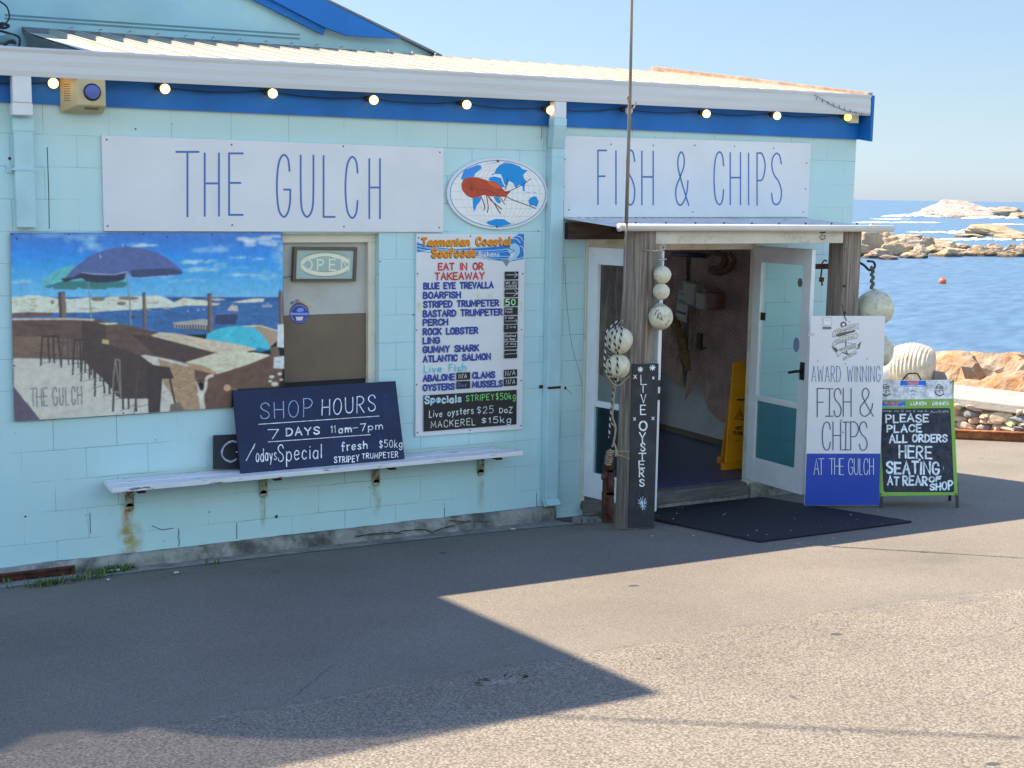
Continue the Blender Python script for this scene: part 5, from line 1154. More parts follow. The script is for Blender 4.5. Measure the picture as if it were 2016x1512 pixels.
# ================================================================== CANOPY, POSTS
def n3(v): v = np.array(v, float); return v/np.linalg.norm(v)
cp = thing('porch_canopy', 'low white corrugated canopy over the doorway with a round pipe edge', 'canopy', (1.4, -.4, 2.2))
mb = MB(); xx = []; x = .175; i = 0
while x < 2.62: xx.append((x, .010*math.sin(i*math.pi/3))); x += .0125; i += 1
for y, z in ((-.835, 2.300), (-.005, 2.350)):
    for a, b in xx: mb.v.append((a, y, z+b))
k = len(xx)
for j in range(k-1): mb.f.append([j, j+1, k+j+1, k+j]); mb.c.append(None); mb.sm.append(True)
mb.build('roof_sheet', mat('canopy_sheet', (.70, .69, .66), .85, .12, 6, 0, col2=(.40, .44, .43), lo=.60, hi=.72, sc2=8, spec=.1), cp)
mb = MB(); mb.tube([(.141, -.845, 2.304), (1.4, -.845, 2.302), (2.765, -.845, 2.298)], .026, 16); mb.tube([(.138, -.845, 2.304), (.15, -.845, 2.304)], .030, 16)
mb.build('edge_pipe', mat('cream_pvc', (.66, .63, .56), .45, .06, 6), cp)
pa = W(1292, 455, -.80); pb = W(1660, 476, -.80)
mb = MB(); mb.box((pa[0], -.80, pb[2]-.01), (pb[0], -.765, 2.275)); bm_ = mb.build('front_beam', mat('dirty_white_board', (.60, .57, .49), .7, .1, 6, .2, 40, col2=(.36, .32, .24), lo=.58, hi=.75, sc2=7), cp, .003)
A = Art((0, -.8005, 0), (1, 0, 0), (0, 0, 1), 1280, 460, 4.725)
A.text('EAT IN', (418, 12, 52), (610, 12, 52), sh(165, 155, 135), .004, .05); A.line([(600, 25), (700, 40), (760, 75)], .002, sh(150, 140, 120)); A.line([(1200, 10), (1290, 45), (1420, 30)], .002, sh(150, 140, 120), True)
A.zoom(1560, 430, 4.58)
A.poly([(248, 122), (300, 118), (298, 134), (250, 138)], sh(60, 58, 56)); A.line([(240, 165), (270, 150), (300, 158), (285, 172)], .006, sh(55, 52, 50)); A.line([(245, 175), (262, 192), (300, 180)], .007, sh(55, 52, 50)); A.line([(262, 150), (268, 190)], .004, sh(55, 52, 50)); A.line([(340, 150), (370, 165), (400, 145)], .003, sh(150, 140, 120))
A.done('lettering', bm_)
mb = MB(); mb.box((.20, -.060, 2.19), (2.45, -.004, 2.318)); mb.build('wall_ledger', WOODD, cp, .004)
for x in (.62, 1.35, 2.15): MB().hexa([(x, -.765, 2.20), (x+.045, -.765, 2.20), (x+.045, -.061, 2.24), (x, -.061, 2.24)], [(x, -.765, 2.285), (x+.045, -.765, 2.285), (x+.045, -.061, 2.325), (x, -.061, 2.325)]).build('rafter', WOODD, cp, .003)
for i in range(9): MB().sphere((.45+i*.27, -.60, 2.330), .009, 6, 4).build('roof_screw', SCREW, cp)
# round timber post, split and knotted
def log(base, top, r, seg=36, rings=60, seed=0):
    mb = MB(); b = Vector(base); t = Vector(top)
    for i in range(rings+1):
        f = i/rings; c = b.lerp(t, f)
        for j in range(seg):
            a = 2*math.pi*j/seg; d = Vector((math.cos(a), math.sin(a), 0))
            rr_ = r*(1+.05*mnoise.noise(Vector((d.x*2.5+seed, d.y*2.5, f*.8)))+.035*mnoise.noise(Vector((d.x*9+seed, d.y*9, f*1.5)))+.016*mnoise.noise(Vector((d.x*22, d.y*22+seed, f*5))))
            mb.v.append(c+d*rr_)
    for i in range(rings):
        for j in range(seg):
            mb.f.append([i*seg+j, i*seg+(j+1) % seg, (i+1)*seg+(j+1) % seg, (i+1)*seg+j]); mb.c.append(None); mb.sm.append(True)
    mb.f.append([rings*seg+j for j in range(seg)]); mb.c.append(None); mb.sm.append(False)
    return mb
log((.420, -.690, -.02), (.430, -.690, 2.32), .118).build('round_post', WOOD, cp)
mb = MB(); mb.box((2.311, -.78, -.05), (2.50, -.61, 2.275)); pr_ = mb.build('square_post', WOOD, cp, .006)
for u, v, r in ((1662, 563, .012), (1663, 616, .012), (1664, 490, .004)):
    p = W(u, v, -.781); MB().cyl(p, p+np.array([0, -.004, 0]), r, r, 12).build('bolt_hole', BLACKM, pr_)
mb = MB()
for u, v in ((1222, 470), (1222, 480)):
    pass
# bent iron hooks
def hook(name, label, pts, r, m=None, group='iron hooks on the porch posts'):
    t = tag(MB().tube(catmull(pts, 5), r, 8).build(name, m or STEEL, None, loc=pts[0]), label, 'hook', group); return t
Yb = -.87
hook('iron_hook', 'grey eye hook screwed into the round post above three small floats', [W(1266, 492, -.80), W(1285, 494, Yb), W(1299, 493, Yb), W(1309, 489, Yb), W(1306, 482, Yb), W(1300, 486, Yb), W(1302, 497, Yb)], .0065)
hook('iron_hook', 'bent dark hook on the outer side of the square post', [W(1691, 516, -.70), W(1702, 523, -.74), W(1712, 532, -.76), W(1722, 526, -.76), W(1720, 516, -.76), W(1708, 514, -.76)], .010, BLACKM)
mb = MB(); mb.box(tuple(W(1605, 530, -.62)), tuple(W(1628, 519, -.60))); mb.tube([W(1618, 519, -.63), W(1623, 512, -.63), W(1628, 514, -.63)], .006, 6); mb.tube([W(1618, 530, -.63), W(1616, 545, -.63), W(1619, 562, -.63)], .007, 6)
mb.box(tuple(W(1614, 555, -.64)), tuple(W(1621, 546, -.63)))
tag(mb.build('gate_latch', RUST, None, loc=W(1616, 530, -.62)), 'rusty latch arm with hanging chain end beside the square post', 'latch')

# ------------------------------------------------------------------ floats
BUOYM = mat('aged_float', (.66, .62, .46), .55, .16, 12, .25, 60, col2=(.38, .31, .19), lo=.50, hi=.72, sc2=16)
def buoy(label, u, v, rpx, y, group, sc=(1, 1, 1), m=BUOYM, extra=None):
    c = W(u, v, y); dep = float((c-CAM)@FWD); r = rpx*dep/FPX
    t = thing('net_float', label, 'float', tuple(c), group); mb = MB(); mb.sphere(c, r, 32, 20, sc, nz=.045, nf=1.6); mb.build('ball', m, t)
    q = MB(); q.cyl(c+np.array([0, 0, r*sc[2]*.93]), c+np.array([0, 0, r*sc[2]*1.06]), r*.16, r*.13, 12); q.cyl(c-np.array([0, 0, r*sc[2]*.93]), c-np.array([0, 0, r*sc[2]*1.04]), r*.16, r*.13, 12); q.build('collar', m, t)
    return t, c, r
g1 = 'floats hung below the eye hook'
buoy('small pale float, topmost of the three under the eye hook', 1304, 541, 17.5, Yb, g1); buoy('small stained float between the two others under the eye hook', 1302, 574, 16.5, Yb, g1)
t3, c3, r3 = buoy('larger pear shaped float with black scribble, lowest of the three', 1301, 624, 24.0, Yb, g1, (1, 1, 1.06))
A = Art(c3+np.array([0, -r3*1.04, 0]), (1, 0, 0), (0, 0, 1), 1280, 460, 4.725, .0)
mb = MB(); pts_ = [(40, 760), (62, 715), (80, 705), (70, 770), (105, 800), (150, 830), (165, 790), (130, 760)]
def onball(x, y, c=c3, r=r3*1.035):
    u, v = 1280+x/4.725, 460+y/4.725; d = ray(u, v); d = d/np.linalg.norm(d); o = CAM-c; b = o@d; q = b*b-(o@o-r*r); return CAM+d*(-b-math.sqrt(max(q, 0)))
mb.tube([onball(*p) for p in pts_[:5]], .0022, 5); mb.tube([onball(*p) for p in ((60, 790), (95, 730), (110, 800), (150, 850), (180, 800))], .0022, 5); mb.build('marking', BLACKM, t3)
mb = MB(); mb.tube([W(1303, 495, Yb), W(1303, 505, Yb), W(1302, 525, Yb)], .006, 6); mb.tube([W(1296, 512, Yb), W(1312, 510, Yb)], .006, 6); mb.sphere(W(1303, 511, Yb), .014, 10, 8)
mb.tube(catmull([W(1288, 605, Yb), W(1296, 598, Yb-.03), W(1306, 600, Yb-.04), W(1312, 606, Yb)], 4), .006, 6)
tag(mb.build('shackle', STEEL, None, loc=W(1303, 505, Yb)), 'small grey shackle and rope eye joining the hook to the floats', 'shackle')
g2 = 'floats lashed in striped rope'
Yc = -.86
b1_, cA, rA = buoy('upper cream float wrapped in black and white striped rope', 1219, 670, 27.0, Yc, g2); b2_, cB, rB = buoy('lower cream float wrapped in black and white striped rope', 1216.5, 721, 24.5, Yc, g2)
ROPEW = (.50, .48, .42); ROPEK = (.02, .02, .02)
def striped(mb, pts, r=.007, seg=8):
    P = catmull(pts, 10); L_ = [0]
    for a, b in zip(P[:-1], P[1:]): L_.append(L_[-1]+np.linalg.norm(np.array(b)-np.array(a)))
    n = max(8, int(L_[-1]/.006)); Q = []
    for i in range(n+1):
        s_ = L_[-1]*i/n; j = max(k for k in range(len(L_)) if L_[k] <= s_+1e-9); j = min(j, len(P)-2); f = (s_-L_[j])/max(1e-9, L_[j+1]-L_[j]); Q.append(np.array(P[j])*(1-f)+np.array(P[j+1])*f)
    mb.tube(Q, r, seg, colf=lambda i, j: ROPEK if ((i+j) % 8) < 4 else ROPEW)
mb = MB()
Zb = lambda x, y, dy=0: W(1150+x/10.8, 620+y/10.8, Yc-.0+dy)
def around(x, y, c, r):                   # point on the front of a ball seen at that pixel
    u, v = 1150+x/10.8, 620+y/10.8; d = ray(u, v); d = d/np.linalg.norm(d); o = CAM-c; b = o@d; q = b*b-(o@o-(r*1.06)**2)
    return CAM+d*(-b-math.sqrt(q)) if q > 0 else CAM+d*(-b)
striped(mb, [Zb(820, 120), Zb(700, 140), Zb(560, 260), Zb(470, 400), Zb(455, 700), Zb(430, 1000), Zb(455, 1180), Zb(560, 1330)])
striped(mb, [Zb(800, 150)]+[around(x, y, cA, rA) for x, y in ((690, 260), (590, 400), (540, 560), (540, 700))]+[around(x, y, cB, rB) for x, y in ((540, 860), (540, 1000), (550, 1180))]+[Zb(610, 1360)])
striped(mb, [Zb(790, 170)]+[around(x, y, cA, rA) for x, y in ((800, 300), (785, 450), (760, 620), (720, 780))]+[around(x, y, cB, rB) for x, y in ((710, 900), (710, 1050), (700, 1200))]+[Zb(690, 1380)])
striped(mb, [around(x, y, cA, rA) for x, y in ((720, 290), (680, 380), (660, 450), (640, 540), (655, 640), (680, 760))]); striped(mb, [Zb(640, 200), Zb(720, 180), Zb(800, 200), Zb(760, 270), Zb(690, 250)])
striped(mb, [Zb(640, 1340), Zb(700, 1400), Zb(760, 1330)]); striped(mb, [W(1213, 745, Yc), W(1209, 762, Yc+.03), W(1204, 800, Yc+.05), W(1201, 830, Yc+.06), W(1199, 862, Yc+.06)])
tag(mb.build('striped_rope', RUFF, None, loc=cA), 'black and white striped rope tied round two floats on the round post', 'rope')
mb = MB(); TAN = mat('tan_rope', (.36, .27, .17), .9, .25, 40, .5, 120)
mb.tube(catmull([Zb(470, 1240), Zb(560, 1400), Zb(680, 1500), Zb(800, 1460), Zb(960, 1290)], 6), .006, 6)
Yr = -.84
mb.tube(catmull([W(1212, 756, Yc), W(1208, 790, Yr), W(1206, 820, Yr), W(1212, 842, Yr), W(1208, 872, Yr), W(1205, 880, Yr)], 6), .007, 6)
mb.tube(catmull([W(1203, 833, Yr), W(1211, 842, Yr), W(1210, 862, Yr)], 5), .006, 6); mb.tube([W(1198, 887, Yr), W(1215, 888, Yr-.01), W(1239, 889, Yr)], .005, 6); mb.tube([W(1200, 884, Yr), W(1214, 895, Yr-.01), W(1239, 903, Yr)], .005, 6)
for k in range(6): mb.tube(catmull([W(1195-k*.8, 888+k*4.6, -.80), W(1202-k, 892+k*4.6, -.87), W(1208-k*.6, 889+k*4.8, -.80)], 4), .0075, 6)
mb.tube(catmull([W(1209, 872, Yr), W(1213, 885, Yr-.02), W(1212, 898, Yr-.02), W(1216, 890, Yr-.01)], 5), .007, 6)
tag(mb.build('tan_rope', TAN, None, loc=W(1208, 850, Yr)), 'tan rope knotted round the foot of the round post above a rusty bar', 'rope')
mb = MB(); ys_ = [896, 915, 935, 960, 985, 1010, 1031]; 
for (u0, u1, v0, v1) in ((1197, 1208, 898, 930), (1194, 1210, 925, 975), (1192, 1209, 970, 1031)):
    a0 = W(u0, v0, -.80); a1 = W(u1, v0, -.80); b0_ = W(u0-1, v1, -.80); b1__ = W(u1-1, v1, -.80); d = np.array([0, .05, 0])
    mb.hexa([b0_, b1__, b1__+d, b0_+d], [a0, a1, a1+d, a0+d])
mb.sphere(W(1189, 938, -.80), .022, 10, 8, (1.2, .8, 1.2), nz=.3); mb.sphere(W(1200, 915, -.81), .03, 12, 9, (1, .8, 1.4), nz=.4); mb.sphere(W(1203, 950, -.81), .032, 12, 9, (.9, .6, 2.2), nz=.4); mb.sphere(W(1201, 1000, -.81), .03, 12, 9, (.9, .6, 2.6), nz=.4)
tag(mb.build('rusty_bar', RUST, None, loc=W(1200, 1030, -.78)), 'corroded dark red iron bar standing against the round post', 'iron bar')
g3 = 'big floats hung on the outer side of the square post'
buoy('big round float hanging upper right of the square post', 1722, 607, 36.5, -.74, g3); buoy('big round float mostly hidden behind the white and blue sign', 1721, 690, 37, -.70, g3)
mb = MB()
for k in range(7): mb.sphere(W(1717+(k % 2)*3-1, 528+k*6.2, -.76), .017, 8, 6, (1, .8, 1.2), nz=.3)
tag(mb.build('knotted_rope', mat('green_rope', (.10, .12, .10), .9, .4, 60), None, loc=W(1717, 560, -.76)), 'short dark green knotted rope above the big float', 'rope')

# ------------------------------------------------------------------ tall thin rod
Yd = -.90; mb = MB(); mb.tube([W(1222, 645, Yd), W(1229, 560, Yd), W(1232, 470, Yd), W(1235, 430, Yd)], [.006, .007, .007, .008], 8); mb.tube([W(1233, 440, Yd), W(1240, 200, Yd), W(1244, 0, Yd), W(1247, -180, Yd), W(1249, -330, Yd)], [.013, .012, .010, .008, .006], 8)
rod = thing('tall_rod', 'very tall thin grey rod standing against the round post and gutter', 'rod', tuple(W(1222, 645, Yd))); mb.build('rod', mat('bare_rod', (.26, .22, .18), .7, .25, 6, .2, 40, stretch=(1, 1, .3)), rod)
mb = MB(); mb.tube(catmull([W(1238, 188, Yd-.02), W(1235, 195, Yd), W(1239, 205, Yd-.02), W(1246, 214, Yd-.01), W(1250, 208, Yd), W(1252, 200, Yd)], 5), .005, 6); mb.tube(catmull([W(1236, 192, Yd), W(1241, 197, Yd-.02), W(1237, 203, Yd)], 5), .006, 6); mb.build('rope_tie', TAN, rod)

# ------------------------------------------------------------------ oyster board on the post
def free_board(name, label, cat, o, n, px, th, m, bevel=.002, ground=False):
    o = np.array(o, float); n = n3(n); P = [onplane(u, v, o, n) for u, v in px]
    t = thing(name, label, cat, tuple((P[2]+P[3])/2)); mb = MB(); mb.prism([tuple(p) for p in (P[0], P[3], P[2], P[1])], tuple(-n*th)); mb.build('board', m, t, bevel)
    e1 = n3(np.cross((0, 0, 1), n)); e2 = np.cross(n, e1)
    return t, Art(o+n*.0003, e1, e2), P
ob, A, P = free_board('oyster_board', 'narrow upright black board painted LIVE OYSTERS on the round post', 'sign', (.372, -.823, .1), (-.43, -.90, .015), [(1244.5, 717), (1297, 716.5), (1288, 1037.5), (1237.5, 1039)], .035, mat('black_board', (.035, .037, .042), .6, .2, 4, .15, 40, col2=(.07, .072, .08), lo=.5, hi=.8, sc2=5))
A.zoom(1060, 700, 4.2); W8 = sh(205, 208, 215); W9 = sh(165, 178, 205)
for x, y, s_ in ((843, 115, 20), (943, 100, 22)):
    for a in (0, .8, 1.6, 2.4): A.line([(x-s_*math.cos(a), y-s_*math.sin(a)), (x+s_*math.cos(a), y+s_*math.sin(a))], .007, W8)
for x, y, s_ in ((800, 175, 18), (950, 185, 10), (795, 525, 14), (948, 520, 14)):
    for a in (.9, 2.2): A.line([(x-s_*math.cos(a), y-s_*math.sin(a)), (x+s_*math.cos(a), y+s_*math.sin(a))], .006, W8)
for ch, x0, x1, yt, yb, th in (('L', 848, 893, 160, 238, .007), ('I', 862, 868, 250, 305, .006), ('V', 848, 888, 320, 390, .006), ('E', 845, 886, 408, 486, .008), ('O', 836, 896, 545, 618, .012), ('Y', 836, 884, 635, 725, .009), ('S', 848, 880, 725, 788, .010), ('T', 832, 886, 808, 858, .010), ('E', 832, 876, 872, 930, .009), ('R', 836, 872, 940, 1002, .009), ('S', 838, 874, 1025, 1080, .009)):
    A.text(ch, (x0, yt, yb), (x1, yt, yb), W8, th, .02)
for a, l in ((.1, 38), (.7, 45), (1.2, 50), (1.6, 55), (2.1, 45), (2.7, 35)): A.line([(862-l*math.cos(a), 1222-l*math.sin(a)), (862+l*.8*math.cos(a), 1222+l*math.sin(a))], .0055, W9)
for i in range(10): x = 815+random.random()*90; y = 1090+random.random()*230; A.line([(x, y), (x+random.uniform(-8, 8), y+random.uniform(20, 50))], .006, sh(62, 68, 84))
A.done('lettering', ob, CHALK)

# ------------------------------------------------------------------ white and blue standing sign
nS = np.array([-.484, -.875, 0.]); oS = CAM+np.array([.484, .875, 0])*10.42; oS[2] = 0
pxS = [(1596, 622), (1743, 622), (1730, 995), (1583.5, 995)]
ss, A, P = free_board('fish_sign', 'tall white and blue sign reading award winning fish and chips', 'sign', oS, nS, pxS, .006, SIGNW, .001)
print('SIGN', [tuple(np.round(p, 3)) for p in P])
pr4 = [onplane(u, v, oS+nS*.0012, nS) for u, v in ((1588.2, 893), (1733.4, 893), (1730.2, 994.6), (1584, 994.6))]
mb = MB(); mb.prism([tuple(p) for p in (pr4[0], pr4[3], pr4[2], pr4[1])], tuple(-nS*.0009)); mb.build('blue_panel', mat('sign_blue', (.03, .075, .42), .45, .12, 3), ss)
A.lift = .0016; A.zoom(1590, 610, 8.894)
K = sh(78, 80, 84); KG = sh(120, 122, 126)
# anchor wound in a ribbon
A.line([(632, 100), (640, 140), (665, 185)], .0035, K); A.ell(628, 258, 55, 52, K); A.ell(628, 258, 24, 24, sh(190, 194, 202))
A.poly([(640, 340), (660, 340), (700, 760), (715, 790), (690, 785), (668, 760)], K); A.line([(652, 350), (690, 750)], .003, sh(190, 194, 202))
A.poly([(418, 632), (500, 668), (520, 700), (610, 740), (715, 785), (830, 700), (900, 640), (940, 548), (905, 675), (850, 690), (740, 770), (705, 790), (600, 750), (490, 745), (440, 680)], K); A.poly([(418, 632), (520, 680), (490, 745)], K); A.poly([(940, 548), (870, 620), (905, 675)], K)
A.poly([(495, 440), (560, 405), (830, 350), (830, 385), (700, 420), (560, 470), (500, 465)], K)
for top in ([(435, 400), (520, 340), (640, 290), (760, 255), (895, 240), (860, 290), (905, 330), (760, 340), (640, 360), (500, 420), (440, 475)], [(440, 580), (500, 530), (640, 460), (860, 410), (880, 440), (855, 500), (680, 530), (520, 590), (440, 640)], [(500, 740), (560, 690), (680, 640), (840, 590), (845, 660), (700, 700), (600, 750), (525, 830), (515, 770)]):
    A.poly(top, sh(176, 178, 182)); A.line(top+[top[0]], .0028, K)
A.line([(440, 640), (600, 570), (850, 600)], .0025, K, True); A.line([(440, 475), (500, 465)], .003, K)
A.text('TASMANIAN', (470, 370, 410), (830, 262, 305), K, .0032); A.text('COASTAL', (490, 545, 585), (830, 440, 485), K, .0032); A.text('SEAFOODS', (560, 690, 725), (830, 612, 652), K, .003); A.text('BICHENO', (622, 835, 885), (850, 725, 775), KG, .0032)
A.rect(265, 122, 425, 280, sh(168, 172, 178)); A.rect(290, 150, 400, 262, sh(196, 199, 206)); A.text('5.0', (315, 172, 192), (375, 172, 192), K, .002); A.rect(262, 296, 414, 338, sh(92, 94, 100)); A.rect(20, 405, 112, 455, sh(158, 162, 170))
for x, y in ((730, 208), (176, 897), (660, 944), (1040, 857)): A.ell(x, y, 10, 10, K, 10)
A.done('lettering', ss)
NB2 = sh(62, 96, 140); NB3 = sh(52, 62, 105)
A.text('AWARD WINNING', (72, 985, 1262), (1270, 985, 1258), NB2, .0045, 0, .25)
A.zoom(1560, 720, 5.04)
def letters(rows, col, th):
    for ch, x0, x1, yt, yb in rows: A.text(ch, (x0, yt, yb), (x1, yt, yb), col, th)
A.done('lettering', ss)
letters([('F', 246, 318, 225, 508), ('S', 412, 484, 225, 505), ('H', 504, 582, 225, 503), ('&', 670, 804, 222, 502)], NB3, .0075); A.line([(335, 228), (403, 228)], .0075, NB3); A.line([(370, 228), (366, 500)], .0075, NB3); A.line([(330, 500), (402, 500)], .0075, NB3)
A.done('lettering', ss)
letters([('C', 296, 375, 558, 836), ('H', 402, 478, 556, 836), ('P', 578, 655, 556, 836), ('S', 664, 742, 556, 838)], NB3, .0075); A.line([(500, 558), (565, 558)], .0075, NB3); A.line([(530, 558), (528, 834)], .0075, NB3); A.line([(495, 834), (562, 834)], .0075, NB3); A.dot(484, 540, .006, NB3); A.dot(500, 660, .006, NB3)
A.done('lettering', ss)
BW = sh(185, 195, 215)
letters([('A', 212, 262, 925, 1080), ('T', 258, 312, 922, 1080), ('T', 362, 415, 920, 1078), ('H', 418, 462, 920, 1078), ('E', 470, 508, 920, 1080), ('G', 556, 600, 920, 1080), ('U', 612, 652, 920, 1080), ('L', 668, 694, 920, 1080), ('C', 708, 748, 920, 1080), ('H', 764, 804, 920, 1080)], BW, .0048)
A.done('lettering', ss)
mb = MB(); mb.tube([np.array([2.32, -.785, 1.70]), onplane(1662, 620, oS+nS*.006, nS), onplane(1667, 632, oS+nS*.006, nS)], .0025, 6); mb.build('string', BLACKM, ss)

# ------------------------------------------------------------------ sandwich board
a0 = G(1736, 1000); a1 = G(1885, 1000); e = n3((a1-a0)*np.array([1, 1, 0])); hN_ = np.array([e[1], -e[0], 0.]); lean = rad(11)
nA = hN_*math.cos(lean)+np.array([0, 0, 1])*math.sin(lean)
af = thing('sandwich_board', 'green framed chalk sandwich board asking customers to place all orders here', 'sandwich board', tuple((a0+a1)/2))
P = [onplane(u, v, a0, nA) for u, v in ((1722, 749), (1876, 748), (1886, 975), (1731.5, 977))]
mb = MB(); mb.prism([tuple(p) for p in (P[0], P[3], P[2], P[1])], tuple(-nA*.012)); mb.build('panel', mat('lime_panel', (.26, .47, .075), .5, .08, 5), af, .003)
e2A = np.cross(nA, e); A = Art(a0+nA*.0005, e, e2A, 1716, 740, 5.817, .0006)
A.poly([(22, 50), (920, 45), (928, 262), (40, 275)], sh(178, 183, 196)); A.rect(330, 55, 622, 122, sh(52, 98, 190)); A.poly([(400, 62), (540, 60), (530, 105), (420, 108)], sh(165, 110, 115)); A.line([(345, 113), (610, 110)], .005, sh(160, 185, 215))
def mini(x, y):
    A.line([(x-25, y-25), (x-10, y-48), (x+15, y-45), (x+20, y-25)], .005, K); A.poly([(x-40, y-22), (x+48, y-28), (x+42, y+2), (x-40, y+2)], K); A.line([(x-20, y-12), (x+35, y-14)], .004, sh(170, 175, 185)); A.line([(x-45, y+35), (x-35, y+60), (x+10, y+85), (x+60, y+60)], .010, K); A.line([(x-50, y+20), (x-10, y+30), (x+45, y+15), (x+50, y+45)], .005, K); A.line([(x+8, y+18), (x+10, y+50)], .006, K)
mini(155, 145); mini(770, 145); A.ell(94, 108, 15, 15, K, 12); A.line([(445, 180), (480, 168), (515, 185)], .004, K, True); A.line([(450, 222), (475, 212), (496, 222)], .004, K, True)
A.poly([(84, 292), (382, 290), (382, 352), (88, 356)], sh(52, 98, 185)); A.poly([(120, 300), (350, 298), (290, 335), (200, 338)], sh(165, 105, 110)); A.line([(100, 348), (375, 345)], .004, sh(160, 185, 215))
A.done('lettering', af, CHALK)
A.text('LUNCH', (450, 300, 334), (622, 298, 332), sh(205, 212, 205), .0065, 0, .2); A.text('DINNER', (700, 300, 334), (888, 298, 332), sh(205, 212, 205), .0065, 0, .2)
BKA = sh(52, 56, 68)
A.poly([(98, 378), (885, 368), (902, 382), (945, 1318), (930, 1332), (155, 1330), (138, 1312), (90, 395)], sh(38, 52, 42)); A.poly([(106, 386), (880, 376), (895, 388), (936, 1308), (924, 1322), (162, 1320), (148, 1305), (100, 400)], BKA)
CWA = sh(182, 194, 215); CG = sh(135, 142, 155)
A.done('lettering', af, CHALK)
random.seed(21)
A.text('Winner top 10 fish & chip in', (118, 392, 412), (635, 390, 412), CG, .0032, .08, .2); A.text('Australia', (675, 398, 424), (880, 390, 415), CG, .0032, .08, .2)
for t, x0, x1, a, b, c, d, th in (('PLEASE', 165, 650, 448, 532, 442, 525, .0125), ('PLACE', 178, 570, 565, 642, 560, 640, .0125), ('ALL', 205, 405, 678, 765, 672, 755, .0135), ('ORDERS', 470, 862, 672, 755, 672, 752, .0135), ('HERE', 318, 685, 805, 945, 812, 945, .014), ('SEATING', 175, 770, 985, 1110, 990, 1125, .017), ('AT', 185, 310, 1155, 1250, 1155, 1250, .0135), ('REAR', 360, 635, 1155, 1252, 1155, 1250, .015), ('OF', 660, 790, 1160, 1215, 1155, 1205, .0135), ('SHOP', 672, 925, 1245, 1308, 1200, 1305, .0125)):
    A.text(t, (x0, a, b), (x1, c, d), CWA, th, .05, .22)
A.line([(822, 1040), (826, 1080)], .004, CG); A.dot(548, 962, .010, CWA)
A.done('lettering', af, CHALK)
mb = MB()
DL = mat('dark_frame_metal', (.035, .033, .035), .5, .2, 10)
back = -hN_*.42
tl, tr_ = P[0]-nA*.02, P[1]-nA*.02
for name_, p, q in (('leg', P[3]-nA*.02+e*.01, a0-nA*.015), ('leg', P[2]-nA*.02-e*.01, a1-nA*.015)): MB().beam(q, p+e2A*.1, .022, .022, up=tuple(nA)).build('leg', DL, af)
for p, g_ in ((tl, a0), (tr_, a1)):
    b = g_+back; b = np.array([b[0], b[1], gz(b[0], b[1])]); MB().beam(b, p-nA*.015, .022, .022, up=tuple(nA)).build('leg', DL, af)
back_o = (P[0]+P[1]+P[2]+P[3])/4
bt = [tl-nA*.03, tr_-nA*.03]; bb = []
for g_ in (a0, a1):
    b = g_+back; b = np.array([b[0], b[1], gz(b[0], b[1])+.10]); bb.append(b)
MB().hexa([bb[0], bb[1], bb[1]-hN_*.01, bb[0]-hN_*.01], [bt[0], bt[1], bt[1]-hN_*.01, bt[0]-hN_*.01]).build('rear_panel', DL, af)
mb = MB(); Hh = [onplane(u, v, a0-nA*.012, nA) for u, v in ((1774, 752), (1782, 742), (1788, 736), (1798, 735), (1806, 736), (1810, 742), (1816, 752))]; mb.tube(catmull(Hh, 4), .006, 6); mb.build('handle', BLACKM, af)
for u, v in ((1726, 754), (1872, 753), (1734, 973), (1882, 972)):
    p = onplane(u, v, a0, nA); MB().cyl(p, p+nA*.004, .007, .007, 8).build('screw', SCREW, af)

# ------------------------------------------------------------------ door mat
MX0, MX1, MY0, MY1 = .715, 2.145, -1.825, -.12
def mat_rubber():
    m = mat('mat_rubber', (.016, .018, .034), .75, .15, 10, 0); n = m.node_tree.nodes; L = m.node_tree.links; b = n['Principled BSDF']
    geo = n.new('ShaderNodeNewGeometry'); wv = n.new('ShaderNodeTexWave'); wv.wave_type = 'BANDS'; wv.bands_direction = 'X'; wv.inputs['Scale'].default_value = 22; wv.inputs['Distortion'].default_value = .6; L.new(geo.outputs['Position'], wv.inputs['Vector'])
    w2 = n.new('ShaderNodeTexWave'); w2.wave_type = 'BANDS'; w2.bands_direction = 'Y'; w2.inputs['Scale'].default_value = 14; L.new(geo.outputs['Position'], w2.inputs['Vector'])
    ad = n.new('ShaderNodeMath'); ad.operation = 'MULTIPLY_ADD'; L.new(w2.outputs[0], ad.inputs[0]); ad.inputs[1].default_value = .4; L.new(wv.outputs[0], ad.inputs[2])
    bp = n.new('ShaderNodeBump'); bp.inputs['Strength'].default_value = .9; bp.inputs['Distance'].default_value = .012; L.new(ad.outputs[0], bp.inputs['Height']); L.new(bp.outputs[0], b.inputs['Normal']); return m
mb = MB(); q4 = [(MX0, MY0), (MX1, MY0), (MX1, MY1), (MX0, MY1)]
mb.hexa([(x, y, gz(x, y)+.003) for x, y in q4], [(x, y, gz(x, y)+.016) for x, y in q4]); dm = mb.build('mat', mat_rubber(), None, .004, loc=(1.43, -1, .1)); dm.name = 'door_mat'; tag(dm, 'large navy black ribbed rubber mat in front of the doorway', 'door mat')
# brick-like step block and coir pad at the left of the door
mb = MB()
for k in range(4):
    x = .16+k*.055; mb.box((x, -.33-k*.012, gz(x, -.33)+.006), (x+.045, -.27, gz(x, -.33)+.045-k*.006), rz=-.1)
tag(mb.build('grate_block', CONC2, None, loc=(.2, -.3, .03)), 'small broken concrete grating at the foot of the downpipe', 'grating')

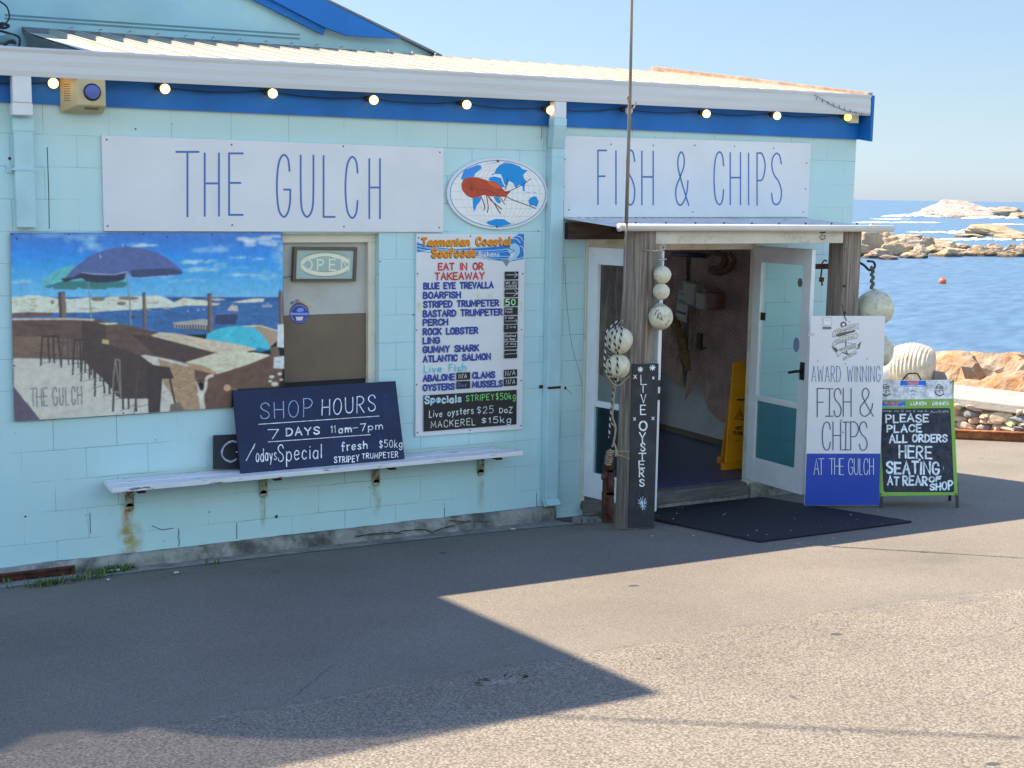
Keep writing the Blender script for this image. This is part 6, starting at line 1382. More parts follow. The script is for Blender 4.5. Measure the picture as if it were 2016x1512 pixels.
# ------------------------------------------------------------------ inside the doorway
XN = 2.86
NETM = mat('net_brown', (.50, .33, .29), .95, .2, 6, 0)
def netmat():
    m = NETM; n = m.node_tree.nodes; L = m.node_tree.links; b = n['Principled BSDF']
    geo = n.new('ShaderNodeNewGeometry'); hs = []
    for rot in (.75, -.75):
        mp = n.new('ShaderNodeMapping'); mp.inputs['Rotation'].default_value = (rot, 0, 0); L.new(geo.outputs['Position'], mp.inputs[0])
        wv = n.new('ShaderNodeTexWave'); wv.bands_direction = 'Z'; wv.inputs['Scale'].default_value = 11; wv.inputs['Distortion'].default_value = 3.5; wv.inputs['Detail Scale'].default_value = 1.2; L.new(mp.outputs[0], wv.inputs[0]); hs.append(wv.outputs[0])
    mx = n.new('ShaderNodeMath'); mx.operation = 'MAXIMUM'; L.new(hs[0], mx.inputs[0]); L.new(hs[1], mx.inputs[1])
    old = b.inputs['Base Color'].links[0].from_socket; mr = n.new('ShaderNodeMapRange'); mr.inputs[1].default_value = .5; mr.inputs[2].default_value = .95; mr.inputs[3].default_value = .72; mr.inputs[4].default_value = 1.22; L.new(mx.outputs[0], mr.inputs[0])
    vm = n.new('ShaderNodeVectorMath'); vm.operation = 'SCALE'; L.new(old, vm.inputs[0]); L.new(mr.outputs[0], vm.inputs['Scale']); L.new(vm.outputs[0], b.inputs['Base Color'])
    bp = n.new('ShaderNodeBump'); bp.inputs['Distance'].default_value = .004; L.new(mx.outputs[0], bp.inputs['Height']); L.new(bp.outputs[0], b.inputs['Normal'])
netmat()
def drape(name, label, ya, yb, zt, zfun, seed, n=60, mrows=30):
    mb = MB()
    for i in range(n+1):
        y = ya+(yb-ya)*i/n; zb_ = zfun((y-ya)/(yb-ya))
        for j in range(mrows+1):
            z = zb_+(zt-zb_)*j/mrows; mb.v.append((XN-.02-.045*abs(mnoise.noise(Vector((seed, y*5, z*1.2))))-.02*mnoise.noise(Vector((seed, y*16, z*3))), y, z))
    for i in range(n):
        for j in range(mrows): k = i*(mrows+1)+j; mb.f.append([k, k+1, k+mrows+2, k+mrows+1]); mb.c.append(None); mb.sm.append(True)
    tag(mb.build(name, NETM, None, loc=(XN, (ya+yb)/2, zt)), label, 'net', 'brown fishing nets on the inner wall')
drape('fishing_net', 'brown fishing net draped low on the inner wall beside the doorway', .22, 1.93, 2.45, lambda f: .52+.42*abs(math.sin(math.pi*(f*2.1+.12)))**.8*(-1)+.28, 1.0)
drape('fishing_net', 'darker brown net hanging behind the calendar inside the shop', 2.0, 3.6, 2.45, lambda f: .62+.1*math.sin(6*f), 7.0)
mb = MB(); mb.box((2.885, .2, .135), (2.915, 6.2, 1.02)); tag(mb.build('white_wainscot', mat('wainscot', (.5, .52, .55), .6, .1, 5, .1, 40), None, loc=(2.9, 2, .135)), 'low pale panelling below the nets inside the doorway', 'panelling')
mb = MB(); mb.box((2.868, .2, .136), (2.884, 6.2, .19)); tag(mb.build('skirting', mat('skirting_wood', (.16, .12, .08), .7, .2, 6), None, loc=(2.87, 2, .136)), 'thin timber skirting where blue floor meets pale panelling', 'skirting')
Xi = 2.76
def xi(x, y): return XP(1290+x/5.04, 480+y/5.04, Xi)
ca = thing('calendar', 'white printed calendar sheet hanging on the dark net inside', 'calendar', tuple(xi(260, 780)))
q = [xi(235, 455), xi(340, 490), xi(308, 782), xi(198, 745)]; mb = MB(); mb.prism([tuple(p) for p in q], (.004, 0, 0)); mb.build('sheet', mat('calendar_paper', (.55, .54, .52), .7), ca)
A = Art((Xi-.001, 0, 0), (0, -1, 0), (0, 0, 1), 1290, 480, 5.04)
A.poly([(250, 480), (325, 505), (320, 530), (245, 505)], (.08, .12, .16)); A.poly([(238, 545), (318, 570), (312, 608), (232, 585)], (.10, .15, .2)); A.poly([(218, 655), (308, 685), (305, 712), (214, 682)], (.02, .02, .025)); A.line([(285, 640), (292, 665)], .008, (.1, .05, .03)); A.done('print', ca)
def jug(label, q, m, gi='white containers hanging inside'):
    c = sum(q)/4; t = thing('plastic_container', label, 'container', tuple(c), gi); mb = MB(); mb.prism([tuple(p-np.array([.10, 0, 0])) for p in q], (.10, 0, 0)); mb.build('body', m, t, .02, 3)
    nk = MB(); tp = (q[0]+q[1])/2; nk.cyl(tp-np.array([.05, 0, .01]), tp+np.array([-.05, 0, .03]), .02); nk.build('neck', m, t)
JM = mat('aged_white_plastic', (.40, .36, .29), .5, .08, 8)
jug('larger cream plastic container hanging on the inner net', [xi(348, 358), xi(490, 395), xi(470, 622), xi(365, 600)], JM); jug('smaller cream plastic container beside the larger one', [xi(480, 470), xi(585, 490), xi(575, 662), xi(482, 645)], JM)
jug('tan brown container right of the cream ones', [xi(585, 475), xi(690, 480), xi(690, 650), xi(588, 655)], mat('tan_plastic', (.20, .095, .05), .6), 'brown containers hanging inside')
mb = MB(); mb.tube(catmull([xi(500, 130), xi(580, 90), xi(660, 110), xi(690, 170), xi(640, 240), xi(555, 265), xi(640, 285), xi(740, 240), xi(780, 160), xi(740, 95)], 6), [.014+.022*math.sin(math.pi*i/54) for i in range(55)], 8)
tag(mb.build('curved_branch', mat('old_branch', (.18, .10, .06), .8, .3, 9), None, loc=xi(600, 200)), 'curved brown driftwood piece hanging at the top of the inner wall', 'driftwood')
mb = MB(); mb.tube([xi(170, 100), xi(500, 120)], .022, 8); tag(mb.build('blue_pole', mat('navy_pole', (.03, .045, .08), .6), None, loc=xi(300, 110)), 'dark blue pole across the top of the inner wall', 'pole')
mb = MB(); mb.tube([xi(195, 730), xi(240, 900), xi(285, 1100), xi(320, 1260)], [.03, .05, .055, .03], 10); tag(mb.build('rolled_net', mat('ochre_net', (.26, .17, .07), .9, .3, 20, .4, 40), None, loc=xi(250, 1260)), 'ochre rolled net leaning against the inner wall', 'rolled net')
for k, (x0, x1, y0, y1) in enumerate(((385, 400, 690, 1060), (405, 422, 640, 1060))):
    mb = MB(); mb.tube(catmull([xi((x0+x1)/2+4*math.sin(j*2.1), y0+(y1-y0)*j/8) for j in range(9)], 3), .010, 6); tag(mb.build('hanging_rope', TAN, None, loc=xi(x0, y0)), ('shorter thin rope hanging below the larger cream container inside', 'longer thin rope just right of the shorter one inside')[k], 'rope', 'ropes hanging inside')
mb = MB(); mb.box(tuple(xi(438, 885)-np.array([.03, 0, 0])), tuple(xi(470, 1050))); mb.box(tuple(xi(440, 1020)-np.array([.035, 0, 0])), tuple(xi(510, 1045))); tag(mb.build('tool', mat('dark_tool', (.05, .02, .018), .7), None, loc=xi(450, 1000)), 'dark red tool hanging low on the net', 'tool')
# cool box and carton standing by the wall further in
fq = ZP(1320, 800, .135)
cb_ = thing('cool_box', 'navy cool box with red band and grey base inside the door', 'cool box', (2.45, 3.2, .55))
Yq = 2.45
def wq(x, y): return W(1290+x/5.04, 480+y/5.04, Yq)
c1_, c2_ = wq(-60, 1420), wq(262, 1195)
for nm, ya_, yb_, cc in (('base', 1420, 1350, (.22, .23, .25)), ('band', 1346, 1312, (.22, .015, .02)), ('lid', 1308, 1200, (.012, .02, .05))):
    a, b = wq(-60, ya_), wq(262 if nm != 'lid' else 280, yb_); mb = MB(); mb.box((a[0], Yq-.01, a[2]), (b[0], Yq+.4, b[2])); mb.build(nm, mat('coolbox_'+nm, cc, .5), cb_, .008)
a, b = wq(-60, 1900), wq(250, 1425); mb = MB(); mb.box((a[0], Yq+.02, .136), (b[0], Yq+.38, b[2])); tag(mb.build('side_table', mat('dark_table', (.04, .035, .035), .6), None, loc=(a[0], Yq, .136)), 'dark low cabinet under the navy cool box', 'cabinet')
a, b = wq(-60, 1195), wq(215, 940); mb = MB(); mb.box((a[0], Yq+.05, a[2]+.005), (b[0], Yq+.36, b[2])); tag(mb.build('carton', mat('brown_carton', (.13, .10, .065), .8), None, .004, loc=(a[0], Yq, a[2])), 'plain brown carton standing on the navy cool box', 'carton')
a, b = wq(-60, 936), wq(212, 905); mb = MB(); mb.box((a[0], Yq+.06, a[2]), (b[0], Yq+.33, (a[2]+b[2])/2)); mb.box((a[0], Yq+.08, (a[2]+b[2])/2+.001), (b[0]-.03, Yq+.30, b[2])); tag(mb.build('folded_cloth', mat('folded_cloth', (.10, .06, .07), .9, .3, 30, col2=(.04, .08, .14), lo=.5, hi=.55, sc2=20), None, .003, loc=(a[0], Yq, a[2])), 'folded red and blue cloths on top of the carton', 'cloth')

# wet floor sign standing on the floor behind the jamb
YW = .42
wf_ = thing('wet_floor_sign', 'yellow orange folding wet floor warning sign just inside the doorway', 'warning sign', tuple(W(1455, 920, YW)))
WFM = mat('sign_amber', (.85, .34, .01), .45, .08, 6)
zB = .137; pL = W(1424, 918, YW)[0]; pT = W(1458, 716, YW); zT = pT[2]; cxw = pT[0]+.06
for dy0, dy1, sx_ in ((0, .10, 0), (.26, .16, .16)):
    mb = MB(); a_, b_ = (pL+.02+sx_, cxw*2-pL-.02+sx_), (cxw-.06+sx_*.45, cxw+.06+sx_*.45)
    mb.hexa([(a_[0], YW+dy0, zB+.06), (a_[1], YW+dy0, zB+.06), (a_[1], YW+dy0+.015, zB+.06), (a_[0], YW+dy0+.015, zB+.06)], [(b_[0], YW+dy1, zT), (b_[1], YW+dy1, zT), (b_[1], YW+dy1+.015, zT), (b_[0], YW+dy1+.015, zT)])
    mb.box((pL-.01+sx_, YW+dy0-.02, zB), (cxw*2-pL+.01+sx_, YW+dy0+.03, zB+.06)); mb.build('panel', WFM, wf_, .006)
nW = n3((0, -1, .10/(zT-zB))); A = Art((0, YW-.002, zB+.06), (1, 0, 0), n3(np.cross(nW, (1, 0, 0))), 1280, 760, 4.7235, .001)
A.line([(812, 128), (878, 128)], .014, (.03, .02, .01)); A.line([(790, 302), (835, 212), (868, 315), (790, 302)], .008, (.42, .03, .01)); A.line([(820, 290), (838, 250), (850, 285)], .007, (.3, .03, .01))
A.text('WET', (792, 375, 402), (855, 380, 405), (.03, .02, .01), .007, 0, .15); A.text('FLOOR', (775, 420, 445), (860, 428, 455), (.03, .02, .01), .007, 0, .15); A.line([(790, 505), (830, 512)], .006, (.35, .12, .01)); A.done('lettering', wf_)

# ------------------------------------------------------------------ festoon lights
fs = thing('festoon_lights', 'string of warm round bulbs on black cable under the white gutter', 'string lights', (-.6, -.05, 3.16))
bl = [(105, 164), (325, 175), (537, 184), (736, 197), (919, 206), (1084, 217), (1238, 218), (1391, 224), (1530, 228), (1669, 231)]
LIT = mat('lit_bulb', (.9, .7, .4), .3, 0, 5, emit=(1.0, .52, .17), estr=1.7); UNL = mat('unlit_bulb', (.55, .58, .62), .15, .05, 6); YEL = mat('yellow_bulb', (.8, .75, .25), .3, 0, 5, emit=(.95, .75, .12), estr=.9)
prev = (-4.4, -.05, 3.17); pts = [prev]
for i, (u, v) in enumerate(bl):
    c = W(u, v, -.105); s0 = c+np.array([-.035, .045, .012]) if i else c+np.array([.0, .05, .0])
    d = n3(c-s0)
    mb = MB(); prof_ = [(-.031+.062*k/12, .031*math.sqrt(max(.03, 1-((-.031+.062*k/12)/.0315)**2))) for k in range(13)]
    mb.tube([c+d*a for a, _ in prof_], [b for _, b in prof_], 24, colf=None); bo = mb.build('bulb', UNL if i == 6 else (YEL if i == 9 else LIT), fs)
    if i == 6: bo['label'] = 'unlit white bulb behind the tall rod'
    if i == 9: bo['label'] = 'yellow lit bulb at the right end'
    mb = MB(); mb.tube([s0-d*.012, s0, c-d*.026], [.015, .021, .021], 12); mb.build('socket', BLACKM, bo)
    q = tuple(s0+np.array([0, .005, .006])); pts.append(q)
cab = MB()
for i, (a, b) in enumerate(zip(pts[:-1], pts[1:])):
    a = np.array(a); b = np.array(b); L2 = []
    for k in range(11):
        f = k/10; p = a*(1-f)+b*f; p[2] -= .04*math.sin(math.pi*f)*(.5+random.random()*.1); p[1] = min(p[1], -.03); L2.append(p)
    if 1 < i < 11 or i == 0: cab.tube(L2, .0042, 6)
cab.build('cable', BLACKM, fs)

# alarm box with blue lamp
al = thing('alarm_box', 'cream metal alarm box with a round blue lamp under the gutter', 'alarm box', (-3.36, -.03, 3.0))
ABM = mat('alarm_cream', (.56, .48, .27), .5, .08, 7, .05, 40)
mb = MB(); mb.hexa([(-3.50, -.025, 2.985), (-3.235, -.025, 2.985), (-3.235, -.025, 3.205), (-3.50, -.025, 3.205)], [(-3.415, -.155, 3.03), (-3.245, -.155, 3.03), (-3.245, -.155, 3.195), (-3.415, -.155, 3.195)]); ao = mb.build('case', ABM, al, .008)
mb = MB(); mb.cyl((-3.328, -.155, 3.112), (-3.328, -.178, 3.112), .047, .043, 24); mb.build('lamp', mat('blue_lens', (.10, .13, .40), .3, .05, 9), al, .006)
mb = MB(); mb.cyl((-3.328, -.152, 3.112), (-3.328, -.162, 3.112), .053, .053, 24); mb.build('lamp_rim', BLACKM, al)
mb = MB()
for k in range(8): 
    z = 3.06+k*.014; mb.beam((-3.478, -.0565, z), (-3.448, -.103, z), .003, .004)
for k in range(8): mb.box((-3.37+k*.011, -.128, 3.006), (-3.363+k*.011, -.120, 3.017))
mb.build('vent_slots', mat('vent_dark', (.12, .08, .04), .8), al)
jb = MB(); jc = W(1682, 233, -.06); jb.box((jc[0]-.045, -.07, jc[2]-.04), (jc[0]+.045, -.024, jc[2]+.045)); tag(jb.build('junction_box', CREAM, None, .005, loc=jc), 'small cream junction box at the right end of the blue fascia', 'junction box')
mb = MB(); pts = [W(1603, 187, -.17), W(1620, 196, -.17), W(1640, 208, -.17), W(1665, 218, -.17), W(1690, 223, -.17), W(1712, 226, -.17)]; mb.tube(pts, .0022, 5)
for k in range(9): p = W(1608+k*11, 191+k*4, -.17); mb.tube([p, p+np.array([.004, 0, -.028])], .0025, 5)
tag(mb.build('fairy_light_strand', BLACKM, None, loc=pts[0]), 'short dark strand of unlit fairy lights across the gutter end', 'fairy lights')
# cables tangled at the left end of the roof
mb = MB()
def rp(x, y, Y=1.5): return W(x/7.56, 40+y/7.56, Y)
mb.tube(catmull([rp(-40, 60), rp(30, 45), rp(100, 60), rp(130, 90), rp(60, 115), rp(0, 100), rp(60, 60), rp(120, 75)], 5), .010, 6); mb.tube(catmull([rp(-30, -300), rp(100, -200), rp(140, -50), rp(90, 40), rp(0, 120)], 6), .006, 6)
mb.tube(catmull([rp(-20, 150), rp(120, 190), rp(270, 240), rp(295, 300), rp(285, 400), rp(310, 430)], 6), .009, 6); DCB = mat('dark_cable', (.02, .025, .045), .6)
tag(MB().tube(catmull([rp(60, 380, .6), rp(120, 330, .6), rp(200, 310, .6), rp(230, 360, .6)], 6), .012, 6).build('loose_cable', DCB, None, loc=rp(60, 380, .6)), 'short dark cable arched behind the gutter at the roof corner', 'cable')
tag(mb.build('loose_cables', DCB, None, loc=rp(100, 200)), 'tangle of dark cables at the left end of the metal roof', 'cables')
mb = MB(); mb.tube([rp(-20, 290, .9), rp(60, 300, .9), rp(110, 270, .9), rp(200, 290, .9)], .03, 8); 
tag(mb.build('roof_clutter', mat('teal_fitting', (.12, .22, .22), .7, .3, 20), None, loc=rp(100, 300, .9)), 'teal pipe fitting lying behind the gutter at the roof corner', 'pipe fitting')

# cracks and small holes on the block wall, drain, grate, weeds, litter
mb = MB(); A = Art((0, -.0008, 0), (1, 0, 0), (0, 0, 1), 0, 0, 1, .0006)
DKC = (.045, .06, .06)
for p in ([(351, 1041), (352, 1050), (350, 1058), (353, 1066), (351, 1075)], [(466, 1030), (466, 1060)], [(874.5, 1000), (875, 1015), (877, 1024)], [(1057, 970), (1056, 985), (1057, 998)], [(1066, 250), (1067, 262), (1065, 274)], [(299, 1035), (318, 1043), (340, 1040)], [(93, 290), (94, 320), (96, 380), (97, 450)], [(177, 1010), (178, 1050)]): A.line(p, .0045, DKC)
for x, y, r in ((50, 1017, .007), (814, 620, .006), (748, 515, .005), (267, 254, .006), (230, 950, .005), (544, 1017, .012), (1113, 764, .012), (32, 392, .01), (19, 312, .010), (412, 1008, .005), (1022, 480, .005), (1060, 455, .005)): A.dot(x, y, r, DKC)
A.line([(1112, 764), (1120, 770), (1126, 776)], .003, DKC); A.line([(1112, 520), (1114, 570), (1120, 640), (1128, 690), (1140, 730), (1146, 760)], .003, (.10, .13, .13), True)
A.done('wall_marks', shop, RUFF)
dr = thing('wall_drain', 'rusty brown channel opening in the plinth at the lower left', 'drain', (-3.9, -.09, .03))
a_, b_ = W(30, 1121, -.10), W(148, 1130, -.10); mb = MB(); mb.box((-4.55, -.105, .035), (b_[0], -.08, .05)); mb.box((-4.55, -.105, .085), (b_[0], -.08, .10)); mb.box((-4.55, -.085, .04), (b_[0], -.07, .095)); mb.box((b_[0]-.02, -.106, .035), (b_[0], -.08, .10)); mb.build('channel', RUST, dr, .003)
gt_ = thing('drain_grate', 'small grey slotted grate on the concrete strip at the frame edge', 'grate', tuple(G(15, 1140)))
mb = MB(); c = G(12, 1137)
for i in range(7): mb.box((c[0]-.16+i*.045, c[1]-.07, c[2]+.006), (c[0]-.16+i*.045+.014, c[1]+.07, c[2]+.022))
for j in range(3): mb.box((c[0]-.165, c[1]-.07+j*.063, c[2]+.004), (c[0]+.13, c[1]-.058+j*.063, c[2]+.020))
mb.build('bars', STEEL, gt_)
mb = MB(); mb.box((c[0]-.165, c[1]-.072, c[2]+.003), (c[0]+.132, c[1]+.072, c[2]+.0042)); mb.build('pit', BLACKM, gt_)
GR_ = mat('weed_green', (.065, .13, .03), .7, .4, 30, col2=(.15, .18, .05), lo=.5, hi=.6, sc2=30)
mb = MB(); random.seed(9)
for (u, v, n_, sx, sy) in ((95, 1152, 170, .09, .035), (175, 1140, 90, .08, .03), (212, 1128, 200, .09, .03), (240, 1122, 60, .05, .02), (8, 1150, 12, .03, .02), (420, 1111, 14, .03, .012), (1262, 1034, 0, .1, .1)):
    c = G(u, v)
    for i in range(n_):
        x = c[0]+random.gauss(0, sx); y = c[1]+random.gauss(0, sy); z = gz(x, y)+.004; a = random.random()*6.28; h = random.uniform(.012, .045); l = random.uniform(.008, .03)
        d = np.array([math.cos(a)*l, math.sin(a)*l, h]); s_ = np.array([-math.sin(a), math.cos(a), 0])*random.uniform(.003, .007); p = np.array([x, y, z]); mb.add([p-s_, p+s_, p+d+s_*.3, p+d-s_*.3], [(0, 1, 2, 3)])
tag(mb.build('weeds', GR_, None, loc=G(150, 1140)), 'low green weeds growing in the joint at the wall foot', 'weeds', kind='stuff')
lt = [(222, 1127, .05, .018), (347, 1131, .018, .008), (213, 1145, .01, .006), (1010, 1045, .02, .01)]
for k, (u, v, a, b) in enumerate(lt):
    c = G(u, v); mb = MB(); mb.prism([tuple(c+np.array([a*math.cos(t*.8)*(1+.2*math.sin(t*3)), b*math.sin(t*.8), .012])) for t in range(8)], (0, 0, .006))
    tag(mb.build('litter', mat('litter_white', (.6, .6, .6), .7), None, loc=c), ('white paper scrap lying in the weeds', 'tiny white scrap on the asphalt below the bench', 'tiny white scrap near the lower left weeds', 'pale scrap on the concrete strip below the menu')[k], 'litter')
random.seed(31); mb = MB()
for i in range(60):
    u = random.uniform(1200, 1880); v = random.uniform(985, 1075); c = G(u, v)
    if MX0 < c[0] < MX1 and MY0 < c[1] < MY1: c[2] += .017
    elif random.random() < .5: continue
    r = random.uniform(.003, .008); mb.sphere(c+np.array([0, 0, r*.3]), r, 6, 4, (1.3, 1, .5))
for i in range(16):
    u = random.uniform(1340, 1500); v = 970+random.uniform(-12, 12); c = G(u, v)+np.array([0, 0, .02]); a = random.random()*3; mb.tube([c, c+np.array([math.cos(a), math.sin(a), .1])*random.uniform(.02, .06)], .0018, 4)
tag(mb.build('crumbs_and_grit', mat('grit', (.42, .38, .32), .9, .3, 50), None, loc=G(1500, 1030)), 'pale grit and leaf bits scattered on the rubber mat', 'grit', kind='stuff')
mb = MB(); c = G(985, 1344)
mb.sphere(c+np.array([0, 0, .0]), .085, 40, 8, (1.15, .7, .05), nz=1.3, nf=5); tag(mb.build('asphalt_patch', mat('pale_patch', (.24, .21, .175), .95, .4, 60, .8, 90), None, loc=c), 'small pale crumbled patch in the shaded coarse asphalt', 'patch', kind='structure')

# overhead wire (out of frame) whose thin shadow crosses the road
sa, sb = G(1080, 1410), G(2016, 1453)
def cast(p, h): return np.array([p[0]-KX*(h-p[2]), p[1]+KY*(h-p[2]), h])
wa, wb = cast(sa, 6.98), cast(sb, 7.0); dwr = n3(wb-wa); wa2 = wa-dwr*.3; wb2 = wa+dwr*26
ow = thing('power_line', 'thin overhead wire running from the tall neighbour over the road', 'wire', tuple(wa2)); mb = MB(); mb.tube([wa2, wa, wb, wb+dwr*8, wb2], .011, 6); mb.build('wire', BLACKM, ow)
mb = MB(); mb.tube([(wb2[0], wb2[1], gz(wb2[0], wb2[1])-.2), (wb2[0], wb2[1], 7.4)], [.14, .11], 14); tag(mb.build('power_pole', WOOD, None, loc=(wb2[0], wb2[1], 0)), 'timber pole holding the far end of the overhead wire', 'pole')

# ================================================================== SEAWALL, ROCKS, SEA
random.seed(4)
def facet(mb, k, seed, npl=16, rough=.05, lo=.58, hi=.92):
    """cut the unit ball added from vertex k on into a faceted stone"""
    rg = random.Random(seed); pl_ = []
    for _ in range(npl):
        n = Vector((rg.gauss(0, 1), rg.gauss(0, 1), rg.gauss(0, 1))).normalized(); pl_.append((n, rg.uniform(lo, hi)))
    for i in range(k, len(mb.v)):
        d = Vector(mb.v[i]).normalized(); r = 1.0
        for n, q in pl_:
            c = d.dot(n)
            if c > .05: r = min(r, q/c)
        mb.v[i] = tuple(d*r*(1.12+rough*mnoise.fractal(d*4+Vector((seed, 0, 0)), 1, 2, 3)))
vN = n3(-SWN) ; 
def swz(t, z, off=0.0): q = SW0+SWD*t+SWN*off; return np.array([q[0], q[1], z])
def SWP(u, v): return onplane(u, v, SW0, SWN)
zt0 = SWP(1880, 784)[2]; zt1 = SWP(2016, 798)[2]
zt = (zt0+zt1)/2
wl_ = thing('stone_seawall', 'low wall of rounded brown and grey stones topped with a pale concrete slab', 'wall', tuple(swz(0, -.3)))
mb = MB(); mb.hexa([swz(-12, -1.6, .06), swz(9, -1.6, .06), swz(9, -1.6, .9), swz(-12, -1.6, .9)], [swz(-12, zt-.1, .06), swz(9, zt-.1, .06), swz(9, zt-.1, .9), swz(-12, zt-.1, .9)]); mb.build('mortar_core', mat('mortar', (.46, .40, .31), .95, .25, 14, .6, 40), wl_)
mb = MB(); mb.hexa([swz(-12, zt-.1, -.02), swz(9, zt-.1, -.02), swz(9, zt-.1, .95), swz(-12, zt-.1, .95)], [swz(-12, zt, .0), swz(9, zt, .0), swz(9, zt+.03, .92), swz(-12, zt+.03, .92)]); mb.build('capping_slab', mat('pale_slab', (.36, .335, .29), .9, .15, 5, .5, 30, col2=(.27, .245, .21), lo=.5, hi=.7, sc2=4), wl_, .012)
mb = MB(); cols = [(.46, .33, .20), (.52, .41, .28), (.20, .20, .20), (.50, .38, .25), (.48, .36, .24), (.27, .26, .25), (.56, .47, .36), (.54, .45, .34)]
t = -5.0
zg_ = gz(SW0[0], SW0[1])
nrow = 5
for r_ in range(nrow):
    t = -5+random.random()*.2; zc = zg_+.05+(zt-.1-zg_)*(r_+.45)/nrow
    while t < 4.5:
        w_ = random.uniform(.07, .30); hh = (zt-.1-zg_)/nrow*random.uniform(.48, .70); base = gz(*(swz(t, 0)[:2])); zz = base+(zc-zg_)*(zt-base)/(zt-zg_)
        c = swz(t+w_/2, zz+random.uniform(-.012, .012), .05); e_ = SWD
        cc = random.choice(cols); k = len(mb.v); mb.sphere((0, 0, 0), 1, 14, 9, nz=.30, nf=1.2+random.random(), col=tuple(q*random.uniform(.95, 1.25) for q in cc))
        facet(mb, k, random.randint(0, 9999), 9, .05, .42, .80); mb.sm[-14*9:] = [False]*(14*9)
        for i in range(k, len(mb.v)):
            x, y, z = mb.v[i]; sq = lambda q: math.copysign(abs(q)**.85, q); x, z = sq(x), sq(z); mb.v[i] = tuple(c+SWD*x*w_*.66+SWN*y*.10+np.array([0, 0, 1])*z*hh*1.25)
        t += w_*1.02
mb.build('stones', STONE, wl_)
rl = MB(); rl.hexa([swz(-9, zg_-.25, -.16), swz(7, zg_+.35, -.16), swz(7, zg_+.35, -.12), swz(-9, zg_-.25, -.12)], [swz(-9, zg_-.1, -.16), swz(7, zg_+.5, -.16), swz(7, zg_+.5, -.12), swz(-9, zg_-.1, -.12)])
def along(mb, t0, t1, o0, o1, z0, z1, n=10):
    for i in range(n):
        a, b = t0+(t1-t0)*i/n, t0+(t1-t0)*(i+1)/n; P_ = []
        for tt in (a, b):
            g_ = gz(*swz(tt, 0, o0)[:2]); P_.append((swz(tt, g_+z0, o0), swz(tt, g_+z0, o1), swz(tt, g_+z1, o1), swz(tt, g_+z1, o0)))
        mb.hexa([P_[0][0], P_[1][0], P_[1][1], P_[0][1]], [P_[0][3], P_[1][3], P_[1][2], P_[0][2]])
rl = MB(); along(rl, -7, 7, -.16, -.13, .02, .115); along(rl, -7, 7, -.20, -.10, .105, .115)
tag(rl.build('rusty_rail', mat('rust_orange', (.22, .075, .03), .9, .3, 10, .4, 40, col2=(.40, .17, .07), lo=.45, hi=.6, sc2=6), None, loc=swz(0, -.2, -.15)), 'long rusty steel rail along the foot of the stone wall', 'rail')
rl = MB(); along(rl, -7, 7, -.13, .07, .0, .06); tag(rl.build('sand_strip', mat('orange_sand', (.42, .23, .11), .95, .3, 25, .8, 40), None, loc=swz(0, -.2, 0)), 'strip of orange sand between rail and stones', 'sand', kind='structure')
# orange granite shore behind the wall : a heightfield running down to the water
def hmap(name, t0, t1, o0, o1, nt_, no_, hf, m):
    mb = MB()
    for i in range(nt_+1):
        for j in range(no_+1):
            tt = t0+(t1-t0)*i/nt_; oo = o0+(o1-o0)*j/no_; z = hf(tt, oo); mb.v.append(tuple(swz(tt, z, oo)))
    for i in range(nt_):
        for j in range(no_): k = i*(no_+1)+j; mb.f.append([k, k+1, k+no_+2, k+no_+1]); mb.c.append(None); mb.sm.append(False)
    return mb.build(name, m)
GRAN = mat('granite', (.36, .275, .195), .95, .3, 3, .9, 9, col2=(.37, .20, .085), lo=.45, hi=.6, sc2=1.3, bdist=.05)
def hf(tt, oo):
    f = (oo-.9)/9.0; base = zt-.14+.14*math.sin(min(1, f*3)*math.pi)-3.6*max(0, f-.28)
    v = Vector((tt*.55, oo*.55, 2.2)); n_ = mnoise.fractal(v, 1, 2, 5); vq = Vector((tt*1.1+.3*mnoise.noise(v*3), oo*1.7+.3*mnoise.noise(v*3+Vector((9, 9, 9))), .5))
    ds, ps = mnoise.voronoi(vq); hsh = (math.sin(ps[0].x*12.9+ps[0].y*78.2)*43758.5) % 1; cr_ = ds[1]-ds[0]
    return base+.42*n_*min(1, f*8)+.34*(hsh-.5)*min(1, f*8)-.14*max(0, .12-cr_)/.12*min(1, f*10)+.05*mnoise.fractal(v*5, 1, 2, 3)*min(1, f*8)
so2 = hmap('shore', -16, 9, .9, 9.9, 230, 90, hf, GRAN); tag(so2, 'orange and grey granite shore below the seawall', 'shore', kind='structure')
# bleached bulk on the wall
SB = 1.05; ctr = CAM+ray(1797, 722)*17.4; bd = thing('bleached_drum', 'sun bleached white ribbed drum shape resting behind the sandwich board', 'drum', tuple(ctr)); ax = n3(RGT*.80-FWD*.5+UPV*-.10)
mb = MB(); n_ = 90; pts = []; rr_ = []
for i in range(n_+1):
    f = i/n_; pts.append(ctr+ax*(-.22+.44*f)*SB); rr_.append(SB*(.17+.125*math.sin(math.pi*(.18+f*.62)))*(1+.02*math.sin(f*2*math.pi*9)))
mb.tube(pts, rr_, 40); BLM = mat('bleached_surface', (.60, .54, .42), .85, .2, 9, .6, 30, col2=(.36, .26, .16), lo=.5, hi=.75, sc2=7); mb.build('ribbed_body', BLM, bd)
mb = MB(); a = ctr-(ax*.2+UPV*.06)*SB; mb.tube([a+ax*.02, a-(ax*.14+UPV*.06)*SB, a-(ax*.30+UPV*.14)*SB], [.20*SB, .17*SB, .12*SB], 30); mb.build('smooth_end', mat('bleached_smooth', (.62, .60, .56), .8, .06, 6), bd)
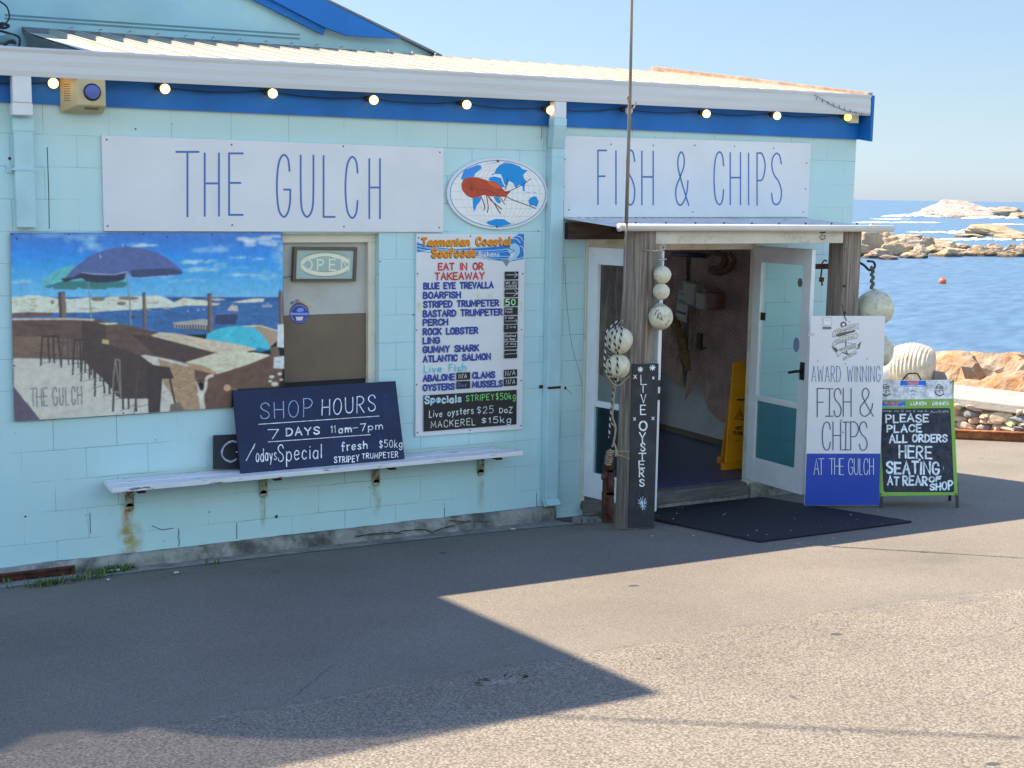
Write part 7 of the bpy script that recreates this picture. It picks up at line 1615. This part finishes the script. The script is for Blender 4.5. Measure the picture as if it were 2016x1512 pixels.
mb = MB(); b = ctr+(RGT*.38-UPV*.16)*SB; mb.hexa([b-UPV*.35-RGT*.2, b-UPV*.35+RGT*.22, b-UPV*.35+RGT*.22+FWD*.2, b-UPV*.35-RGT*.2+FWD*.2], [b+UPV*.12-RGT*.12, b+UPV*.10+RGT*.02, b+UPV*.10+RGT*.02+FWD*.2, b+UPV*.12-RGT*.12+FWD*.2])
tag(mb.build('grey_boulder', mat('grey_stone', (.30, .25, .22), .9, .2, 8, .5, 20), None, .02, loc=b), 'grey wedge shaped stone beside the bleached drum', 'stone')
mb = MB(); b2 = ctr-(RGT*.18+UPV*.50)*SB; mb.sphere(b2+UPV*.12, .34, 24, 14, (1.3, .8, .55), nz=.25); tag(mb.build('pale_boulder', mat('pale_stone', (.62, .56, .47), .9, .12, 6, .5, 20), None, loc=b2), 'large pale boulder under the bleached drum', 'stone')

# harbour rocks : each boulder of the reef
RK = [mat('reef_rock_a', (.40, .31, .22), .95, .16, .8, .5, 2.5, col2=(.33, .25, .18), lo=.5, hi=.7, sc2=.5, bdist=.12), mat('reef_rock_b', (.42, .31, .19), .95, .15, .8, .5, 2.5, col2=(.37, .25, .14), lo=.5, hi=.7, sc2=.5, bdist=.12)]
def wet(m):
    n = m.node_tree.nodes; L = m.node_tree.links; b = n['Principled BSDF']; geo = n.new('ShaderNodeNewGeometry'); sx = n.new('ShaderNodeSeparateXYZ'); L.new(geo.outputs['Position'], sx.inputs[0])
    nz = n.new('ShaderNodeTexNoise'); nz.inputs['Scale'].default_value = 1.2; L.new(geo.outputs['Position'], nz.inputs['Vector'])
    ad = n.new('ShaderNodeMath'); ad.operation = 'MULTIPLY_ADD'; L.new(nz.outputs[0], ad.inputs[0]); ad.inputs[1].default_value = -.7; L.new(sx.outputs[2], ad.inputs[2])
    mr = n.new('ShaderNodeMapRange'); mr.inputs[1].default_value = SEA-.22; mr.inputs[2].default_value = SEA+.02; L.new(ad.outputs[0], mr.inputs[0])
    old = b.inputs['Base Color'].links[0].from_socket; mx = n.new('ShaderNodeMix'); mx.data_type = 'RGBA'; L.new(mr.outputs[0], mx.inputs[0]); mx.inputs[6].default_value = (.10, .075, .05, 1); L.new(old, mx.inputs[7]); L.new(mx.outputs[2], b.inputs['Base Color'])
for m in RK: wet(m)
random.seed(12)
def rock(u, vb, wpx, hpx, k=0, g='boulders of the harbour reef', lab=None, cat='boulder', name='boulder', flat=1.0, m=None, seedn=0):
    p = ZP(u, vb, SEA); dep = float((p-CAM)@FWD); rx_ = wpx*dep/FPX/2*(1.35 if name == 'boulder' else 1.1); rz_ = hpx*dep/FPX*(1.12 if name == 'boulder' else 1.0)
    mb = MB(); mb.sphere((0, 0, 0), 1, 44, 26); facet(mb, 0, int(u*7+vb), 22, .06, .55, .95); mb.sm = [False]*len(mb.f)
    R2 = n3(RGT*np.array([1, 1, 0])); F2 = np.array([-R2[1], R2[0], 0]); s_ = random.uniform(-.25, .25)
    for i, (x, y, z) in enumerate(mb.v):
        n_ = mnoise.fractal(Vector((x*2.2+u, y*2.2, z*3.6+vb)), 1, 2.1, 3)*.10; z2 = z if z > -.2 else -.2
        mb.v[i] = tuple(p+R2*(x+s_*z2)*(1+n_)*rx_+F2*(y+.1)*rx_*.75*flat*(1+n_)+np.array([0, 0, (z2*(1+n_*1.4)+.02)*rz_]))
    o = mb.build(name, m or RK[k % 2], None, loc=p); tag(o, lab, cat, g); return o
spots = []
def lerp(a, b, f): return a+(b-a)*f
main = [(1700, 497, 60, 38), (1722, 492, 70, 40), (1752, 488, 64, 30), (1690, 505, 40, 26), (1735, 508, 44, 20), (1765, 503, 52, 22), (1795, 494, 56, 22), (1800, 508, 46, 12), (1778, 484, 50, 20), (1822, 492, 40, 24), (1812, 505, 30, 18), (1838, 498, 44, 18),
        (1866, 492, 46, 17), (1888, 490, 36, 13), (1750, 511, 30, 9), (1858, 505, 42, 13), (1880, 505, 26, 11), (1713, 508, 24, 9), (1905, 504, 36, 12), (1930, 504, 40, 18), (1962, 500, 30, 18), (1958, 504, 36, 15), (1990, 497, 28, 17), (2000, 505, 40, 14), (2014, 498, 22, 18), (1975, 506, 26, 8), (1742, 470, 44, 12), (1710, 476, 70, 16)]
ord_ = ['leftmost', 'left', 'middle', 'right', 'rightmost']
ords = ['leftmost', 'second', 'third', 'fourth', 'fifth', 'sixth', 'seventh', 'eighth', 'ninth', 'tenth', 'eleventh', 'twelfth', 'thirteenth', 'fourteenth', 'fifteenth', 'sixteenth', 'seventeenth', 'eighteenth', 'nineteenth', 'twentieth', 'twenty-first', 'twenty-second', 'twenty-third', 'twenty-fourth', 'twenty-fifth', 'twenty-sixth', 'twenty-seventh', 'rightmost']
rank = sorted(range(len(main)), key=lambda i: main[i][0])
for i, (u, vb, wp2, hp2) in enumerate(main):
    k = rank.index(i); sz = 'large' if wp2 > 50 else ('mid sized' if wp2 > 34 else 'small'); where = ords[k]+(' boulder of the harbour reef' if k in (0, len(main)-1) else ' boulder from the left in the harbour reef')
    rock(u, vb, wp2, hp2, i, lab='%s %s %s' % (sz, 'orange tan' if i % 2 else 'pale brown', where))
for (u, vb, wp2, hp2, lb) in ((1708, 462, 60, 16, 'pale angular slab at the top left of the harbour reef'), (1760, 480, 90, 18, 'long tan slab along the crest of the harbour reef'), (1835, 487, 80, 14, 'low sloping tan slab right of the reef crest'), (1780, 500, 90, 10, 'flat brown shelf along the front of the harbour reef'), (1900, 498, 70, 9, 'flat sandy shelf in the gap of the harbour reef')):
    rock(u, vb, wp2, hp2, 1, lab=lb)
rock(1888, 428, 165, 33, 0, None, 'large pale domed rock islet far out with surf on its left', 'islet', 'rock_islet', 1.0, mat('far_rock', (.44, .38, .32), .95, .15, .3, .8, 1.2, col2=(.34, .27, .21), lo=.45, hi=.65, sc2=.25, bdist=.5)); rock(1975, 427, 110, 18, 0, None, 'low pale rock islet right of the large dome', 'islet', 'rock_islet')
rock(1968, 464, 110, 22, 1, None, 'tan rock mound awash between islet and reef', 'islet', 'rock_islet'); rock(1905, 467, 60, 7, 1, None, 'flat brown rock barely above the surf', 'islet', 'rock_islet'); rock(2002, 472, 90, 11, 1, None, 'low flat brown ledge at the right edge among surf', 'islet', 'rock_islet')
rock(2012, 430, 50, 14, 1, None, 'brown far rock cut by the right edge of the view', 'islet', 'rock_islet')
# surf
FM = mat('white_foam', (.86, .88, .90), .9, .06, 1.0, 0)
def foam(u0, u1, v, hpx, depth=5, n=26, label='', seed=0):
    random.seed(seed); a = ZP(u0, v, SEA); b = ZP(u1, v, SEA); dep = float(((a+b)/2-CAM)@FWD); h = hpx*dep/FPX; mb = MB(); F2 = n3((FWD[0], FWD[1], 0))
    for i in range(n):
        f = i/(n-1); c = a*(1-f)+b*f+F2*random.uniform(-.5, .5)*depth; hh = h*random.uniform(.5, 1)*(.3+.7*math.sin(math.pi*min(1, f*.95+.03))); r = np.linalg.norm(b-a)/n*1.6; k = len(mb.v); mb.sphere((0, 0, 0), 1, 12, 7, nz=.3, nf=2)
        for q in range(k, len(mb.v)): x, y, z = mb.v[q]; mb.v[q] = tuple(c+np.array([RGT[0]*x*r, RGT[1]*x*r, 0])+F2*y*r*.6+np.array([0, 0, max(z, -.1)*hh]))
    tag(mb.build('surf', FM, None, loc=a), label, 'surf', kind='stuff')
foam(1745, 1850, 427, 7, 8, 30, 'white surf breaking on the left of the large islet', 1); foam(1800, 1845, 426, 16, 6, 18, 'bright white splash against the large islet', 2); foam(1900, 2016, 430, 5, 6, 30, 'white surf line along the foot of the far islets', 3)
foam(1870, 1950, 459, 8, 4, 22, 'white surf left of the tan mound', 4); foam(1860, 2016, 472, 4, 4, 36, 'surf washing over the low brown rocks', 5); foam(1680, 1850, 438, 1.1, 10, 60, 'long thin line of foam on the open water', 6); foam(1790, 1890, 457, 1.2, 8, 50, 'second thin line of foam nearer the reef', 7); foam(1720, 1780, 431, .6, 10, 20, 'faint foam streaks further out', 8)
foam(1940, 2016, 442, 2.0, 5, 20, 'small surf behind the tan mound', 9)
p = ZP(1855.5, 558, SEA); dep = float((p-CAM)@FWD); r = 7.2*dep/FPX; ob_ = thing('mooring_buoy', 'small round orange mooring buoy floating in the harbour', 'buoy', tuple(p)); mb = MB(); mb.sphere(p+np.array([0, 0, r*.55]), r, 24, 16); mb.build('ball', mat('orange_buoy', (.75, .16, .06), .5), ob_)
mb = MB(); mb.cyl(p+np.array([0, 0, r*1.5]), p+np.array([0, 0, r*1.75]), r*.2, r*.16, 10); mb.build('eye', mat('buoy_eye', (.4, .12, .06), .6), ob_)
